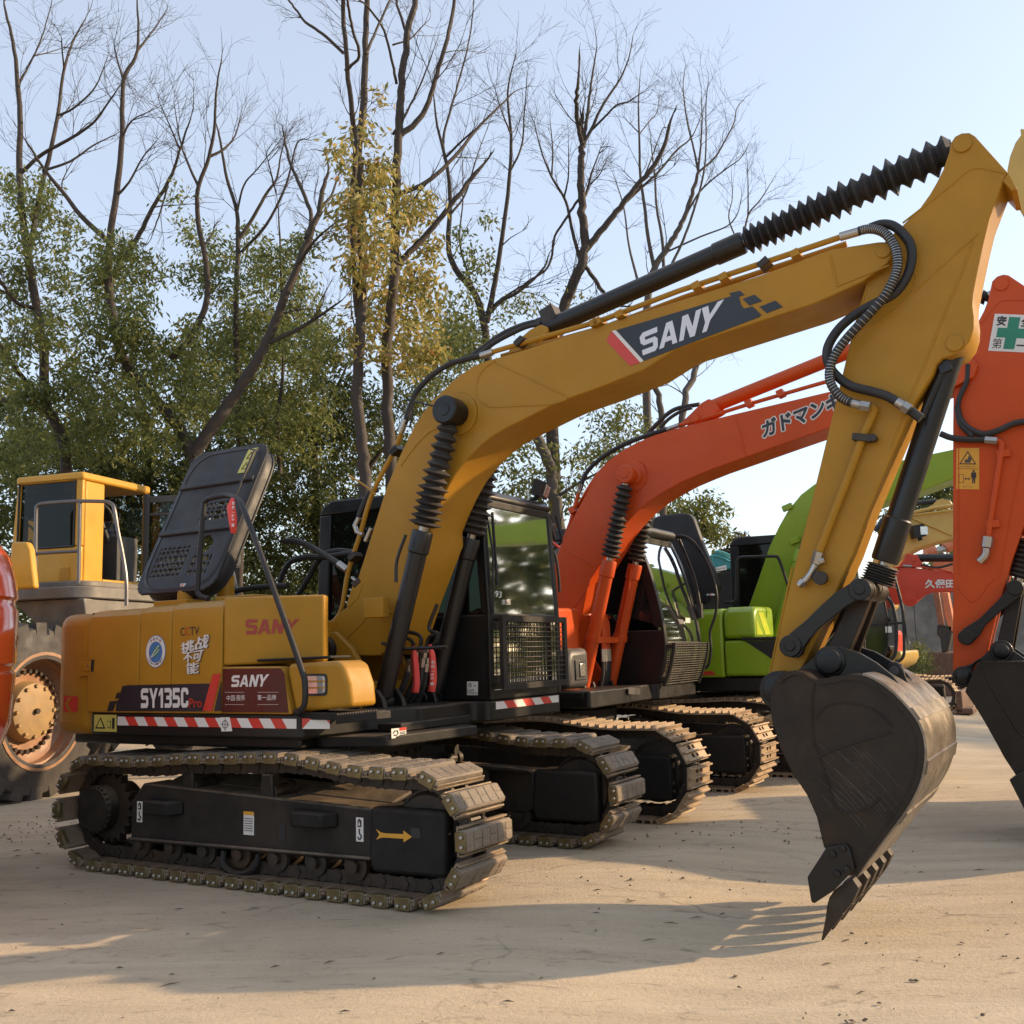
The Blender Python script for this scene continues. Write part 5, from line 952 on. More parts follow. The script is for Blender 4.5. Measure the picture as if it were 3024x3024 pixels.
    for m_, ex, of in ((1, .05, .0), (0, 0, .002)):
        c_ = sum(qd, Vector())/4; q2 = qd
        v, f = textmesh('ガドマンキ装'); Q2 = quad(*q2)
        if m_ == 1:
            for dx, dz in ((-.011, 0), (.011, 0), (0, .011), (0, -.011), (.008, .008), (-.008, .008), (.008, -.008), (-.008, -.008)): put_text(k, 'ガドマンキ装', Q2, 1, (dx, .0004*(abs(dx*3000) % 7)/7+.0002*(dz > 0), dz), True)
        else: put_text(k, 'ガドマンキ装', Q2, 0, (0, .003, 0), True)
    k.build('boom_lettering', [NAVY, WHT], bm)
    k = MB(); y = .1515
    S4 = T('Q', [(1230, 1105), (2080, 1145), (2180, 720), (1305, 682)], y); k.side(S4, y, y+DEC, 0); qq = quad(*[(p[0], y, p[1]) for p in S4])
    def rc(u0, u1, v0, v1, mi, yy): k.side([(qq(u, v).x, qq(u, v).z) for u, v in ((u0, v0), (u1, v0), (u1, v1), (u0, v1))], yy, yy+.001, mi)
    rc(.20, .35, .07, .93, 1, y+.004); rc(.075, .2, .37, .63, 1, y+.004); rc(.35, .48, .37, .63, 1, y+.004)
    for ch, u0, v0 in (('安', .045, .68), ('全', .37, .68), ('第', .04, .07), ('一', .37, .16)):
        hgt = .27 if ch != '一' else .04; put_text(k, ch, lambda a, b_, u0=u0, v0=v0, hgt=hgt: qq(u0+a*.13, v0+b_*hgt), 2, (0, .005, 0), ch != '第')
    rc(.50, .98, .05, .95, 0, y+.0045); k.build('safety_plate', [WHT, GRNV, TXT], arm)
    k = MB(); S4 = T('W', [(360, 393), (470, 395), (470, 198), (362, 198)], y); k.side(S4, y, y+.002, 0); qq2 = quad(*[(p[0], y+.003, p[1]) for p in S4])
    def poly(uv, mi, o_=0): k.add([qq2(u, v)+Vector((0, o_, 0)) for u, v in uv], [tuple(range(len(uv)))], mi)
    poly([(.12, .60), (.88, .60), (.5, .93)], 1); poly([(.2, .625), (.8, .625), (.5, .885)], 0, .001); poly([(.04, .49), (.96, .49), (.96, .5), (.04, .5)], 1); poly([(.36, .64), (.62, .64), (.66, .74), (.56, .82), (.48, .72), (.38, .72)], 2, .002)
    poly([(.12, .15), (.33, .15), (.33, .36), (.12, .36)], 1); poly([(.14, .16), (.31, .16), (.31, .35), (.14, .35)], 0, .001); poly([(.36, .25), (.43, .21), (.43, .24), (.54, .24), (.54, .21), (.61, .25), (.54, .29), (.54, .26), (.43, .26), (.43, .29)], 1)
    poly([(.70, .14), (.745, .14), (.76, .27), (.775, .14), (.82, .14), (.83, .28), (.88, .28), (.86, .41), (.66, .41), (.64, .28), (.69, .28)], 1); poly([(.72, .42), (.80, .42), (.80, .47), (.72, .47)], 1, .0005)
    put_text(k, 'はね飛ばされ', lambda a, b_: qq2(.16+a*.66, .53+b_*.035), 1, (0, .001, 0)); put_text(k, '近づくな', lambda a, b_: qq2(.30+a*.40, .045+b_*.035), 1, (0, .001, 0)); k.build('caution_sticker', [AMB, TXT, GREYP], arm, recalc=False)
    # upper body
    h = house(r, ORG, .45)
    k = MB(); k.prism([(.20, y, z) for y, z in ((.74, 1.10), (1.16, 1.10), (1.16, 1.36), (1.10, 1.45), (.74, 1.46))], (.50, 0, 0)); tb = k.build('tool_box', GREYP, r, bevel=.06, seg=4)
    k = MB(); k.prism([(.7005, y, z) for y, z in ((.82, 1.17), (1.04, 1.17), (1.04, 1.35), (.82, 1.35))], (.012, 0, 0), 0); k.prism([(.713, y, z) for y, z in ((.87, 1.20), (.97, 1.20), (.97, 1.32), (.87, 1.32))], (.012, 0, 0), 1); k.build('box_latch', [TXT, CHROME], tb, bevel=.006)
    k = MB(); k.box(.55, .84, .46, 1.16, 1.0, 1.075); k.box(.2, .84, -.34, .45, .931, .99); k.build('front_deck', BLKM, r, bevel=.015)
    cb, at = cab_curved(r)
    k = MB(); ga, gb = -1.40, -.43
    def gp(y, z): return Vector((1.08-.13*(max(0, 1.49-z)/.43)**1.6, y, z))
    for y in (ga, gb):
        ps = [gp(y, 1.06+.43*i/8) for i in range(9)]; k.tube(ps, .022, 6)
    for i in range(18): k.tube([gp(ga, 1.08+.40*i/17), gp(gb, 1.08+.40*i/17)], .006, 5)
    for i in range(1, 20): y = ga+(gb-ga)*i/20; k.tube([gp(y, 1.08+.40*j/6) for j in range(7)], .004, 5)
    for z in (1.12, 1.45): k.box(at(z), gp(gb, z).x, gb-.01, gb+.015, z-.02, z+.02)
    k.build('screen_guard', FRAME_M, cb)
    k = MB(); k.cyl((.74, -.45, 2.66), (.74, -1.36, 2.66), .05, None, 16); k.build('roof_visor', PLAS, cb, bevel=.008)
    k = MB(); k.tube(smooth_path([FO.mp(u, v, -1.46) for u, v in px('O', [(1240, 440), (1330, 425), (1440, 480), (1540, 620), (1620, 800), (1665, 1000), (1650, 1180), (1600, 1340), (1610, 1500), (1590, 1640), (1550, 1690)])], 5), .016, 8); k.build('cab_rail', PLAS, cb)
    k = MB()
    for i in range(2): k.tube(smooth_path(FO.side('O', [(1290+20*i, 460), (1370+20*i, 650), (1450+15*i, 860), (1500+15*i, 1140)], -1.445), 4), .012, 6)
    k.obox(FO.side('O', [(1500, 1140)], -1.445)[0], (.03, 0, 0), (0, .03, 0), (0, 0, .08)); k.build('door_edge_strip', PLAS, cb)
    k = MB(); k.add(FO.front('O', [(1365, 1205), (1410, 1207), (1412, 1255), (1370, 1253)], 1.005), [(0, 1, 2, 3)]); k.build('screen_sticker', WHT, cb, recalc=False)
    k = MB(); q = FO.front('O', [(825, 1870), (935, 1872), (935, 1935), (825, 1930)], .925); k.add(q, [(0, 1, 2, 3)]); k.build('rating_plate', GREYP, r, recalc=False)
    for s in (1, -1): k = MB(); k.side([(-.3, 1.0), (.5, 1.0), (.3, 1.3), (.1, 1.58), (-.08, 1.56), (-.25, 1.3)], min(s*.24, s*.29), max(s*.24, s*.29)); k.build('boom_bracket', ORG, r, bevel=.01)
    for s in (1, -1):
        k = MB(); k.side([(e.x-.12, .94), (e.x+.14, .94), (e.x+.08, e.z+.09), (e.x-.06, e.z+.09)], s*RY-.12, s*RY-.085); k.side([(e.x-.12, .94), (e.x+.14, .94), (e.x+.08, e.z+.09), (e.x-.06, e.z+.09)], s*RY+.085, s*RY+.12); k.build('ram_clevis', BLK, r, bevel=.006)
    for s_, c in ((WHT, (1165, 1460)), (BLUV, (610, 1455))): pass
    return r
def green():
    r = thing('crawler_excavator', 'lime green crawler excavator with black cab and raised black hood, third in the row', 'excavator', FG)
    undercarriage(r, 'grouser', detail=False)
    # the same boom pose as the first machine, moved along the row
    T = lambda c, pts: XZ(FS.side(c, pts, .21))
    ol = T('C', [(110, 1250), (130, 1190), (280, 1045), (395, 690), (490, 385)])+T('A', [(80, 1040), (160, 850), (240, 690), (340, 545), (450, 440), (570, 350), (700, 305), (840, 265)])+T('B', [(0, 1035), (440, 897), (1040, 728), (1105, 745), (1118, 775), (1090, 840), (820, 1000), (430, 1140), (0, 1280)])+T('A', [(1300, 470), (1080, 548), (900, 635), (760, 705), (620, 800), (470, 970), (370, 1170)])+T('C', [(740, 800), (590, 1220), (480, 1365), (220, 1368)])
    ol = [(p[0]+.12, p[1]) for p in ol]
    bm = box_boom(r, FG, ol, GRN, [('Z', [(1290, 390), (1450, 475)]), ('Z', [(920, 1190), (1150, 1315)]), ('Z', [(1150, 1310), (1060, 1560)])])
    for p in ((1440, 225), (1330, -250)): k = MB(); q = FG.side('Z', [p], .22)[0]; k.obox(q, (.06, 0, .02), (0, .03, 0), (-.01, 0, .035)); k.build('pipe_lug', GRN, bm, bevel=.01)
    k = MB(); k.tube(smooth_path(FG.side('Z', [(870, 1250), (980, 1000), (1150, 550), (1300, 200), (1380, 0)], .1), 4), .035, 8); k.build('steel_pipe', GRN, bm)
    pts = [(4.3, 4.05), (4.5, 4.3), (4.62, 4.3), (5.0, 3.6), (4.85, 2.9), (4.6, 2.7), (3.55, 1.0), (3.4, 1.0), (3.9, 3.3)]
    for s in (1, -1): ram(r, 'boom_ram', (.55, s*RY, 1.14), (1.23, s*RY, 3.08), 1.5, None, .066, GRN)
    h = house(r, GRN, .32, ztop=1.87)
    k = MB(); k.prism([(.33, y, z) for y, z in ((.45, 1.52), (1.215, 1.52), (1.215, 1.74), (1.19, 1.82), (1.10, 1.88), (.45, 1.89))], (.37, 0, 0)); k.build('front_cover', GRN, r, bevel=.05, seg=4)
    k = MB(); k.box(.33, .98, .45, 1.215, 1.10, 1.50); k.build('lower_panel', GRN, r, bevel=.03)
    k = MB(); k.side([(.58, 1.49), (.98, 1.49), (.98, 1.20), (.80, 1.34)], 1.2155, 1.222); k.box(.54, 1.0, .6, 1.225, 1.501, 1.53); k.build('black_trim', PLAS, r, bevel=.006)
    k = MB(); xx = .7035
    def fr(pts, mi): k.add([(xx, .5+.65*u, 1.56+.26*v) for u, v in pts], [tuple(range(len(pts)))], mi)
    fr([(1.0, 0), (.66, 0), (1.0, .72)], 0); fr([(.50, 0), (.16, 0), (.55, .98), (.86, .98)], 0); k.build('cover_stripe', mat('lime_vinyl', (.44, .52, .015), .4), r, recalc=False)
    k = MB(); k.side([(.0, 1.115), (.22, 1.115), (.18, 1.16), (.0, 1.16)], 1.2165, 1.219); k.build('reflector_strip', REDV, h)
    k = MB(); pr = [FG.mp(u, v, .85) for u, v in px('O', [(1050, 300), (1060, 250), (1150, 225), (1330, 208), (1400, 215), (1440, 260), (1520, 480), (1600, 680), (1690, 880), (1680, 930), (1560, 1080), (1000, 1080)])]
    k2 = [p+Vector((0, 0, 0)) for p in pr]; k.prism(k2, (0, -.12, 0)); hd = k.build('engine_hood', PLAS, r, bevel=.03, seg=3)
    k = MB(); k.tube(smooth_path(FG.side('O', [(1260, 440), (1350, 440), (1440, 500), (1530, 600)], .9), 4), .015, 8); k.build('hood_rail', PLAS, hd)
    cab(r, FG, (-.10, 1.35, 1.09, 1.70, 2.83), -.40, -1.44, guard=False)
    k = MB(); k.tube(smooth_path(FG.side('Z', [(430, 1105), (540, 1105), (595, 1070), (605, 980), (610, 600), (615, 510), (660, 465), (800, 455), (1150, 450), (1200, 480), (1250, 600), (1350, 900), (1420, 1150)], .5), 5), .018, 8); k.build('hand_rail', PLAS, r)
    k = MB(); q = FG.side('Z', [(235, 1110), (235, 1010)], .9); k.cyl(q[0], q[1], .06, None, 16, 0); k.lathe(q[1], q[1]+Vector((0, 0, .03)), [(0, .06), (.02, .055), (.03, .03)], 16, 1); k.build('filler_cap', [BLKM, CHROME], r)
    return r
def other_orange():
    """Tail of an orange machine parked at the left edge, facing away to the left."""
    p = at_depth(20, 1950, 6.6); fr = Frame(p.x-2.22, p.y+.1, math.pi-.08)
    r = thing('crawler_excavator', 'glossy red-orange excavator tail in front of the loader tyre, mostly cut off', 'excavator', fr)
    arc = [(-.15-2.05*math.cos(a), 1.28*math.sin(a)) for a in [math.radians(d) for d in (50, 44, 36, 28, 20, 10, 0, -10, -20, -28, -36, -44, -50)]]
    arc = [(-1.3, 1.27)]+arc+[(-1.3, -1.27)]
    b = MB(); 
    def ring(z, k_): return [(-.9+(x+.9)*k_, y*k_, z) for x, y in arc]
    b.loft([ring(.90, .90), ring(.93, .95), ring(1.05, .985), ring(1.38, 1.0), ring(1.40, .985), ring(1.43, .985), ring(1.45, 1.0), ring(1.80, 1.0), ring(1.83, .985), ring(1.86, .985), ring(1.88, 1.0), ring(2.0, .985), ring(2.16, .95), ring(2.28, .88), ring(2.33, .78)])
    m = mat('glossy_red_orange', (.66, .075, .018), .14, coat=.8, dust=.1, var=.05, scale=2); b.build('counterweight', m, r, smooth=35)
    b = MB(); b.box(-1.31, 1.2, -1.2, 1.2, .95, 2.0); b.build('engine_house', m, r, bevel=.06)
    b = MB(); b.cyl((0, 0, .45), (0, 0, .95), .55); b.box(-1.0, 1.7, -1.2, -.7, 0, .8); b.box(-1.0, 1.7, .7, 1.2, 0, .8); b.build('undercarriage', FRAME_M, r, bevel=.1, seg=3)

# ------------------------------------------------------------------ wheel loader with its driver
LC = at_depth(128, 2100, 11.25)
FL = Frame(LC.x, LC.y, -.30)
def wheel(r, c, rad=.95, wdt=.72):
    cx, cy, cz = c; k = MB()
    prof = [(0, .56), (-.01, .62), (.02, .70), (.05, .82), (.06, rad-.07), (.10, rad-.045), (wdt-.10, rad-.045), (wdt-.06, rad-.07), (wdt-.05, .82), (wdt, .6)]
    k.lathe((cx, cy, cz), (cx-1, cy, cz), [(t, q) for t, q in prof], 48, 0, False)
    for j in range(20):
        for s in (0, 1):
            a = 2*math.pi*(j+.5*s)/20; R2 = lambda t, q: Vector((cx-t, cy+q*math.cos(a), cz+q*math.sin(a)))
            t0, t1 = (.055, wdt*.52) if s == 0 else (wdt*.48, wdt-.055); tw = .16*(1 if s == 0 else -1)
            e = Vector((0, -math.sin(a), math.cos(a))); n = Vector((0, math.cos(a), math.sin(a)))
            A = [R2(t0, rad-.07)-e*.09, R2(t0, rad-.07)+e*.09, R2(t1, rad-.07)+e*(.07+tw), R2(t1, rad-.07)-e*(.07-tw)]
            k.loft([A, [p+n*.075 for p in A]])
            if s == 0: B = [R2(.045, rad-.19)-e*.075, R2(.045, rad-.19)+e*.075, R2(.054, rad-.005)+e*.09, R2(.054, rad-.005)-e*.09]; k.loft([B, [p-Vector((.03, 0, 0)) for p in B]])
    o = k.build('wheel', mat('tyre_rubber', (.035, .032, .030), .75, dust=.35, dustcol=(.12, .10, .08), up=False, var=.3, scale=4, bump=.3, bscale=30), r)
    k = MB(); k.lathe((cx+.012, cy, cz), (cx-1, cy, cz), [(0, .60), (.001, .635), (.03, .63), (.04, .60), (.10, .585), (.11, .56), (.20, .55), (.24, .50), (.25, .40), (.26, .05)], 40, 0, False); rim = k.build('rim', mat('rusty_orange_rim', (.30, .135, .055), .55, dust=.5, var=.35, scale=5, alt=(.22, .09, .04), altamt=.8, up=False, bump=.3), o)
    k = MB(); k.lathe((cx-.10, cy, cz), (cx-1, cy, cz), [(0, .02), (.001, .25), (.02, .30), (.05, .31), (.14, .33)], 32, 0)
    for j in range(12): a = 2*math.pi*j/12; p = Vector((cx-.122, cy+.27*math.cos(a), cz+.27*math.sin(a))); k.cyl(p, p+Vector((.04, 0, 0)), .022, None, 6, 0)
    for j in range(32): a = 2*math.pi*j/32; p = Vector((cx-.245, cy+.43*math.cos(a), cz+.43*math.sin(a))); k.cyl(p, p+Vector((.06, 0, 0)), .024, None, 6, 1)
    k.cyl((cx-.1, cy, cz), (cx-.06, cy, cz), .03, None, 8, 1); k.build('hub', [mat('dusty_hub_paint', (.34, .21, .07), .6, dust=.8, dustcol=(.24, .17, .11), up=False, var=.25, scale=5), RUSTY], rim)
def loader():
    r = thing('wheel_loader', 'yellow wheel loader with big treaded tyre and open cab door behind the mustard excavator', 'wheel loader', FL)
    wheel(r, (0, 0, LC.z)); wheel(r, (0, -3.4, .95)); wheel(r, (-2.1, 0, LC.z)); wheel(r, (-2.1, -3.4, .95))
    V = lambda pts, y: XZ(FL.side('V', pts, y))
    def Lp(c, p, y): return FL.mp(*px(c, [p])[0], y)
    ys = -.75                                                     # rear wall of the cab
    qa, qb = Lp('V', (108, 1010), ys), Lp('V', (648, 1012), ys); qt, qu = Lp('V', (112, 205), ys), Lp('V', (660, 118), ys)
    x0, x1 = qa.x, qb.x; z0, z1 = qb.z, qu.z; yf = ys-1.25; mats_ = LYEL
    k = MB()                                                      # rear wall round its window
    win = [Lp('V', p, ys) for p in ((145, 655), (600, 725), (615, 175), (150, 245))]
    out = [Vector((x0-.06, ys, z0)), Vector((x1, ys, z0)), Vector((x1, ys, z1)), Vector((x0+.02, ys, z1-.04))]
    W = rounded([(p.x, p.z) for p in win], .06, 3)
    wx0, wx1, wz0, wz1 = win[0].x, win[1].x, win[1].z, win[2].z
    k.side([(x0-.06, z0), (x1, z0), (x1, wz0), (x0-.05, wz0)], ys-.06, ys); k.side([(wx1, wz0), (x1, wz0), (x1, wz1), (wx1, wz1)], ys-.06, ys); k.side([(x0-.05, wz0), (wx0, wz0), (wx0+.01, wz1), (x0+.01, wz1)], ys-.06, ys); k.side([(x0+.01, wz1), (x1, wz1), (x1, z1), (x0+.02, z1-.04)], ys-.06, ys)
    k.box(x1-.05, x1, ys-.40, ys-.061, z0, z1-.10)                # the broad sunlit pillar
    k.box(x1-.05, x1, yf, yf+.07, z0+.0, z1-.1); k.box(x1-.05, x1, yf+.07, ys-.40, z0, z0+.05); k.box(x0, x1-.05, yf, yf+.05, z0, z0+.05); k.box(x0, x0+.05, yf, ys-.07, z0, z0+.8); k.box(x0, x0+.05, yf, yf+.07, z0, z1-.1)
    cb = k.build('cab', mats_, r, bevel=.02, seg=3)
    k = MB(); k.plan([(x0+.0, ys+.02), (x1+.02, ys+.02), (x1+.02, yf-.01), (x0, yf-.01)], z1-.10, z1+.0); k.build('cab_roof', mats_, cb, bevel=.03)
    k = MB(); k.add([(wx0, ys-.03, wz0), (wx1, ys-.03, wz0), (wx1, ys-.03, wz1), (wx0, ys-.03, wz1)], [(0, 1, 2, 3)]); k.build('rear_window', GLASSD, cb, recalc=False)
    k = MB()
    for a, b_ in (((wx0, wz0), (wx1, wz0)), ((wx1, wz0), (wx1, wz1)), ((wx1, wz1), (wx0, wz1)), ((wx0, wz1), (wx0, wz0))): k.tube([(a[0], ys+.003, a[1]), (b_[0], ys+.003, b_[1])], .014, 6)
    k.build('window_seal', HOSE, cb)
    k = MB(); k.add([(x0+.03, ys-.1, z0+.8), (x0+.03, yf+.07, z0+.8), (x0+.03, yf+.07, z1-.1), (x0+.03, ys-.1, z1-.1)], [(0, 1, 2, 3)]); k.build('side_window', GLASSD, cb, recalc=False)
    k = MB(); k.add([(x0, yf+.03, z0+.55), (x1, yf+.03, z0+.55), (x1, yf+.03, z1-.1), (x0, yf+.03, z1-.1)], [(0, 1, 2, 3)]); k.build('windscreen', GLASS, cb, recalc=False)
    dh = Vector((x1+.02, yf+.12, 0)); k = MB(); dv = Vector((.72, -.16, 0)); dn = Vector((.16, .72, 0)).normalized()*.025
    def dp(a, z): return dh+dv*a+Vector((0, 0, z))
    za, zb = z0+.1, z1-.12
    for (a0, a1, c0, c1) in ((0, .1, za, zb), (.9, 1, za, zb-.1), (.1, .9, za, za+.08), (.1, .9, zb-.12, zb-.03), (.1, .9, za+.8, za+.84)): k.prism([dp(a0, c0), dp(a1, c0), dp(a1, c1), dp(a0, c1)], dn)
    d_ = k.build('cab_door', GREYP, cb, bevel=.01); k = MB(); k.add([dp(.1, za+.08), dp(.9, za+.08), dp(.9, zb-.12), dp(.1, zb-.12)], [(0, 1, 2, 3)]); k.build('door_glass', GLASSD, d_, recalc=False)
    k = MB(); k.box(x0+.05, x1-.08, yf+.1, yf+.5, z0, z0+.62); k.tube([(x0+.75, yf+.5, z0+.55), (x0+.75, yf+.68, z0+.85)], .03, 8); k.tube([Vector((x0+.75+.2*math.cos(a), yf+.70+.10*math.sin(a), z0+.86+.16*math.sin(a))) for a in [2*math.pi*i/20 for i in range(21)]], .016, 6); k.build('dashboard', CABIN, cb, bevel=.03)
    k = MB(); sx = (x0+x1)/2-.06; k.box(sx-.25, sx+.25, ys-.62, ys-.14, z0+.28, z0+.46); k.box(sx-.25, sx+.25, ys-.24, ys-.12, z0+.46, z0+1.05); k.box(sx-.11, sx+.11, ys-.22, ys-.13, z0+1.07, z0+1.3); k.box(sx-.2, sx+.2, ys-.6, ys-.15, z0, z0+.28); k.build('seat', SEAT, cb, bevel=.05, seg=3)
    k = MB(); vz = [Lp('V', (485+i*0, 905+i*18), ys).z for i in range(6)]; vx0, vx1 = Lp('V', (483, 950), ys).x, Lp('V', (570, 950), ys).x
    for z in vz: k.box(vx0, vx1, ys+.001, ys+.014, z-.008, z+.006)
    k.build('vent_louvre', LYEL, cb)
    # platform, fender, frame, rails
    k = MB(); pz0, pz1 = Lp('V', (600, 1150), ys+.25).z, Lp('V', (600, 1050), ys+.25).z
    k.plan(rounded([(x0-.7, ys+.30), (x1+.12, ys+.30), (x1+.30, ys+.1), (x1+.30, yf-.2), (x0-.7, yf-.2)], .16, 4), pz0, pz1); k.plan(rounded([(x0-.1, ys+.15), (x1+.1, ys+.15), (x1+.2, ys), (x1+.2, yf), (x0-.1, yf)], .1), pz1+.001, z0)
    k.prism([(x1-.75, ys+.22, pz0-.001), (x1+.25, ys+.22, pz0-.001), (x1+.25, ys+.15, pz0-.32), (x1-.3, ys+.15, pz0-.42)], (0, -1.3, 0)); k.build('platform', mat('grey_worn_steel', (.16, .15, .135), .55, metal=.3, dust=.5, var=.3), r, bevel=.015)
    k = MB(); k.side(V([(85, 700), (110, 688), (215, 690), (240, 750), (275, 1070), (60, 1080)], .1), .0, .1); k.build('rear_fender', LYEL, r, bevel=.03, seg=3)
    k = MB(); k.box(-1.5, -.75, -4.2, .9, .9, 1.75); k.box(-1.9, -.8, .3, 1.6, 1.0, 2.6); k.build('chassis', LYEL, r, bevel=.06)
    k = MB(); y_ = ys+.27
    k.tube(smooth_path([Lp('V', p, y_) for p in ((290, 1035), (292, 700), (296, 440), (310, 395), (350, 378), (500, 365), (640, 358), (850, 362), (900, 375), (930, 420), (960, 600), (1000, 800), (1028, 1000), (1030, 1210))], 4), .022, 8); k.tube([Lp('V', (640, 1030), y_), Lp('V', (652, 360), y_)], .02, 8); k.tube([Lp('V', (292, 785), y_), Lp('V', (645, 765), y_)], .02, 8); k.build('hand_rail', mat('grey_rail_steel', (.15, .14, .14), .4, metal=.5), r)
    k = MB(); q = Lp('G', (1320, 690), -3.2); k.obox(q, (.10, 0, 0), (0, .1, 0), (0, 0, .09), 0); k.obox(q+Vector((.02, .11, -.02)), (.06, 0, 0), (0, .02, 0), (0, 0, .04), 1); k.tube([q-Vector((.0, 0, .09)), q-Vector((-.2, 0, .9))], .04, 6, 0); k.build('head_lamp', [GREYP, mat('amber_lens', (.7, .2, .03), .2)], r, bevel=.02)
    k = MB()
    for p in ((1150, 300),): q = Lp('G', p, -2.4)
    # driver
    pf = lambda p: FL.l2w(p); bx = (x0+x1)/2-.02; hp = FL.xp(*px('V', [(915, 508)])[0], bx); by, bz = hp.y+.33, hp.z-.80
    pr = thing('person', 'person in dark blue jacket leaning over the wheel in the yellow loader cab', 'person', FL)
    V_ = [(bx, by, bz+.05), (bx, by-.06, bz+.28), (bx, by-.16, bz+.50), (bx, by-.24, bz+.60), (bx, by-.30, bz+.70), (bx, by-.34, bz+.80),
          (bx+.2, by-.17, bz+.50), (bx+.27, by-.32, bz+.28), (bx+.16, by-.58, bz+.32), (bx+.13, by-.66, bz+.34), (bx-.2, by-.17, bz+.50), (bx-.27, by-.32, bz+.28), (bx-.16, by-.58, bz+.32), (bx-.13, by-.66, bz+.34),
          (bx+.12, by-.06, bz+.03), (bx+.15, by-.46, bz+.06), (bx+.15, by-.52, bz-.34), (bx+.15, by-.66, bz-.38), (bx-.12, by-.06, bz+.03), (bx-.15, by-.46, bz+.06), (bx-.15, by-.52, bz-.34), (bx-.15, by-.66, bz-.38)]
    Ed = [(0, 1), (1, 2), (2, 3), (3, 4), (4, 5), (2, 6), (6, 7), (7, 8), (8, 9), (2, 10), (10, 11), (11, 12), (12, 13), (0, 14), (14, 15), (15, 16), (16, 17), (0, 18), (18, 19), (19, 20), (20, 21)]
    Rd = [.16, .17, .17, .07, .085, .08, .085, .06, .045, .04, .085, .06, .045, .04, .10, .08, .06, .05, .10, .08, .06, .05]
    me = bpy.data.meshes.new('body'); me.from_pydata([(a, -b_, c_) for a, b_, c_ in V_], Ed, []); o = bpy.data.objects.new('body', me); C.objects.link(o); o.parent = pr
    sk = o.modifiers.new('skin', 'SKIN'); 
    if not me.skin_vertices: me.attributes.new('sk', 'FLOAT', 'POINT')
    for i, sv in enumerate(me.skin_vertices[0].data): sv.radius = (Rd[i], Rd[i]); sv.use_root = (i == 0)
    sb = o.modifiers.new('sub', 'SUBSURF'); sb.levels = 2; sb.render_levels = 2
    me.materials.append(mat('navy_jacket', (.035, .042, .065), .85, var=.25, scale=8))
    hx, hy, hz = bx, by-.33, bz+.80
    k = MB(); k.sphere((hx, hy, hz), .10, 16, 0, 1.25); k.sphere((hx, hy-.10, hz-.02), .022, 8); k.sphere((hx+.10, hy, hz-.01), .025, 8); k.sphere((hx-.10, hy, hz-.01), .025, 8); k.build('head', mat('skin', (.42, .24, .16), .6), pr)
    k = MB(); k.sphere((hx, hy+.025, hz+.045), .108, 16, 0, 1.0); k.build('hair', mat('dark_hair', (.018, .013, .010), .7), pr)
# ------------------------------------------------------------------ trees
BARK = mat('dark_bark', (.048, .037, .029), .85, var=.35, scale=7, bump=.8, bscale=25)
BARKL = mat('grey_bark', (.085, .071, .058), .85, var=.3, scale=7, bump=.6, bscale=25)
def leafmat(name, c1, c2, c3=None):
    m = bpy.data.materials.new(name); m.use_nodes = True; n = m.node_tree.nodes; l = m.node_tree.links; b = n['Principled BSDF']; b.inputs['Roughness'].default_value = .5; b.inputs['Specular IOR Level'].default_value = .35
    g = n.new('ShaderNodeNewGeometry'); cr_ = n.new('ShaderNodeValToRGB'); cr_.color_ramp.elements[0].color = rgb(c1); cr_.color_ramp.elements[1].color = rgb(c2)
    if c3: e = cr_.color_ramp.elements.new(.93); e.color = rgb(c2); cr_.color_ramp.elements[-1].color = rgb(c3)
    l.new(g.outputs['Random Per Island'], cr_.inputs[0]); l.new(cr_.outputs[0], b.inputs['Base Color'])
    t = n.new('ShaderNodeBsdfTranslucent'); l.new(cr_.outputs[0], t.inputs[0]); mx = n.new('ShaderNodeMixShader'); mx.inputs[0].default_value = .46; l.new(b.outputs[0], mx.inputs[1]); l.new(t.outputs[0], mx.inputs[2]); l.new(mx.outputs[0], n['Material Output'].inputs[0]); return m
L_GREEN = leafmat('green_leaves', (.092, .120, .032), (.24, .262, .082), (.34, .30, .10))
L_LIGHT = leafmat('olive_leaves', (.075, .100, .022), (.19, .20, .055), (.30, .27, .10))
L_DARK = leafmat('dark_and_shaded_leaves', (.065, .085, .024), (.18, .195, .06))  # dark greens; behind hood and boom the deep shade is put into this colour
L_YEL = leafmat('yellow_leaves', (.17, .19, .055), (.47, .37, .11), (.36, .16, .05))
L_FAR = leafmat('reddish_brown_leaves', (.06, .045, .025), (.13, .09, .045))
def leaves(pts, rng, ln=(.07, .13), wd=.34, droop=.75):
    """One folded diamond per leaf, hanging from its point."""
    n = len(pts); P0 = np.asarray(pts, float); a = rng.uniform(0, 2*np.pi, n); dz = -rng.uniform(droop-.55, droop+.2, n)
    h = np.sqrt(np.clip(1-dz*dz, .04, 1)); d = np.stack([h*np.cos(a), h*np.sin(a), dz], 1); L = rng.uniform(ln[0], ln[1], n)[:, None]
    b = rng.normal(size=(n, 3)); s = np.cross(d, b); s /= np.linalg.norm(s, axis=1)[:, None]+1e-9; nn = np.cross(s, d)
    W = L*wd*.5; v = np.stack([P0, P0+d*L*.45+s*W+nn*W*.35, P0+d*L, P0+d*L*.45-s*W+nn*W*.35], 1).reshape(-1, 3); return v
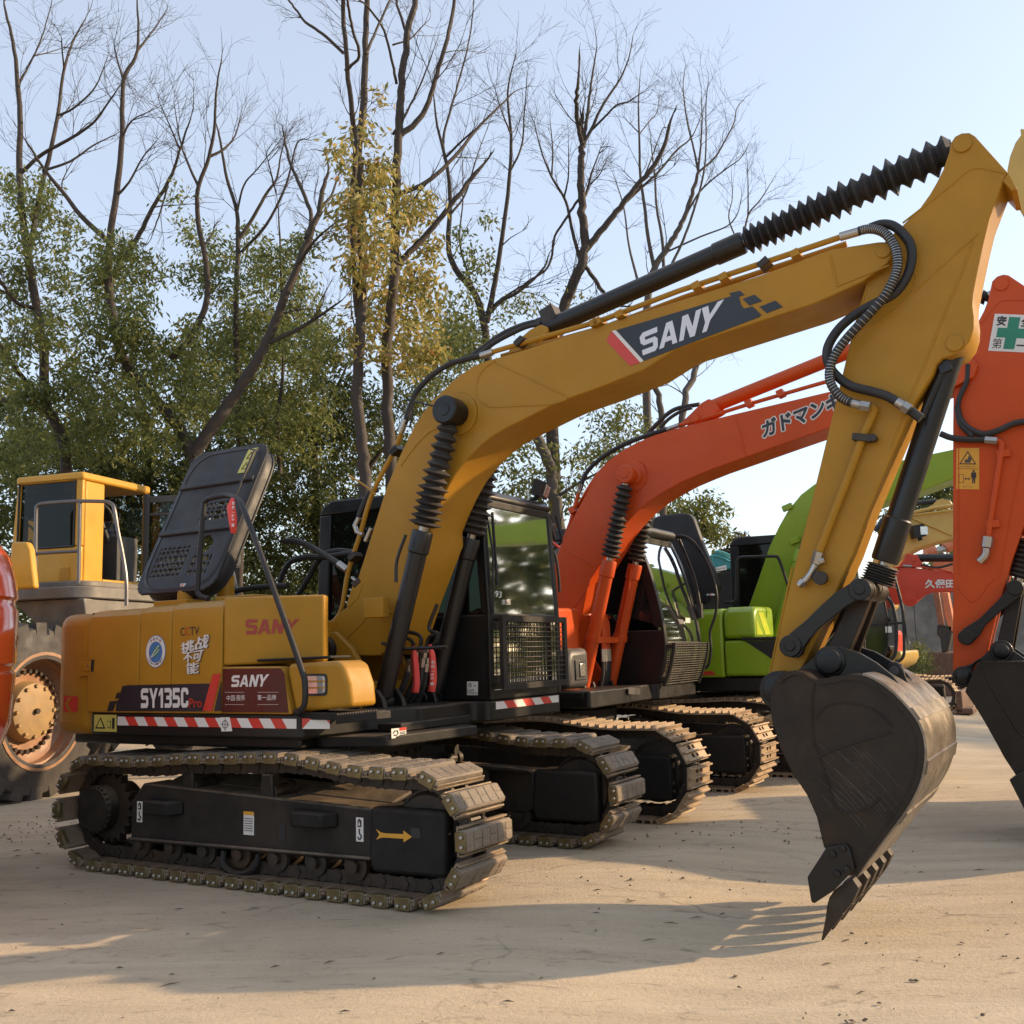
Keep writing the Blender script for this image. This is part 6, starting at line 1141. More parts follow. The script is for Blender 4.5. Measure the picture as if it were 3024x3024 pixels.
def crown(name, groups, m, parent, loc, seed, ln=(.07, .13)):
    rng = np.random.default_rng(seed); allp = []
    for c, r3, k in groups:
        u = rng.normal(size=(k*2, 3)); u /= np.linalg.norm(u, axis=1)[:, None]; u *= rng.uniform(0, 1, (k*2, 1))**(1/2.4)
        q = np.array(c)+u*np.array(r3)
        f = np.sin(q[:, 0]*5.1+seed)*np.sin(q[:, 1]*4.3+1.7*seed)*np.sin(q[:, 2]*5.7+.6*seed)+.5*np.sin(q[:, 0]*11+q[:, 2]*9+seed)*np.sin(q[:, 2]*12-q[:, 1]*7)
        q = q[f > -.12][:k]
        m_ = 7; t = rng.normal(size=(len(q), m_, 3))*np.array([.085, .085, .06]); allp.append((q[:, None, :]+t).reshape(-1, 3))
    v = leaves(np.concatenate(allp), rng, ln); v = v-np.array(loc); n = len(v)//4
    me = bpy.data.meshes.new(name); me.vertices.add(len(v)); me.vertices.foreach_set('co', v.ravel()); me.loops.add(n*4); me.loops.foreach_set('vertex_index', np.arange(n*4)); me.polygons.add(n); me.polygons.foreach_set('loop_start', np.arange(n)*4); me.polygons.foreach_set('loop_total', np.full(n, 4)); me.update(); me.materials.append(m)
    o = bpy.data.objects.new(name, me); C.objects.link(o); o.parent = parent; return o
def twig(b, p, d, L, r, lev, rnd, up=.35):
    n = 5 if lev else 4; pts = [p]; q = p.copy(); d = d.normalized(); w = Vector((rnd.gauss(0, 1), rnd.gauss(0, 1), rnd.gauss(0, 1)))*.16
    for i in range(n): d = (d+w*.6+Vector((rnd.gauss(0, .11), rnd.gauss(0, .11), up*.22+rnd.gauss(0, .06)))).normalized(); q = q+d*(L/n); pts.append(q.copy())
    b.tube(pts, [max(.0016, r*(1-.82*i/n)) for i in range(n+1)], 5 if r > .012 else 4)
    if lev > 0:
        for k in range(rnd.randint(2, 4) if L > .6 else rnd.randint(1, 3)):
            i = rnd.randint(1, n-1); t = (pts[i+1]-pts[i]).normalized(); ax = Vector((rnd.gauss(0, 1), rnd.gauss(0, 1), rnd.gauss(0, .4))); ax = (ax-t*ax.dot(t)).normalized()
            twig(b, pts[i], t+ax*rnd.uniform(.4, .9), L*rnd.uniform(.38, .68), r*.55, lev-1, rnd, up)
def tree(label, D, limbs, fol=(), leaf=None, seed=1, bark=BARK, group='trees behind the excavators', tw=10, twl=(.5, 1.3), lev=2, name='tree', ln=(.07, .13), dens=1.0, cat='tree', up=.35):
    rnd = random.Random(seed); done = []; b = MB(); base = None
    for li, (c, pts, r0, r1) in enumerate(limbs):
        q = px(c, pts)
        d0 = D
        if done:
            bx = min(done, key=lambda e: (e[0]-q[0][0])**2+(e[1]-q[0][1])**2); d0 = bx[2]
        dr = rnd.uniform(-1.3, 1.3) if li else rnd.uniform(-.2, .2); path = []
        for i, (u, v) in enumerate(q): dd = d0+dr*(i/(len(q)-1))**1.2; path.append(at_depth(u, v, dd)); done.append((u, v, dd))
        if li == 0:                                     # carry the trunk down to the ground
            p0 = path[0]; base = Vector((p0.x-.05, p0.y, 0)); path = [base-Vector((0, 0, .1))]+([base.lerp(p0, .5)] if p0.z > 1 else [])+path
        sm = smooth_path(path, 5); n = len(sm)
        r0 *= .74; r1 *= .8
        b.tube([p+Vector((rnd.gauss(0, 1), rnd.gauss(0, 1), 0))*r1*.3 for p in sm], [(r0*(1.25 if li == 0 and i < 3 else 1))*(1-i/(n-1))**.8*(1-r1/r0)+r1 for i in range(n)], 9 if r0 > .05 else 6)
        for k in range(int(tw*(.3 if li == 0 else .55)+.5)):
            i = rnd.randint(int(n*.35), n-2); t = (sm[i+1]-sm[i]).normalized(); ax = Vector((rnd.gauss(0, 1), rnd.gauss(0, .7), rnd.gauss(0, .3))); ax = (ax-t*ax.dot(t)).normalized()
            twig(b, sm[i], t+ax*rnd.uniform(.5, 1.1), rnd.uniform(*twl)*(1.1-.4*i/n), max(.0045, min(.014, r0*(1-i/n)*.4)), lev, rnd, up)
        t = (sm[-1]-sm[-2]).normalized(); twig(b, sm[-1], t, rnd.uniform(.3, .7), r1*.9, 1, rnd, up)
    r = thing(name, label, cat, loc=base, group=group)
    b.v = [(p[0]-base.x, p[1]-base.y, p[2]-base.z) for p in b.v]; b.build('trunk', bark, r, flip=False, recalc=False, smooth=60)
    if fol:
        gs = []
        for e in fol:
            c, cx, cy, rx_, ry_ = e[:5]; (u, v), = px(c, [(cx, cy)]); s_ = CROP[c][2]; dd = D+rnd.uniform(-1.0, 1.0); p = at_depth(u, v, dd); ax, az = rx_*s_*dd/F, ry_*s_*dd/F
            k = int(dens*(e[5] if len(e) > 5 else 1)*ax*az*520); gs.append((tuple(p), (ax*1.12, (ax+az)*.75, az*1.12), max(6, k)))
        crown('crown', gs, leaf, r, tuple(base), seed, ln)
    return r
def trees():
    A = [(40, 660, 45, 60), (130, 700, 110, 80), (190, 800, 80, 70), (70, 850, 70, 70), (230, 880, 50, 60, .7), (90, 960, 80, 70), (200, 1000, 70, 80), (50, 1060, 60, 70), (170, 1100, 100, 80), (60, 1200, 80, 90), (200, 1220, 90, 90), (100, 1420, 100, 100), (250, 1380, 90, 100), (160, 1560, 160, 110), (300, 1550, 100, 110), (20, 1640, 90, 90)]
    T = lambda L: [('T',)+tuple(e) for e in L]
    tree('tall tree above the loader cab, bare dark branches over hanging green leaves', 15, [
        ('T', [(235, 1690), (215, 1540), (165, 1440), (155, 1250), (120, 1030), (90, 850), (70, 640), (72, 440), (65, 300), (45, 150), (15, 20)], .13, .02),
        ('T', [(65, 300), (110, 220), (150, 130), (185, 5)], .025, .008), ('T', [(105, 900), (140, 700), (180, 540), (208, 400), (228, 250), (260, 150), (305, 65)], .06, .010), ('T', [(228, 250), (222, 180), (220, 140)], .02, .01), ('T', [(72, 620), (150, 550), (240, 500), (330, 440), (390, 360), (425, 310)], .045, .008),
        ('T', [(215, 410), (270, 380), (340, 310), (385, 200)], .03, .006), ('T', [(150, 610), (250, 575), (330, 520), (410, 480)], .03, .008), ('T', [(120, 200), (180, 185), (240, 165)], .015, .006), ('T', [(130, 1100), (60, 1080), (0, 1000), (-40, 960)], .05, .02), ('T', [(160, 1440), (60, 1320), (0, 1230)], .06, .03), ('T', [(200, 1480), (80, 1440), (-60, 1420)], .06, .03)], T(A), L_GREEN, 11, tw=9, dens=1.3)
    B_ = [(400, 900, 90, 100), (350, 980, 60, 80), (450, 980, 90, 90), (370, 1090, 80, 80), (470, 1120, 90, 90), (330, 1150, 60, 80), (420, 1230, 110, 90), (520, 1200, 70, 80), (560, 1300, 110, 100), (380, 1340, 100, 90), (470, 1420, 100, 90), (620, 1400, 110, 100), (440, 1540, 100, 100), (560, 1520, 110, 100), (700, 1300, 80, 80), (660, 1200, 60, 70), (540, 950, 60, 60, .6), (620, 700, 50, 60, .35), (700, 1450, 90, 80)]
    tree('forked green-leaved tree whose two bare main limbs open in a wide V', 14.2, [
        ('T', [(700, 1690), (690, 1630), (640, 1530), (560, 1430), (440, 1280), (400, 1120), (385, 970), (392, 850), (420, 650), (436, 480), (440, 290), (490, 180), (490, 0)], .14, .014),
        ('T', [(490, 180), (545, 110), (595, 35)], .025, .008), ('T', [(440, 290), (415, 200), (405, 150)], .025, .006), ('T', [(385, 860), (290, 770), (220, 680), (170, 620), (110, 530), (85, 490)], .06, .010), ('T', [(440, 930), (500, 830), (545, 740), (605, 640), (640, 540), (680, 420)], .055, .012), ('T', [(640, 530), (610, 460), (570, 370)], .02, .006),
        ('T', [(415, 700), (460, 650), (510, 560), (560, 500)], .03, .006), ('T', [(432, 500), (470, 430), (550, 390)], .025, .006), ('T', [(690, 1620), (760, 1520), (830, 1420), (900, 1310), (950, 1220), (1020, 1050), (1085, 890), (1135, 760), (1150, 680), (1170, 620)], .13, .028), ('T', [(1090, 850), (1110, 770), (1070, 660), (1035, 580), (1010, 470)], .05, .02), ('T', [(1140, 740), (1180, 700), (1210, 620), (1240, 600)], .035, .010),
        ('T', [(940, 1230), (1050, 1180), (1150, 1120), (1220, 1070)], .05, .012), ('T', [(1060, 950), (1120, 860), (1200, 790)], .04, .010), ('T', [(610, 1280), (680, 1200), (735, 1080), (735, 940), (708, 800), (705, 680), (745, 560), (765, 450), (770, 330), (790, 210)], .07, .010), ('T', [(705, 660), (665, 570), (640, 490), (620, 360)], .03, .006), ('T', [(745, 560), (800, 530), (840, 480), (860, 400)], .03, .006),
        ('T', [(600, 660), (570, 760), (545, 830)], .02, .01)], T(B_), L_GREEN, 23, tw=10, dens=1.4)
    C_ = [(700, 820, 70, 60, .6), (760, 900, 80, 80), (700, 970, 80, 80), (800, 1000, 80, 90), (900, 870, 80, 60), (980, 930, 90, 80), (1080, 880, 80, 70), (930, 1010, 90, 90), (1050, 1020, 90, 90), (880, 1120, 90, 90), (1000, 1130, 100, 90), (1120, 1120, 70, 80), (820, 1220, 90, 80), (950, 1250, 110, 90), (1080, 1230, 90, 80), (880, 1350, 90, 90), (1000, 1400, 110, 110), (1120, 1380, 80, 100), (950, 1530, 130, 110), (1100, 1540, 100, 100), (860, 1480, 90, 90)]
    tree('dense green tree with thin bare twigs behind the wide V limbs', 17, [
        ('T', [(860, 1690), (850, 1500), (845, 1300), (840, 1100), (848, 900), (845, 760), (810, 640), (785, 500), (770, 440)], .10, .012), ('T', [(848, 860), (900, 780), (950, 690), (985, 640), (1000, 560), (1020, 470)], .05, .008), ('T', [(985, 690), (960, 590), (945, 530)], .02, .006), ('T', [(860, 900), (950, 800), (1020, 660), (1060, 510), (1110, 500)], .04, .006), ('T', [(845, 760), (870, 660), (920, 600), (1000, 500)], .03, .006), ('T', [(1000, 1690), (990, 1500), (1010, 1300), (1000, 900), (990, 720)], .06, .010)], T(C_), L_GREEN, 31, BARK, tw=14, dens=1.1)
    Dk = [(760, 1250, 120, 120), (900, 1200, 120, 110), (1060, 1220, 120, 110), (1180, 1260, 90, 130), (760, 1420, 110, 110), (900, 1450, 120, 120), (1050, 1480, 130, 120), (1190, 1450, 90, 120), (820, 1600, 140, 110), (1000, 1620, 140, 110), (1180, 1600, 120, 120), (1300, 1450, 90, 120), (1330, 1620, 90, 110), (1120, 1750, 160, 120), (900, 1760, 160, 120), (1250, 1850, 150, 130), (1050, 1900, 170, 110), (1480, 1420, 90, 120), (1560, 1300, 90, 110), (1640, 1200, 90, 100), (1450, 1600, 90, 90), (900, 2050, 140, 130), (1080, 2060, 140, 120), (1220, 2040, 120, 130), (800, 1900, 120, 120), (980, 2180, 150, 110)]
    tree('tree filling the gap behind the open hood and the boom, leaves darkened as deep shade', 20, [('T', [(1130, 1900), (1125, 1700), (1120, 1400), (1130, 1150), (1140, 1080)], .12, .03), ('T', [(1250, 1900), (1290, 1750), (1330, 1650), (1400, 1560)], .09, .04), ('T', [(1120, 1500), (1200, 1380), (1260, 1250)], .06, .015)], T(Dk), L_DARK, 43, tw=6, dens=1.1, ln=(.09, .16))
    Lf = [(40, 1450, 120, 130), (200, 1600, 150, 110), (380, 1640, 150, 100), (560, 1640, 140, 90), (60, 1650, 140, 110), (330, 1450, 110, 110), (-60, 1300, 90, 160), (700, 1600, 90, 90), (480, 1700, 200, 90), (120, 1780, 200, 100), (650, 1760, 140, 90), (300, 1850, 200, 110), (520, 1880, 180, 110), (420, 2000, 200, 100), (640, 1980, 150, 100), (-40, 1900, 120, 120), (70, 2170, 150, 130), (-60, 2100, 150, 150), (200, 2100, 150, 120)]
    tree('dark broadleaf tree behind the loader cab', 19, [('T', [(530, 1800), (530, 1640), (515, 1500), (480, 1360), (470, 1200)], .16, .04), ('T', [(520, 1520), (420, 1420), (340, 1350)], .07, .02), ('T', [(-80, 1640), (60, 1620), (140, 1560), (260, 1590), (360, 1640)], .07, .05)], T(Lf), L_DARK, 53, tw=6, dens=1.1, ln=(.09, .16))
    tree('pale green leafy branch of a tree mostly cut off, above the loader', 12.5, [('T', [(-160, 1650), (-140, 1400), (-60, 1280), (20, 1260)], .08, .01)], [('T', 20, 1260, 55, 60, .8), ('T', 10, 1390, 50, 40, .8), ('T', -40, 1320, 60, 90)], L_LIGHT, 61, tw=4, lev=1)
    Y1 = [(1275, 470, 65, 45, .8), (1345, 480, 50, 50, .5), (1250, 560, 70, 60), (1340, 580, 70, 60), (1300, 660, 90, 70), (1370, 640, 50, 50), (1230, 720, 55, 50), (1320, 760, 100, 80), (1270, 840, 90, 70), (1360, 860, 80, 80), (1290, 960, 90, 80), (1350, 1060, 80, 70), (1300, 1160, 80, 70), (1320, 1270, 80, 60), (1345, 345, 45, 40, .35)]
    Y2 = [(1430, 720, 70, 60, .7), (1500, 690, 60, 50, .8), (1490, 800, 70, 70), (1540, 870, 50, 60), (1420, 970, 80, 80), (1520, 980, 60, 70), (1470, 1080, 90, 70), (1530, 1120, 50, 60), (1420, 1180, 90, 70), (1500, 1220, 70, 70), (1450, 1290, 80, 50), (1525, 1260, 50, 60)]
    tree('tall straight double trunk thick with yellow leaves, no cut limb', 13.6, [
        ('T', [(1300, 1700), (1290, 1590), (1275, 1400), (1285, 1200), (1292, 1000), (1290, 800), (1278, 600), (1298, 350), (1305, 150), (1310, -60)], .125, .045), ('T', [(1275, 1130), (1260, 900), (1255, 700), (1270, 520), (1255, 400), (1238, 250), (1225, 60), (1220, -60)], .06, .035), ('T', [(1225, 190), (1150, 120), (1090, 80), (1060, 40), (1028, 0), (1000, -30)], .03, .012), ('T', [(1232, 250), (1280, 200), (1255, 100), (1240, 0)], .03, .02), ('T', [(1305, 190), (1340, 110), (1390, 0), (1400, -40)], .03, .012)], T(Y1), L_YEL, 71, tw=9, ln=(.085, .16), dens=1.0)
    tree('tall dark trunk with yellow leaves and one thick sawn-off limb', 14.0, [
        ('T', [(1395, 1700), (1388, 1560), (1380, 1300), (1395, 1100), (1408, 930), (1412, 640), (1425, 430), (1430, 300), (1450, 150), (1480, 0), (1490, -60)], .125, .045), ('T', [(1430, 480), (1490, 430), (1530, 360), (1565, 240), (1600, 110), (1625, -20), (1640, -60)], .06, .025), ('T', [(1415, 300), (1400, 230), (1370, 110), (1315, 30), (1270, -10)], .03, .014), ('T', [(1420, 940), (1490, 870), (1560, 790), (1640, 690), (1705, 608)], .065, .04), ('T', [(1430, 690), (1520, 650), (1620, 560), (1700, 460), (1770, 390), (1830, 330)], .05, .012), ('T', [(1400, 480), (1440, 420), (1500, 300), (1545, 180)], .03, .010), ('T', [(1330, 910), (1400, 840), (1470, 720), (1530, 640)], .035, .014), ('T', [(1400, 160), (1460, 140), (1500, 100), (1530, 70)], .02, .006), ('T', [(1450, 120), (1420, 30), (1410, -30)], .03, .02)], T(Y2), L_YEL, 83, tw=9, ln=(.085, .16), dens=1.0)
    tree('slender bare tree between the yellow pair and the boom, tangle of upright branches', 16.5, [
        ('T', [(1740, 1700), (1738, 1400), (1735, 1220), (1700, 1060), (1625, 960), (1598, 870), (1605, 720), (1595, 600), (1560, 450), (1545, 330)], .12, .012), ('T', [(1735, 1150), (1760, 1030), (1785, 880), (1815, 650), (1822, 480), (1810, 330), (1840, 190)], .07, .008), ('T', [(1740, 1120), (1790, 1070), (1850, 1040), (1932, 965), (1960, 900)], .06, .012), ('T', [(1822, 480), (1790, 400), (1760, 300)], .025, .006), ('T', [(1815, 620), (1860, 520), (1870, 400), (1880, 260)], .03, .006), ('T', [(1590, 560), (1650, 500), (1720, 440), (1780, 380)], .03, .006), ('T', [(1595, 600), (1580, 500), (1610, 380), (1650, 240), (1680, 100), (1690, -20)], .04, .010), ('T', [(1610, 760), (1660, 690), (1700, 560), (1740, 450)], .03, .006), ('T', [(1690, 1040), (1640, 870), (1650, 720), (1650, 580)], .03, .008)],
        T([(1650, 900, 60, 90, .5), (1700, 960, 70, 90, .6), (1640, 1080, 70, 90), (1740, 800, 50, 60, .4), (1600, 1200, 80, 90), (1690, 1250, 80, 80), (1800, 1120, 60, 60, .5), (1880, 1090, 50, 50, .5)]), L_GREEN, 91, tw=15, twl=(.4, 1.5))
    tree('bare tree with sawn-off limbs rising behind the boom ram', 17, [
        ('U', [(250, 2100), (290, 1900), (330, 1720), (400, 1560), (435, 1440), (430, 1280), (415, 1100), (415, 900), (425, 820)], .16, .06), ('U', [(425, 830), (405, 740), (392, 620), (398, 500)], .06, .04), ('U', [(430, 800), (455, 650), (465, 550), (490, 380), (508, 265)], .05, .010), ('U', [(430, 820), (480, 730), (520, 640), (580, 540), (640, 450), (690, 330), (713, 205)], .05, .008), ('U', [(480, 740), (560, 660), (620, 600), (690, 580), (740, 545)], .03, .008), ('U', [(440, 1430), (530, 1320), (620, 1210), (720, 1080), (820, 960), (890, 840), (922, 712)], .085, .035), ('U', [(630, 1190), (740, 1090), (860, 980), (960, 860), (1050, 780), (1110, 640)], .04, .008), ('U', [(420, 1180), (450, 1090), (480, 980)], .035, .025), ('U', [(470, 1050), (520, 1000), (560, 920)], .02, .006), ('U', [(410, 1480), (370, 1330), (330, 1150), (250, 1010), (190, 860), (150, 700)], .045, .008), ('U', [(250, 1010), (255, 850), (240, 680)], .025, .006), ('U', [(320, 1130), (345, 1000), (345, 820)], .025, .006), ('U', [(400, 1140), (330, 1250), (270, 1350), (230, 1520), (110, 1610), (0, 1680), (-60, 1720)], .035, .02), ('U', [(440, 1520), (510, 1620), (560, 1700)], .05, .04)],
        [('U', 160, 1720, 120, 90, .35), ('U', 300, 1600, 60, 60, .3), ('U', 400, 1700, 60, 60, .4)], L_LIGHT, 101, BARK, tw=12, twl=(.5, 1.5), up=.3)
    tree('pale bare tree with fine upright twigs behind the long bellows ram', 21, [
        ('U', [(780, 2000), (800, 1700), (830, 1540), (900, 1430), (960, 1330), (1010, 1230), (1060, 1080), (1085, 980)], .13, .04), ('U', [(1085, 980), (1100, 830), (1108, 700), (1105, 560)], .035, .010), ('U', [(1085, 980), (1060, 850), (1020, 680), (1000, 500), (1012, 375)], .035, .006), ('U', [(1090, 980), (1180, 900), (1240, 800), (1290, 700), (1305, 620), (1352, 560)], .035, .008), ('U', [(835, 1530), (800, 1360), (780, 1180), (755, 1000), (750, 800), (745, 600), (755, 420)], .06, .008), ('U', [(890, 1540), (880, 1360), (850, 1190), (838, 1000), (825, 900), (810, 760)], .05, .008), ('U', [(950, 1340), (1030, 1200), (1090, 1100), (1160, 1030), (1250, 960), (1330, 900), (1380, 810)], .04, .006), ('U', [(920, 1540), (1000, 1370), (1060, 1200), (1110, 1020), (1130, 850), (1130, 600), (1145, 460)], .045, .006), ('U', [(755, 760), (800, 700), (850, 640), (862, 540)], .02, .006), ('U', [(750, 760), (700, 710), (655, 660)], .02, .006), ('U', [(760, 1050), (820, 900), (880, 740), (900, 730)], .025, .006), ('U', [(740, 1600), (690, 1400), (660, 1180), (600, 990)], .04, .008), ('U', [(900, 1440), (1100, 1350), (1250, 1290), (1310, 1220), (1330, 1130)], .03, .006), ('U', [(1340, 1400), (1370, 1230), (1440, 1140), (1515, 1020)], .035, .006), ('U', [(1370, 1230), (1370, 1080), (1365, 920)], .025, .006), ('U', [(1300, 1360), (1260, 1240), (1280, 1130), (1275, 980)], .025, .006)], (), None, 113, BARKL, tw=11, twl=(.5, 1.6), up=.35)
    tree('leafy tree seen through the arch of the mustard boom', 15.5, [('p', [(1680, 1750), (1660, 1600), (1640, 1480), (1620, 1380), (1590, 1290), (1570, 1240)], .13, .10), ('p', [(1640, 1470), (1720, 1420), (1800, 1380)], .04, .01)],
        [('A', 800, 880, 130, 110), ('A', 900, 1000, 130, 100), ('A', 1050, 850, 80, 80, .6), ('A', 1000, 1130, 120, 100), ('A', 1150, 930, 90, 90, .7), ('A', 780, 1060, 100, 90), ('A', 1100, 1080, 90, 90), ('A', 900, 760, 100, 60), ('A', 1180, 1150, 90, 80), ('A', 1020, 960, 90, 90, .7)], L_LIGHT, 127, BARKL, tw=6, dens=.8)
    tree('light olive tree above the orange boom', 16.5, [('p', [(1960, 1700), (1960, 1400), (1955, 1250), (1940, 1150), (1905, 1080)], .10, .05), ('p', [(2000, 1400), (2020, 1200), (2050, 1100), (2080, 980)], .08, .06), ('p', [(2060, 1080), (2110, 1050), (2170, 1020)], .02, .006)],
        [('A', 1300, 760, 130, 140), ('A', 1450, 650, 120, 100), ('A', 1580, 720, 90, 150, .8), ('A', 1400, 870, 120, 120), ('A', 1240, 900, 90, 90), ('P', 550, 950, 80, 60, .7), ('A', 1350, 600, 80, 80, .6)], L_LIGHT, 131, BARKL, tw=7, dens=.8)
    tree('low leafy tree below the orange boom, beside the raised black hood', 19, [('p', [(2050, 1900), (2050, 1700), (2060, 1550)], .12, .05)], [('P', 800, 1420, 170, 110), ('P', 950, 1500, 120, 150), ('P', 1040, 1440, 70, 60, .8), ('P', 700, 1490, 120, 100), ('P', 880, 1620, 120, 110), ('P', 1010, 1600, 90, 110)], L_LIGHT, 139, tw=6, dens=1.0, ln=(.08, .15))
    tree('small reddish brown tree far behind the green excavator', 34, [('p', [(2190, 1800), (2190, 1650), (2195, 1600)], .12, .05)], [('p', 2190, 1610, 45, 38), ('p', 2150, 1640, 40, 30), ('p', 2235, 1630, 35, 28), ('p', 2200, 1660, 60, 40)], L_FAR, 149, tw=6, ln=(.14, .26), dens=.7)
    tree('dark tree above the pale yellow boom', 36, [('p', [(2780, 1800), (2780, 1600)], .15, .08)], [('p', 2740, 1450, 60, 45), ('p', 2800, 1440, 50, 45), ('p', 2700, 1520, 40, 40), ('p', 2760, 1530, 70, 50), ('p', 2640, 1540, 50, 40), ('p', 2990, 1620, 60, 70)], L_DARK, 151, tw=4, ln=(.16, .28), dens=.7)
def far_wood():
    rng = np.random.default_rng(9); n = 26000; x = rng.uniform(-70, 80, n); y = 52+rng.uniform(0, 7, n); top = 4.6+1.5*np.sin(x*.31)+1.0*np.sin(x*.83+1)+.7*np.sin(x*2.1)
    p = np.stack([x, y, top*rng.uniform(0, 1, n)**.7], 1); n2 = 20000; y2 = rng.uniform(-15, 75, n2); x2 = 47+rng.uniform(0, 6, n2); t2 = 15.0+1.0*np.sin(y2*.31)+.9*np.sin(y2*.8); p2 = np.stack([x2, y2, t2*rng.uniform(0, 1, n2)**.75], 1)  # second band: unseen trees on the right, added to cover bright sky in cab-glass reflections
    v = np.concatenate([leaves(p, rng, (.35, .7), .55, .4), leaves(p2, rng, (.7, 1.5), .6, .4)]); k = len(v)//4
    me = bpy.data.meshes.new('far_wood'); me.from_pydata(v.tolist(), [], [tuple(range(4*i, 4*i+4)) for i in range(k)]); me.materials.append(L_DARK)
    o = bpy.data.objects.new('far_wood', me); C.objects.link(o); tag(o, 'dark wood far behind the yard, with an unseen side stretch added for reflections', 'wood', kind='stuff')
# ------------------------------------------------------------------ far machines and walls
def fpts(c, pts, D): return [at_depth(u, v, D) for u, v in px(c, pts)]
def slab(b, pts, th, mi=0): b.prism(pts, (.5*th, .86*th, 0), mi)
def background():
    W_ = dict(flip=False)
    # pale yellow excavator far right
    o0 = at_depth(2690, 1900, 23); r = thing('crawler_excavator', 'pale yellow excavator boom with work light behind the orange arm', 'excavator', loc=(o0.x, o0.y, 0)); off = Vector((-o0.x, -o0.y, 0))
    R = lambda pts: [p+off for p in pts]
    b = MB(); slab(b, R(fpts('Y', [(60, 900), (110, 700), (180, 560), (330, 490), (480, 462), (727, 420), (1000, 372), (1320, 318), (1320, 560), (1000, 622), (727, 668), (600, 692), (430, 745), (330, 800), (260, 860), (200, 960), (100, 1050)], 23)), .6); bm = b.build('boom', CYEL, r, bevel=.02, **W_)
    b = MB(); b.tube(R(fpts('Y', [(385, 455), (560, 415), (727, 392), (1000, 345), (1320, 285)], 22.9)), .035, 8); b.tube(R(fpts('Y', [(375, 475), (727, 432), (1320, 330)], 22.9)), .025, 8); b.build('steel_pipe', CYEL, bm, **W_)
    b = MB(); b.tube(smooth_path(R(fpts('Y', [(100, 600), (200, 470), (330, 400), (450, 375), (600, 360)], 23.2)), 4), .06, 8); b.build('hydraulic_hose', HOSE, bm, **W_)
    b = MB(); slab(b, R(fpts('Y', [(480, 430), (560, 390), (600, 350), (640, 340), (700, 350), (727, 400)], 23.1)), .3); b.build('ram_bracket', CYEL, bm, **W_)
    b = MB(); q = R(fpts('Y', [(440, 605)], 22.8))[0]; b.obox(q, (.12, 0, .02), (0, .14, 0), (-.02, 0, .14)); b.obox(q+Vector((.09, -.12, .0)), (.08, 0, 0), (0, .03, 0), (0, 0, .09), 1); b.tube(R(fpts('Y', [(450, 630), (465, 680)], 22.8)), .05, 6); b.build('work_light', [PLAS, LENS], bm, **W_)
    b = MB(); b.tube(R(fpts('Y', [(400, 500), (727, 640)], 22.98)), .02, 6); b.build('weld_seam', CYEL, bm, **W_)
    b = MB(); slab(b, R(fpts('Y', [(-40, 1000), (150, 880), (150, 1240), (-40, 1240)], 23.4)), 2.2); b.build('engine_house', CYEL, r, bevel=.1, **W_)
    b = MB(); b.box(-5.5, -1.8, 2.5, 3.1, 0, .9); b.box(-5.5, -1.8, 4.6, 5.2, 0, .9); b.box(-5, -2.2, 2.8, 5, .6, 1.2); b.build('undercarriage', FRAME_M, r, bevel=.15, **W_)
    # small red excavator with white characters on its boom
    D = 20.5; o0 = at_depth(2640, 1950, D+.6); fr = Frame(o0.x-.2, o0.y+.4, TH); r = thing('mini_excavator', 'small red excavator with glass cab and white characters on its boom', 'excavator', fr)
    lp = at_depth(2838, 2100, 20.6); fx = fr.w2l((lp.x, lp.y, 0)); yn = fx.y
    for yc in (yn+.1, yn-1.35): make_track(r, yc, 'grouser', x0=fx.x-2.3, x1=fx.x-.35, zc=.36, R=.35, n=32, half=.20, hump=.03); b = MB(); b.box(fx.x-2.3, fx.x-.45, yc-.12, yc+.12, .12, .52); b.build('track_frame', FRAME_M, r, bevel=.05)
    S = lambda pts, y: XZ(fr.side('Y', pts, y)); yb = yn-.62
    b = MB(); b.side(S([(150, 1200), (200, 1010), (240, 930), (330, 895), (400, 900), (500, 912), (727, 945), (1100, 1010), (1100, 1130), (727, 1095), (560, 1100), (500, 1120), (450, 1160), (410, 1192), (330, 1190), (230, 1205)], yb+.12), yb-.12, yb+.12); bm = b.build('boom', RED, r, bevel=.012)
    b = MB(); b.side(S([(270, 905), (330, 830), (350, 785), (400, 790), (440, 800), (465, 850), (490, 895)], yb+.1), yb+.05, yb+.10); b.side(S([(270, 905), (330, 830), (350, 785), (400, 790), (440, 800), (465, 850), (490, 895)], yb+.1), yb-.10, yb-.05); b.build('ram_bracket', RED, bm, bevel=.01)
    p, q = fr.side('Y', [(405, 822), (1100, 820)], yb); ram(r, 'arm_ram', p, q, (q-p).length*.7, None, .085, CYLB)
    b = MB(); b.tube(smooth_path(fr.side('Y', [(250, 905), (320, 888), (400, 890), (560, 905), (727, 940)], yb+.13), 4), .02, 8, 0); b.tube(fr.side('Y', [(325, 886), (395, 890)], yb+.13), .03, 8, 1); b.tube(smooth_path(fr.side('Y', [(470, 880), (600, 900), (727, 870)], yb+.13), 4), .025, 8, 2); b.build('steel_pipe', [RED, CHROME, HOSE], bm)
    b = MB(); yy = yb+.125; put_text(b, '久保田', quad(*fr.side('Y', [(500, 1068), (745, 1066), (745, 995), (500, 995)], yy)), 0, (0, .004, 0), True); b.build('boom_lettering', WHT, bm)
    b = MB(); q = fr.side('Y', [(378, 1155)], yb+.12)[0]; b.lathe(q, q+Vector((0, .03, 0)), [(0, .16), (.02, .15), (.021, .06), (.03, .05)], 20); q = fr.side('Y', [(408, 825)], yb+.1)[0]; b.cyl(q, q+Vector((0, .03, 0)), .06, None, 16); b.build('boom_pin', RED, bm)
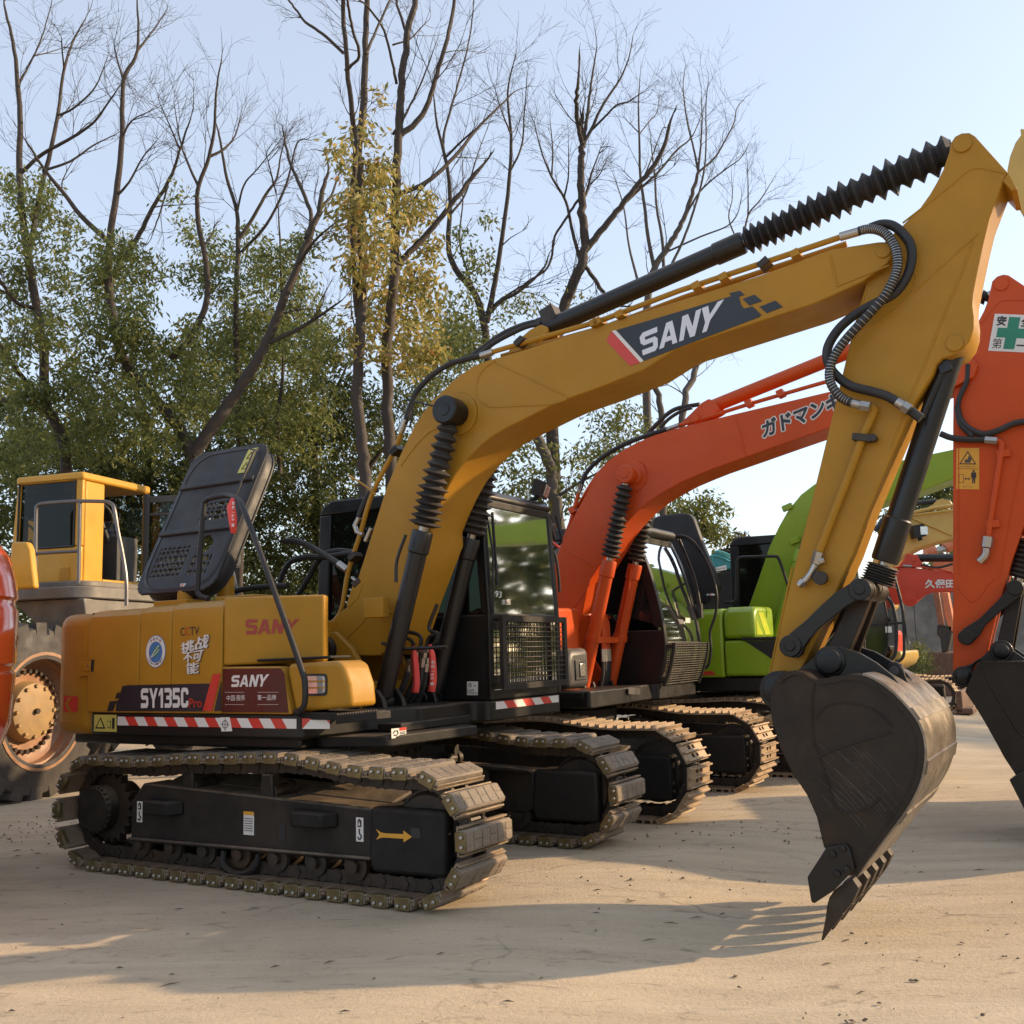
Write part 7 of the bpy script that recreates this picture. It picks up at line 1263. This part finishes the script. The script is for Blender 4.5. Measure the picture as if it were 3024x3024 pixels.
    cabp = S([(20, 1700), (10, 1300), (70, 1100), (140, 1020), (190, 1050), (240, 1180), (268, 1330), (268, 1560), (240, 1640), (190, 1680)], yb+.6)
    m = [Vector((a, c_, 0)) for a, c_ in cabp]; cc = sum(m, Vector())/len(m); inn = [(p+(cc-p)*.13) for p in m]
    for y in (yb+.62, yb+1.42): b = MB(); fr_ = b; b.loft([[(p.x, y, p.y) for p in m], [(p.x, y+.05, p.y) for p in m], [(p.x, y+.05, p.y) for p in inn], [(p.x, y, p.y) for p in inn], [(p.x, y, p.y) for p in m]], cap=False); cb = b.build('cab_frame', BLK, r, bevel=.01)
    for i in (1, 3, 4, 6, 7, 9): b = MB(); b.obox((m[i].x*.97+cc.x*.03, yb+1.04, m[i].y*.97+cc.y*.03), (.04, 0, 0), (0, .40, 0), (0, 0, .04)); b.build('cab_crossbar', BLK, cb, bevel=.01)
    b = MB(); b.add([(p.x, yb+1.44, p.y) for p in inn], [tuple(range(len(inn)))]); b.strip([[(m[i].x*.99+cc.x*.01, y, m[i].y*.99+cc.y*.01) for y in (yb+.66, yb+1.43)] for i in range(3, 9)]); b.build('cab_glass', mat('smoked_glass', (.020, .022, .022), .07, dust=.15, var=.2), cb, recalc=False)
    b = MB(); b.obox((inn[5].x-.1, yb+1.46, (inn[5].y+inn[7].y)*.5), (.42, 0, .02), (0, .01, 0), (0, 0, .02)); b.build('window_bar', BLK, cb); b = MB(); q = fr.side('Y', [(205, 1405)], yb+1.47)[0]; b.add([q+Vector((a, 0, c_)) for a, c_ in ((-.06, -.06), (.06, -.06), (.06, .06), (-.06, .06))], [(0, 1, 2, 3)]); b.build('cab_sticker', WHT, cb, recalc=False)
    b = MB(); b.tube(smooth_path(fr.side('Y', [(190, 1140), (235, 1200), (262, 1330), (268, 1500), (255, 1610), (210, 1660)], yb+1.5), 4), .035, 8); b.tube(smooth_path(fr.side('Y', [(235, 930), (270, 1040), (320, 1250), (330, 1450), (330, 1600), (300, 1655), (260, 1660)], yb+1.5), 4), .03, 8); b.tube(smooth_path(fr.side('Y', [(330, 1250), (345, 1400), (362, 1520)], yb+1.5), 4), .012, 6); b.build('cab_rail', PLAS, cb)
    b = MB(); b.side(S([(0, 1700), (240, 1660), (270, 1580), (350, 1575), (355, 1640), (330, 1690), (200, 1760), (0, 1780)], yb+.7), yb-.8, yb+1.3); b.build('deck', CYEL, r, bevel=.05); b = MB(); b.box(fx.x-2.4, fx.x-1.2, yb-.8, yb+.6, .75, 1.7); b.build('engine_house', RED, r, bevel=.12)
    b = MB(); q = S([(380, 1800), (470, 1950)], yb); bl = fr.w2l(at_z(2850, 2098, 0)); b.box(bl.x, bl.x+.12, yn-1.5, yn+.3, .02, .45); b.box(bl.x, bl.x+.3, yn-.3, yn+.3, .01, .12); b.build('dozer_blade', mat('rusty_brown_steel', (.14, .07, .04), .7, var=.35, scale=5, dust=.3, alt=(.07, .035, .02), altamt=.7), r, bevel=.02)
    # orange arm with rusty bucket beyond it
    D = 27; o0 = at_depth(2780, 1990, D); r = thing('old_digger', 'faded orange digger arm holding a rusty brown bucket by the wall', 'excavator', loc=(o0.x, o0.y, 0)); off = Vector((-o0.x, -o0.y, 0)); R = lambda pts: [p+off for p in pts]
    FOR = mat('faded_orange_paint', (.58, .16, .06), .5, dust=.4, var=.2)
    b = MB(); slab(b, R(fpts('Y', [(630, 1100), (690, 1100), (727, 1300), (750, 1420), (700, 1420), (660, 1300)], D)), .3); slab(b, R(fpts('Y', [(560, 860), (640, 840), (760, 840), (860, 960), (760, 1100), (600, 1110)], D+.5)), .3); b.build('arm', FOR, r, bevel=.02, **W_)
    b = MB(); slab(b, R(fpts('Y', [(560, 1090), (615, 1090), (660, 1370), (610, 1370)], D-.1)), .15); b.build('bucket_ram', mat('rusty_orange_steel', (.26, .09, .04), .6, var=.4, scale=4), r, bevel=.02, **W_)
    b = MB(); a = fpts('Y', [(500, 760), (570, 750), (575, 790), (505, 800)], D+.3); b.tube(R(fpts('Y', [(505, 775), (580, 768)], D)), .16, 12, 0); b.tube(R(fpts('Y', [(580, 768), (665, 745)], D)), .09, 12, 1); b.tube(R(fpts('Y', [(665, 745), (740, 700)], D)), .14, 12, 0); b.build('arm_ram', [FOR, CHROME], r, **W_)
    b = MB(); slab(b, R(fpts('Y', [(600, 1370), (720, 1375), (720, 1440), (690, 1580), (640, 1590), (625, 1480), (595, 1440)], D)), .4); b.build('bucket_link', RUSTY, r, bevel=.02, **W_)
    b = MB(); slab(b, R(fpts('Y', [(500, 1610), (520, 1585), (900, 1585), (900, 1800), (860, 1960), (560, 1960), (500, 1780)], D)), .9); b.build('bucket', MATS['rusty_brown_steel'], r, bevel=.06, **W_)
    # concrete wall, bush
    b = MB(); D = 31; p = at_depth(2560, 1900, D); q = at_depth(3400, 1900, D+2); d = (q-p); d.z = 0; d.normalize(); n = Vector((-d.y, d.x, 0)); L = (q-p).length
    p.z = q.z = 0
    for i in range(6):
        a = p+d*(L*i/6+.01); e = p+d*(L*(i+1)/6-.01); b.prism([a, e, e+Vector((0, 0, 3.1)), a+Vector((0, 0, 3.1))], n*.2)
    w_ = b.build('concrete_wall', mat('stained_concrete', (.20, .19, .17), .85, var=.35, scale=1.2, alt=(.09, .085, .08), altamt=.7, altscale=.9, bump=.4, bscale=12), None, flip=False, bevel=.01); tag(w_, 'grey stained concrete wall behind the small red excavator', 'wall')
    tree('dark bush at the foot of the concrete wall', 26, [('p', [(2700, 1990), (2702, 1940)], .05, .02)], [('Y', 420, 1620, 90, 90), ('Y', 380, 1740, 90, 70), ('Y', 480, 1720, 70, 80), ('Y', 440, 1560, 60, 60), ('Y', 420, 1680, 110, 110), ('Y', 390, 1580, 70, 80), ('Y', 460, 1640, 80, 90)], L_DARK, 163, group='bushes', tw=6, twl=(.2, .5), name='bush', ln=(.07, .13), cat='bush')
    # teal truck body with sign behind the green machine
    D = 27; o0 = at_depth(2140, 1850, D); r = thing('crane_truck', 'teal roofed crane truck with white sign far behind the orange cab', 'truck', loc=(o0.x, o0.y, 0)); off = Vector((-o0.x, -o0.y, 0)); R = lambda pts: [p+off for p in pts]
    TEAL = mat('teal_paint', (.03, .22, .23), .5, var=.15, dust=.2)
    b = MB(); b.prism(R(fpts('Z', [(-60, 640), (-60, 480), (210, 450), (250, 400), (330, 380), (420, 400), (510, 440), (560, 500), (560, 640)], D)), (.9, 1.6, 0)); b.build('roof_body', TEAL, r, bevel=.06, **W_)
    b = MB(); b.tube(R(fpts('Z', [(230, 440), (320, 440), (430, 480), (530, 530)], D-.03)), .02, 6); b.tube(R(fpts('Z', [(245, 430), (270, 520), (280, 600)], D-.03)), .012, 6); b.tube(R(fpts('Z', [(250, 400), (330, 372), (420, 395), (520, 440)], D-.03)), .03, 6); b.build('roof_seam', mat('light_teal_paint', (.08, .36, .38), .5), r, **W_)
    b = MB(); q4 = R(fpts('Z', [(285, 668), (465, 640), (455, 572), (280, 615)], D-.12)); b.prism(q4, (0, .04, 0), 0); put_text(b, 'クレーン', quad(*[p for p in R(fpts('Z', [(290, 652), (450, 628), (445, 590), (288, 622)], D-.15))]), 1, (0, 0, 0), True); b.build('sign_board', [WHT, TXT], r, **W_)
    b = MB(); b.prism(R(fpts('Z', [(240, 700), (520, 650), (560, 640), (560, 1300), (100, 1300), (100, 680)], D-.05)), (.9, 1.5, 0)); b.build('truck_bed', BLKM, r, bevel=.04, **W_)
    b = MB(); b.box(-1, .6, .2, 1.4, .3, 1.0); b.build('chassis', BLKM, r, bevel=.04, **W_)
    for x in (-.8, .6): b = MB(); b.cyl((x, .1, .45), (x, .5, .45), .45); b.build('wheel', HOSE, r, **W_)
    # yellow boom head at the right edge
    D = 9.5; pts = fpts('p', [(3060, 385), (3012, 378), (3014, 398), (2998, 420), (2982, 460), (2974, 500), (2976, 545), (2988, 580), (3024, 640), (3180, 860), (3400, 1230), (3560, 1640), (3600, 1800), (3820, 1800), (3800, 1600), (3640, 1130), (3420, 760), (3250, 470), (3180, 400), (3110, 360)], D); o0 = at_depth(3720, 2000, D)
    r = thing('crawler_excavator', 'pale mustard boom head of an excavator cut off beside the mustard arm top', 'excavator', loc=(o0.x, o0.y, 0)); off = Vector((-o0.x, -o0.y, 0)); n_ = Vector((.25, .35, 0))
    b = MB(); b.prism([p+off for p in pts], n_); b.build('boom', CYEL, r, bevel=.015, **W_)
    b = MB(); q = pts[0].lerp(pts[19], .5)+off+Vector((0, 0, -.12)); b.cyl(q-n_*.1, q+n_*1.1, .10, None, 20); b.build('boom_pin', CYEL, r, **W_)
    b = MB(); b.cyl((0, .2, .0), (0, .2, .95), .7, None, 32); b.box(-.9, 1.6, -.9, 1.3, .951, 1.5); b.build('slewing_base', CYEL, r, bevel=.06, **W_)
# ------------------------------------------------------------------ ribbons, cab extras, litter
def ribbon(label, fr, c, pts, y, text=None, tq=None):
    P = fr.side(c, pts, y); b = MB(); n = len(P)//2; L_, R_2 = P[:n], list(reversed(P[n:]))
    rows = []
    for i, (a, e) in enumerate(zip(L_, R_2)):
        w_ = .012*math.sin(i*1.7); rows.append([a+Vector((0, w_, 0)), (a+e)*.5+Vector((0, w_+.012, 0)), e+Vector((0, w_, 0))])
    b.strip(rows); o = b.build('red_ribbon', RIB, None, recalc=False); so_ = o.modifiers.new('thick', 'SOLIDIFY'); so_.thickness = .003
    o.location = (fr.ox, fr.oy, 0); o.rotation_euler = (0, 0, fr.th); tag(o, label, 'ribbon', 'red good-luck ribbons')
    if text:
        k = MB(); q0 = fr.side(c, tq, y+.02); n = len(text); Q = quad(*q0)
        for i, ch in enumerate(text):
            v1 = 1-i/n; h_ = 1/n*.82
            if ch == '一': put_text(k, ch, lambda a, e, v1=v1: Q(a, v1-.5/n+e*.015), 0, (0, .004, 0))
            else: put_text(k, ch, lambda a, e, v1=v1, h_=h_: Q(a, v1-h_+e*h_), 0, (0, .004, 0), True)
        k.build('ribbon_lettering', WHT, o)
def extras(r):
    ribbon('plain red ribbon hanging straight between the two boom rams', FS, 'S', [(1030, 28), (1022, 120), (1021, 250), (1020, 380), (1018, 468), (1090, 470), (1087, 380), (1087, 250), (1086, 120), (1050, 26)], .16)
    ribbon('red ribbon with white characters beside the right boom ram', FS, 'S', [(1180, 15), (1190, 110), (1184, 240), (1180, 350), (1178, 455), (1244, 462), (1247, 350), (1252, 240), (1252, 110), (1205, 8)], .14, '祝您一路平安', [(1195, 408), (1232, 408), (1242, 165), (1205, 165)])
    ribbon('short red ribbon tied to the hand rail by the open hood', FS, 'G', [(1320, 330), (1303, 380), (1302, 450), (1312, 530), (1340, 532), (1352, 450), (1350, 380), (1342, 330)], 1.06, '祝您一路平安', [(1322, 500), (1340, 500), (1342, 350), (1326, 350)])
    ribbon('red ribbon tied to the mirror arm of the mustard excavator cab', FS, 'm', [(850, 1000), (846, 1100), (865, 1250), (885, 1420), (920, 1415), (915, 1300), (900, 1150), (905, 1080)], -1.60)
    ribbon('red ribbon drooping under the round mirror', FS, 'm', [(890, 1060), (930, 1200), (1000, 1320), (1060, 1375), (1085, 1350), (1010, 1290), (960, 1180), (915, 1060)], -1.62)
    ribbon('red ribbon end behind the far boom ram', FS, 'C', [(850, 1005), (815, 1060), (770, 1120), (735, 1165), (760, 1190), (800, 1165), (835, 1130), (852, 1060)], -.25)
    cb = r['cab_obj'] if 'cab_obj' in r else None
    k = MB(); q = FS.mp(*px('m', [(845, 625)])[0], -1.45)
    X_, Y_, Z_ = Vector((.86, -.3, -.35)).normalized(), Vector((.3, .95, 0)).normalized(), Vector((.33, -.1, .94)).normalized()
    k.obox(q, X_*.055, Y_*.105, Z_*.065, 0); k.obox(q+X_*.057, X_*.003, Y_*.09, Z_*.05, 1); k.cyl(q-Z_*.06, q-Z_*.15-X_*.08, .018); k.build('work_light', [PLAS, LENS], r, bevel=.012)
    k = MB(); mc = FS.mp(*px('m', [(990, 1095)])[0], -1.70); aa = FS.mp(*px('m', [(935, 900)])[0], -1.70)-mc; bb = Vector((.02, .06, 0)); nn = aa.cross(bb).normalized()
    ring = [mc+aa*.95*math.sin(t)+bb*1.05*math.cos(t)*1.1 for t in [2*math.pi*i/28 for i in range(28)]]; ring2 = [mc+(p-mc)*.82 for p in ring]
    k.loft([ring, [p+nn*.035 for p in ring]], 0); k.loft([[p-nn*.004 for p in ring2], [p-nn*.001 for p in ring2]], 1); k.cyl(mc-nn*.03, mc-nn*.005, .02, None, 10, 2)
    k.tube(smooth_path(FS.side('m', [(1040, 960), (1065, 1060), (1110, 1260), (1060, 1340), (1010, 1390), (1040, 1500), (1070, 1700), (1085, 1930)], -1.70), 4), .012, 8, 0); k.tube(smooth_path(FS.side('m', [(815, 1020), (900, 1015), (960, 1040)], -1.64), 4), .012, 8, 0); k.tube(smooth_path(FS.side('m', [(905, 1700), (960, 1800), (1010, 1950)], -1.56), 4), .016, 8, 0); k.tube(smooth_path(FS.side('m', [(905, 1440), (910, 1490), (950, 1530), (1000, 1535)], -1.66), 4), .014, 8, 2); k.build('rear_view_mirror', [PLAS, GREYP, CHROME], r)
    k = MB(); q = FS.side('S', [(1543, 492), (1645, 492), (1648, 362), (1543, 362)], -.3815); k.add(q, [(0, 1, 2, 3)], 0); Q = quad(*q); put_text(k, '102', lambda a, b: Q(.08+a*.6, .08+b*.36), 1, (0, .003, 0)); put_text(k, 'dB', lambda a, b: Q(.75+a*.18, .1+b*.14), 1, (0, .003, 0)); put_text(k, 'Lw', lambda a, b: Q(.62+a*.24, .62+b*.18), 1, (0, .003, 0)); put_text(k, 'O', lambda a, b: Q(.14+a*.3, .58+b*.3), 2, (0, .003, 0), True); k.build('noise_sticker', [WHT, TXT, GREYP], r, recalc=False)
    k = MB(); q = FS.front('m', [(230, 1990), (420, 1990), (420, 1880), (230, 1880)], 1.19)
    def ft(s_, c, qq): q2 = FS.front(c, qq, 1.0); put_text(k, s_, quad(*[p+Vector((.004-.05*max(0, (p.z-1.73)/.8), 0, 0)) for p in q2]), 0)
    ft('393', 'C', [(1190, 990), (1250, 1000), (1255, 960), (1192, 950)]); ft('未售', 'C', [(1248, 1045), (1305, 1042), (1308, 1005), (1250, 1008)]); k.build('chalk_writing', WHT, r, recalc=False)
    k = MB(); x = 1.0065; n = 7; ya, yb = -.45, -1.44
    for i in range(n):
        a, e = ya+(yb-ya)*i/n, ya+(yb-ya)*(i+1)/n; s_ = -.03; k.prism([(x, a+(s_ if i else 0), 1.02), (x, e+(s_ if i < n-1 else 0), 1.02), (x, e-(s_ if i < n-1 else 0), 1.075), (x, a-(s_ if i else 0), 1.075)], (.003, 0, 0), i % 2)
    k.build('front_stripe_tape', [WHT, REDV], r)
    k = MB(); q = FS.side('S', [(1370, 622), (1645, 618), (1645, 552), (1370, 560)], -.377)
    Q = quad(*q); pl = lambda u0, u1, v0, v1, mi, o_: k.add([Q(u0, v0)+Vector((0, o_, 0)), Q(u1, v0)+Vector((0, o_, 0)), Q(u1, v1)+Vector((0, o_, 0)), Q(u0, v1)+Vector((0, o_, 0))], [(0, 1, 2, 3)], mi)
    pl(0, 1, 0, 1, 0, 0)
    for i in range(4):
        pl(.05, .45, .15+.2*i, .22+.2*i, 1, .002); pl(.78, .97, .15+.2*i, .22+.2*i, 1, .002)
    pl(.49, .55, .2, .85, 2, .002); k.build('rating_plate', [NAVY, GREYP, REDV], r, recalc=False)
def litter():
    rng = np.random.default_rng(4); v, f = [], []
    def chip(x, y, s, fl):
        z = ground_z(x, y); a = rng.uniform(0, 6.28); n = rng.integers(4, 7); o = len(v); e = rng.uniform(.35, 1)
        for i in range(n):
            t = a+2*math.pi*i/n; q = s*rng.uniform(.6, 1.1); v.append((x+q*math.cos(t), y+q*math.sin(t)*e, z+.002+rng.uniform(0, fl)))
        v.append((x, y, z+fl+.004)); f.extend([(o+i, o+(i+1) % n, o+n) for i in range(n)])
    for i in range(200):
        y = 2.6+abs(rng.normal())*5.5; x = rng.uniform(-.62, .62)*y*1.1; chip(x, y, rng.uniform(.003, .010), .005)
    for cx, cy, k in ((-3.3, 9.3, 260), (-4.4, 9.0, 90), (1.7, 8.2, 40), (.9, 6.7, 20), (2.6, 5.3, 30), (1.2, 4.5, 20), (3.4, 6.2, 25)):
        for i in range(k): chip(cx+rng.normal()*.55, cy+rng.normal()*.3, rng.uniform(.005, .020), .012)
    for i in range(90):
        y = 2.8+abs(rng.normal())*4; x = rng.uniform(-.6, .6)*y*1.05; a = rng.uniform(-.5, .5); L = rng.uniform(.02, .09); z = ground_z(x, y)+.003; o = len(v); d = (math.cos(a)*L, math.sin(a)*L); w_ = rng.uniform(.0015, .003)
        v.extend([(x, y-w_, z), (x+d[0], y+d[1]-w_, z+.004), (x+d[0], y+d[1]+w_, z+.004), (x, y+w_, z), (x+d[0]*.5, y+d[1]*.5, z+.010)]); f.extend([(o, o+1, o+4), (o+1, o+2, o+4), (o+2, o+3, o+4), (o+3, o, o+4)])
    me = bpy.data.meshes.new('ground_litter'); me.from_pydata(v, [], f); me.materials.append(mat('dry_litter', (.13, .10, .072), .85, var=.5, scale=20)); o = bpy.data.objects.new('ground_litter', me); C.objects.link(o); tag(o, 'small stones, twigs and dry leaf bits scattered over the yard', 'litter', kind='stuff')
random.seed(3)
ground()
sany_root = sany()
orange(); green(); other_orange(); loader()
trees(); far_wood(); background(); extras(sany_root); litter()
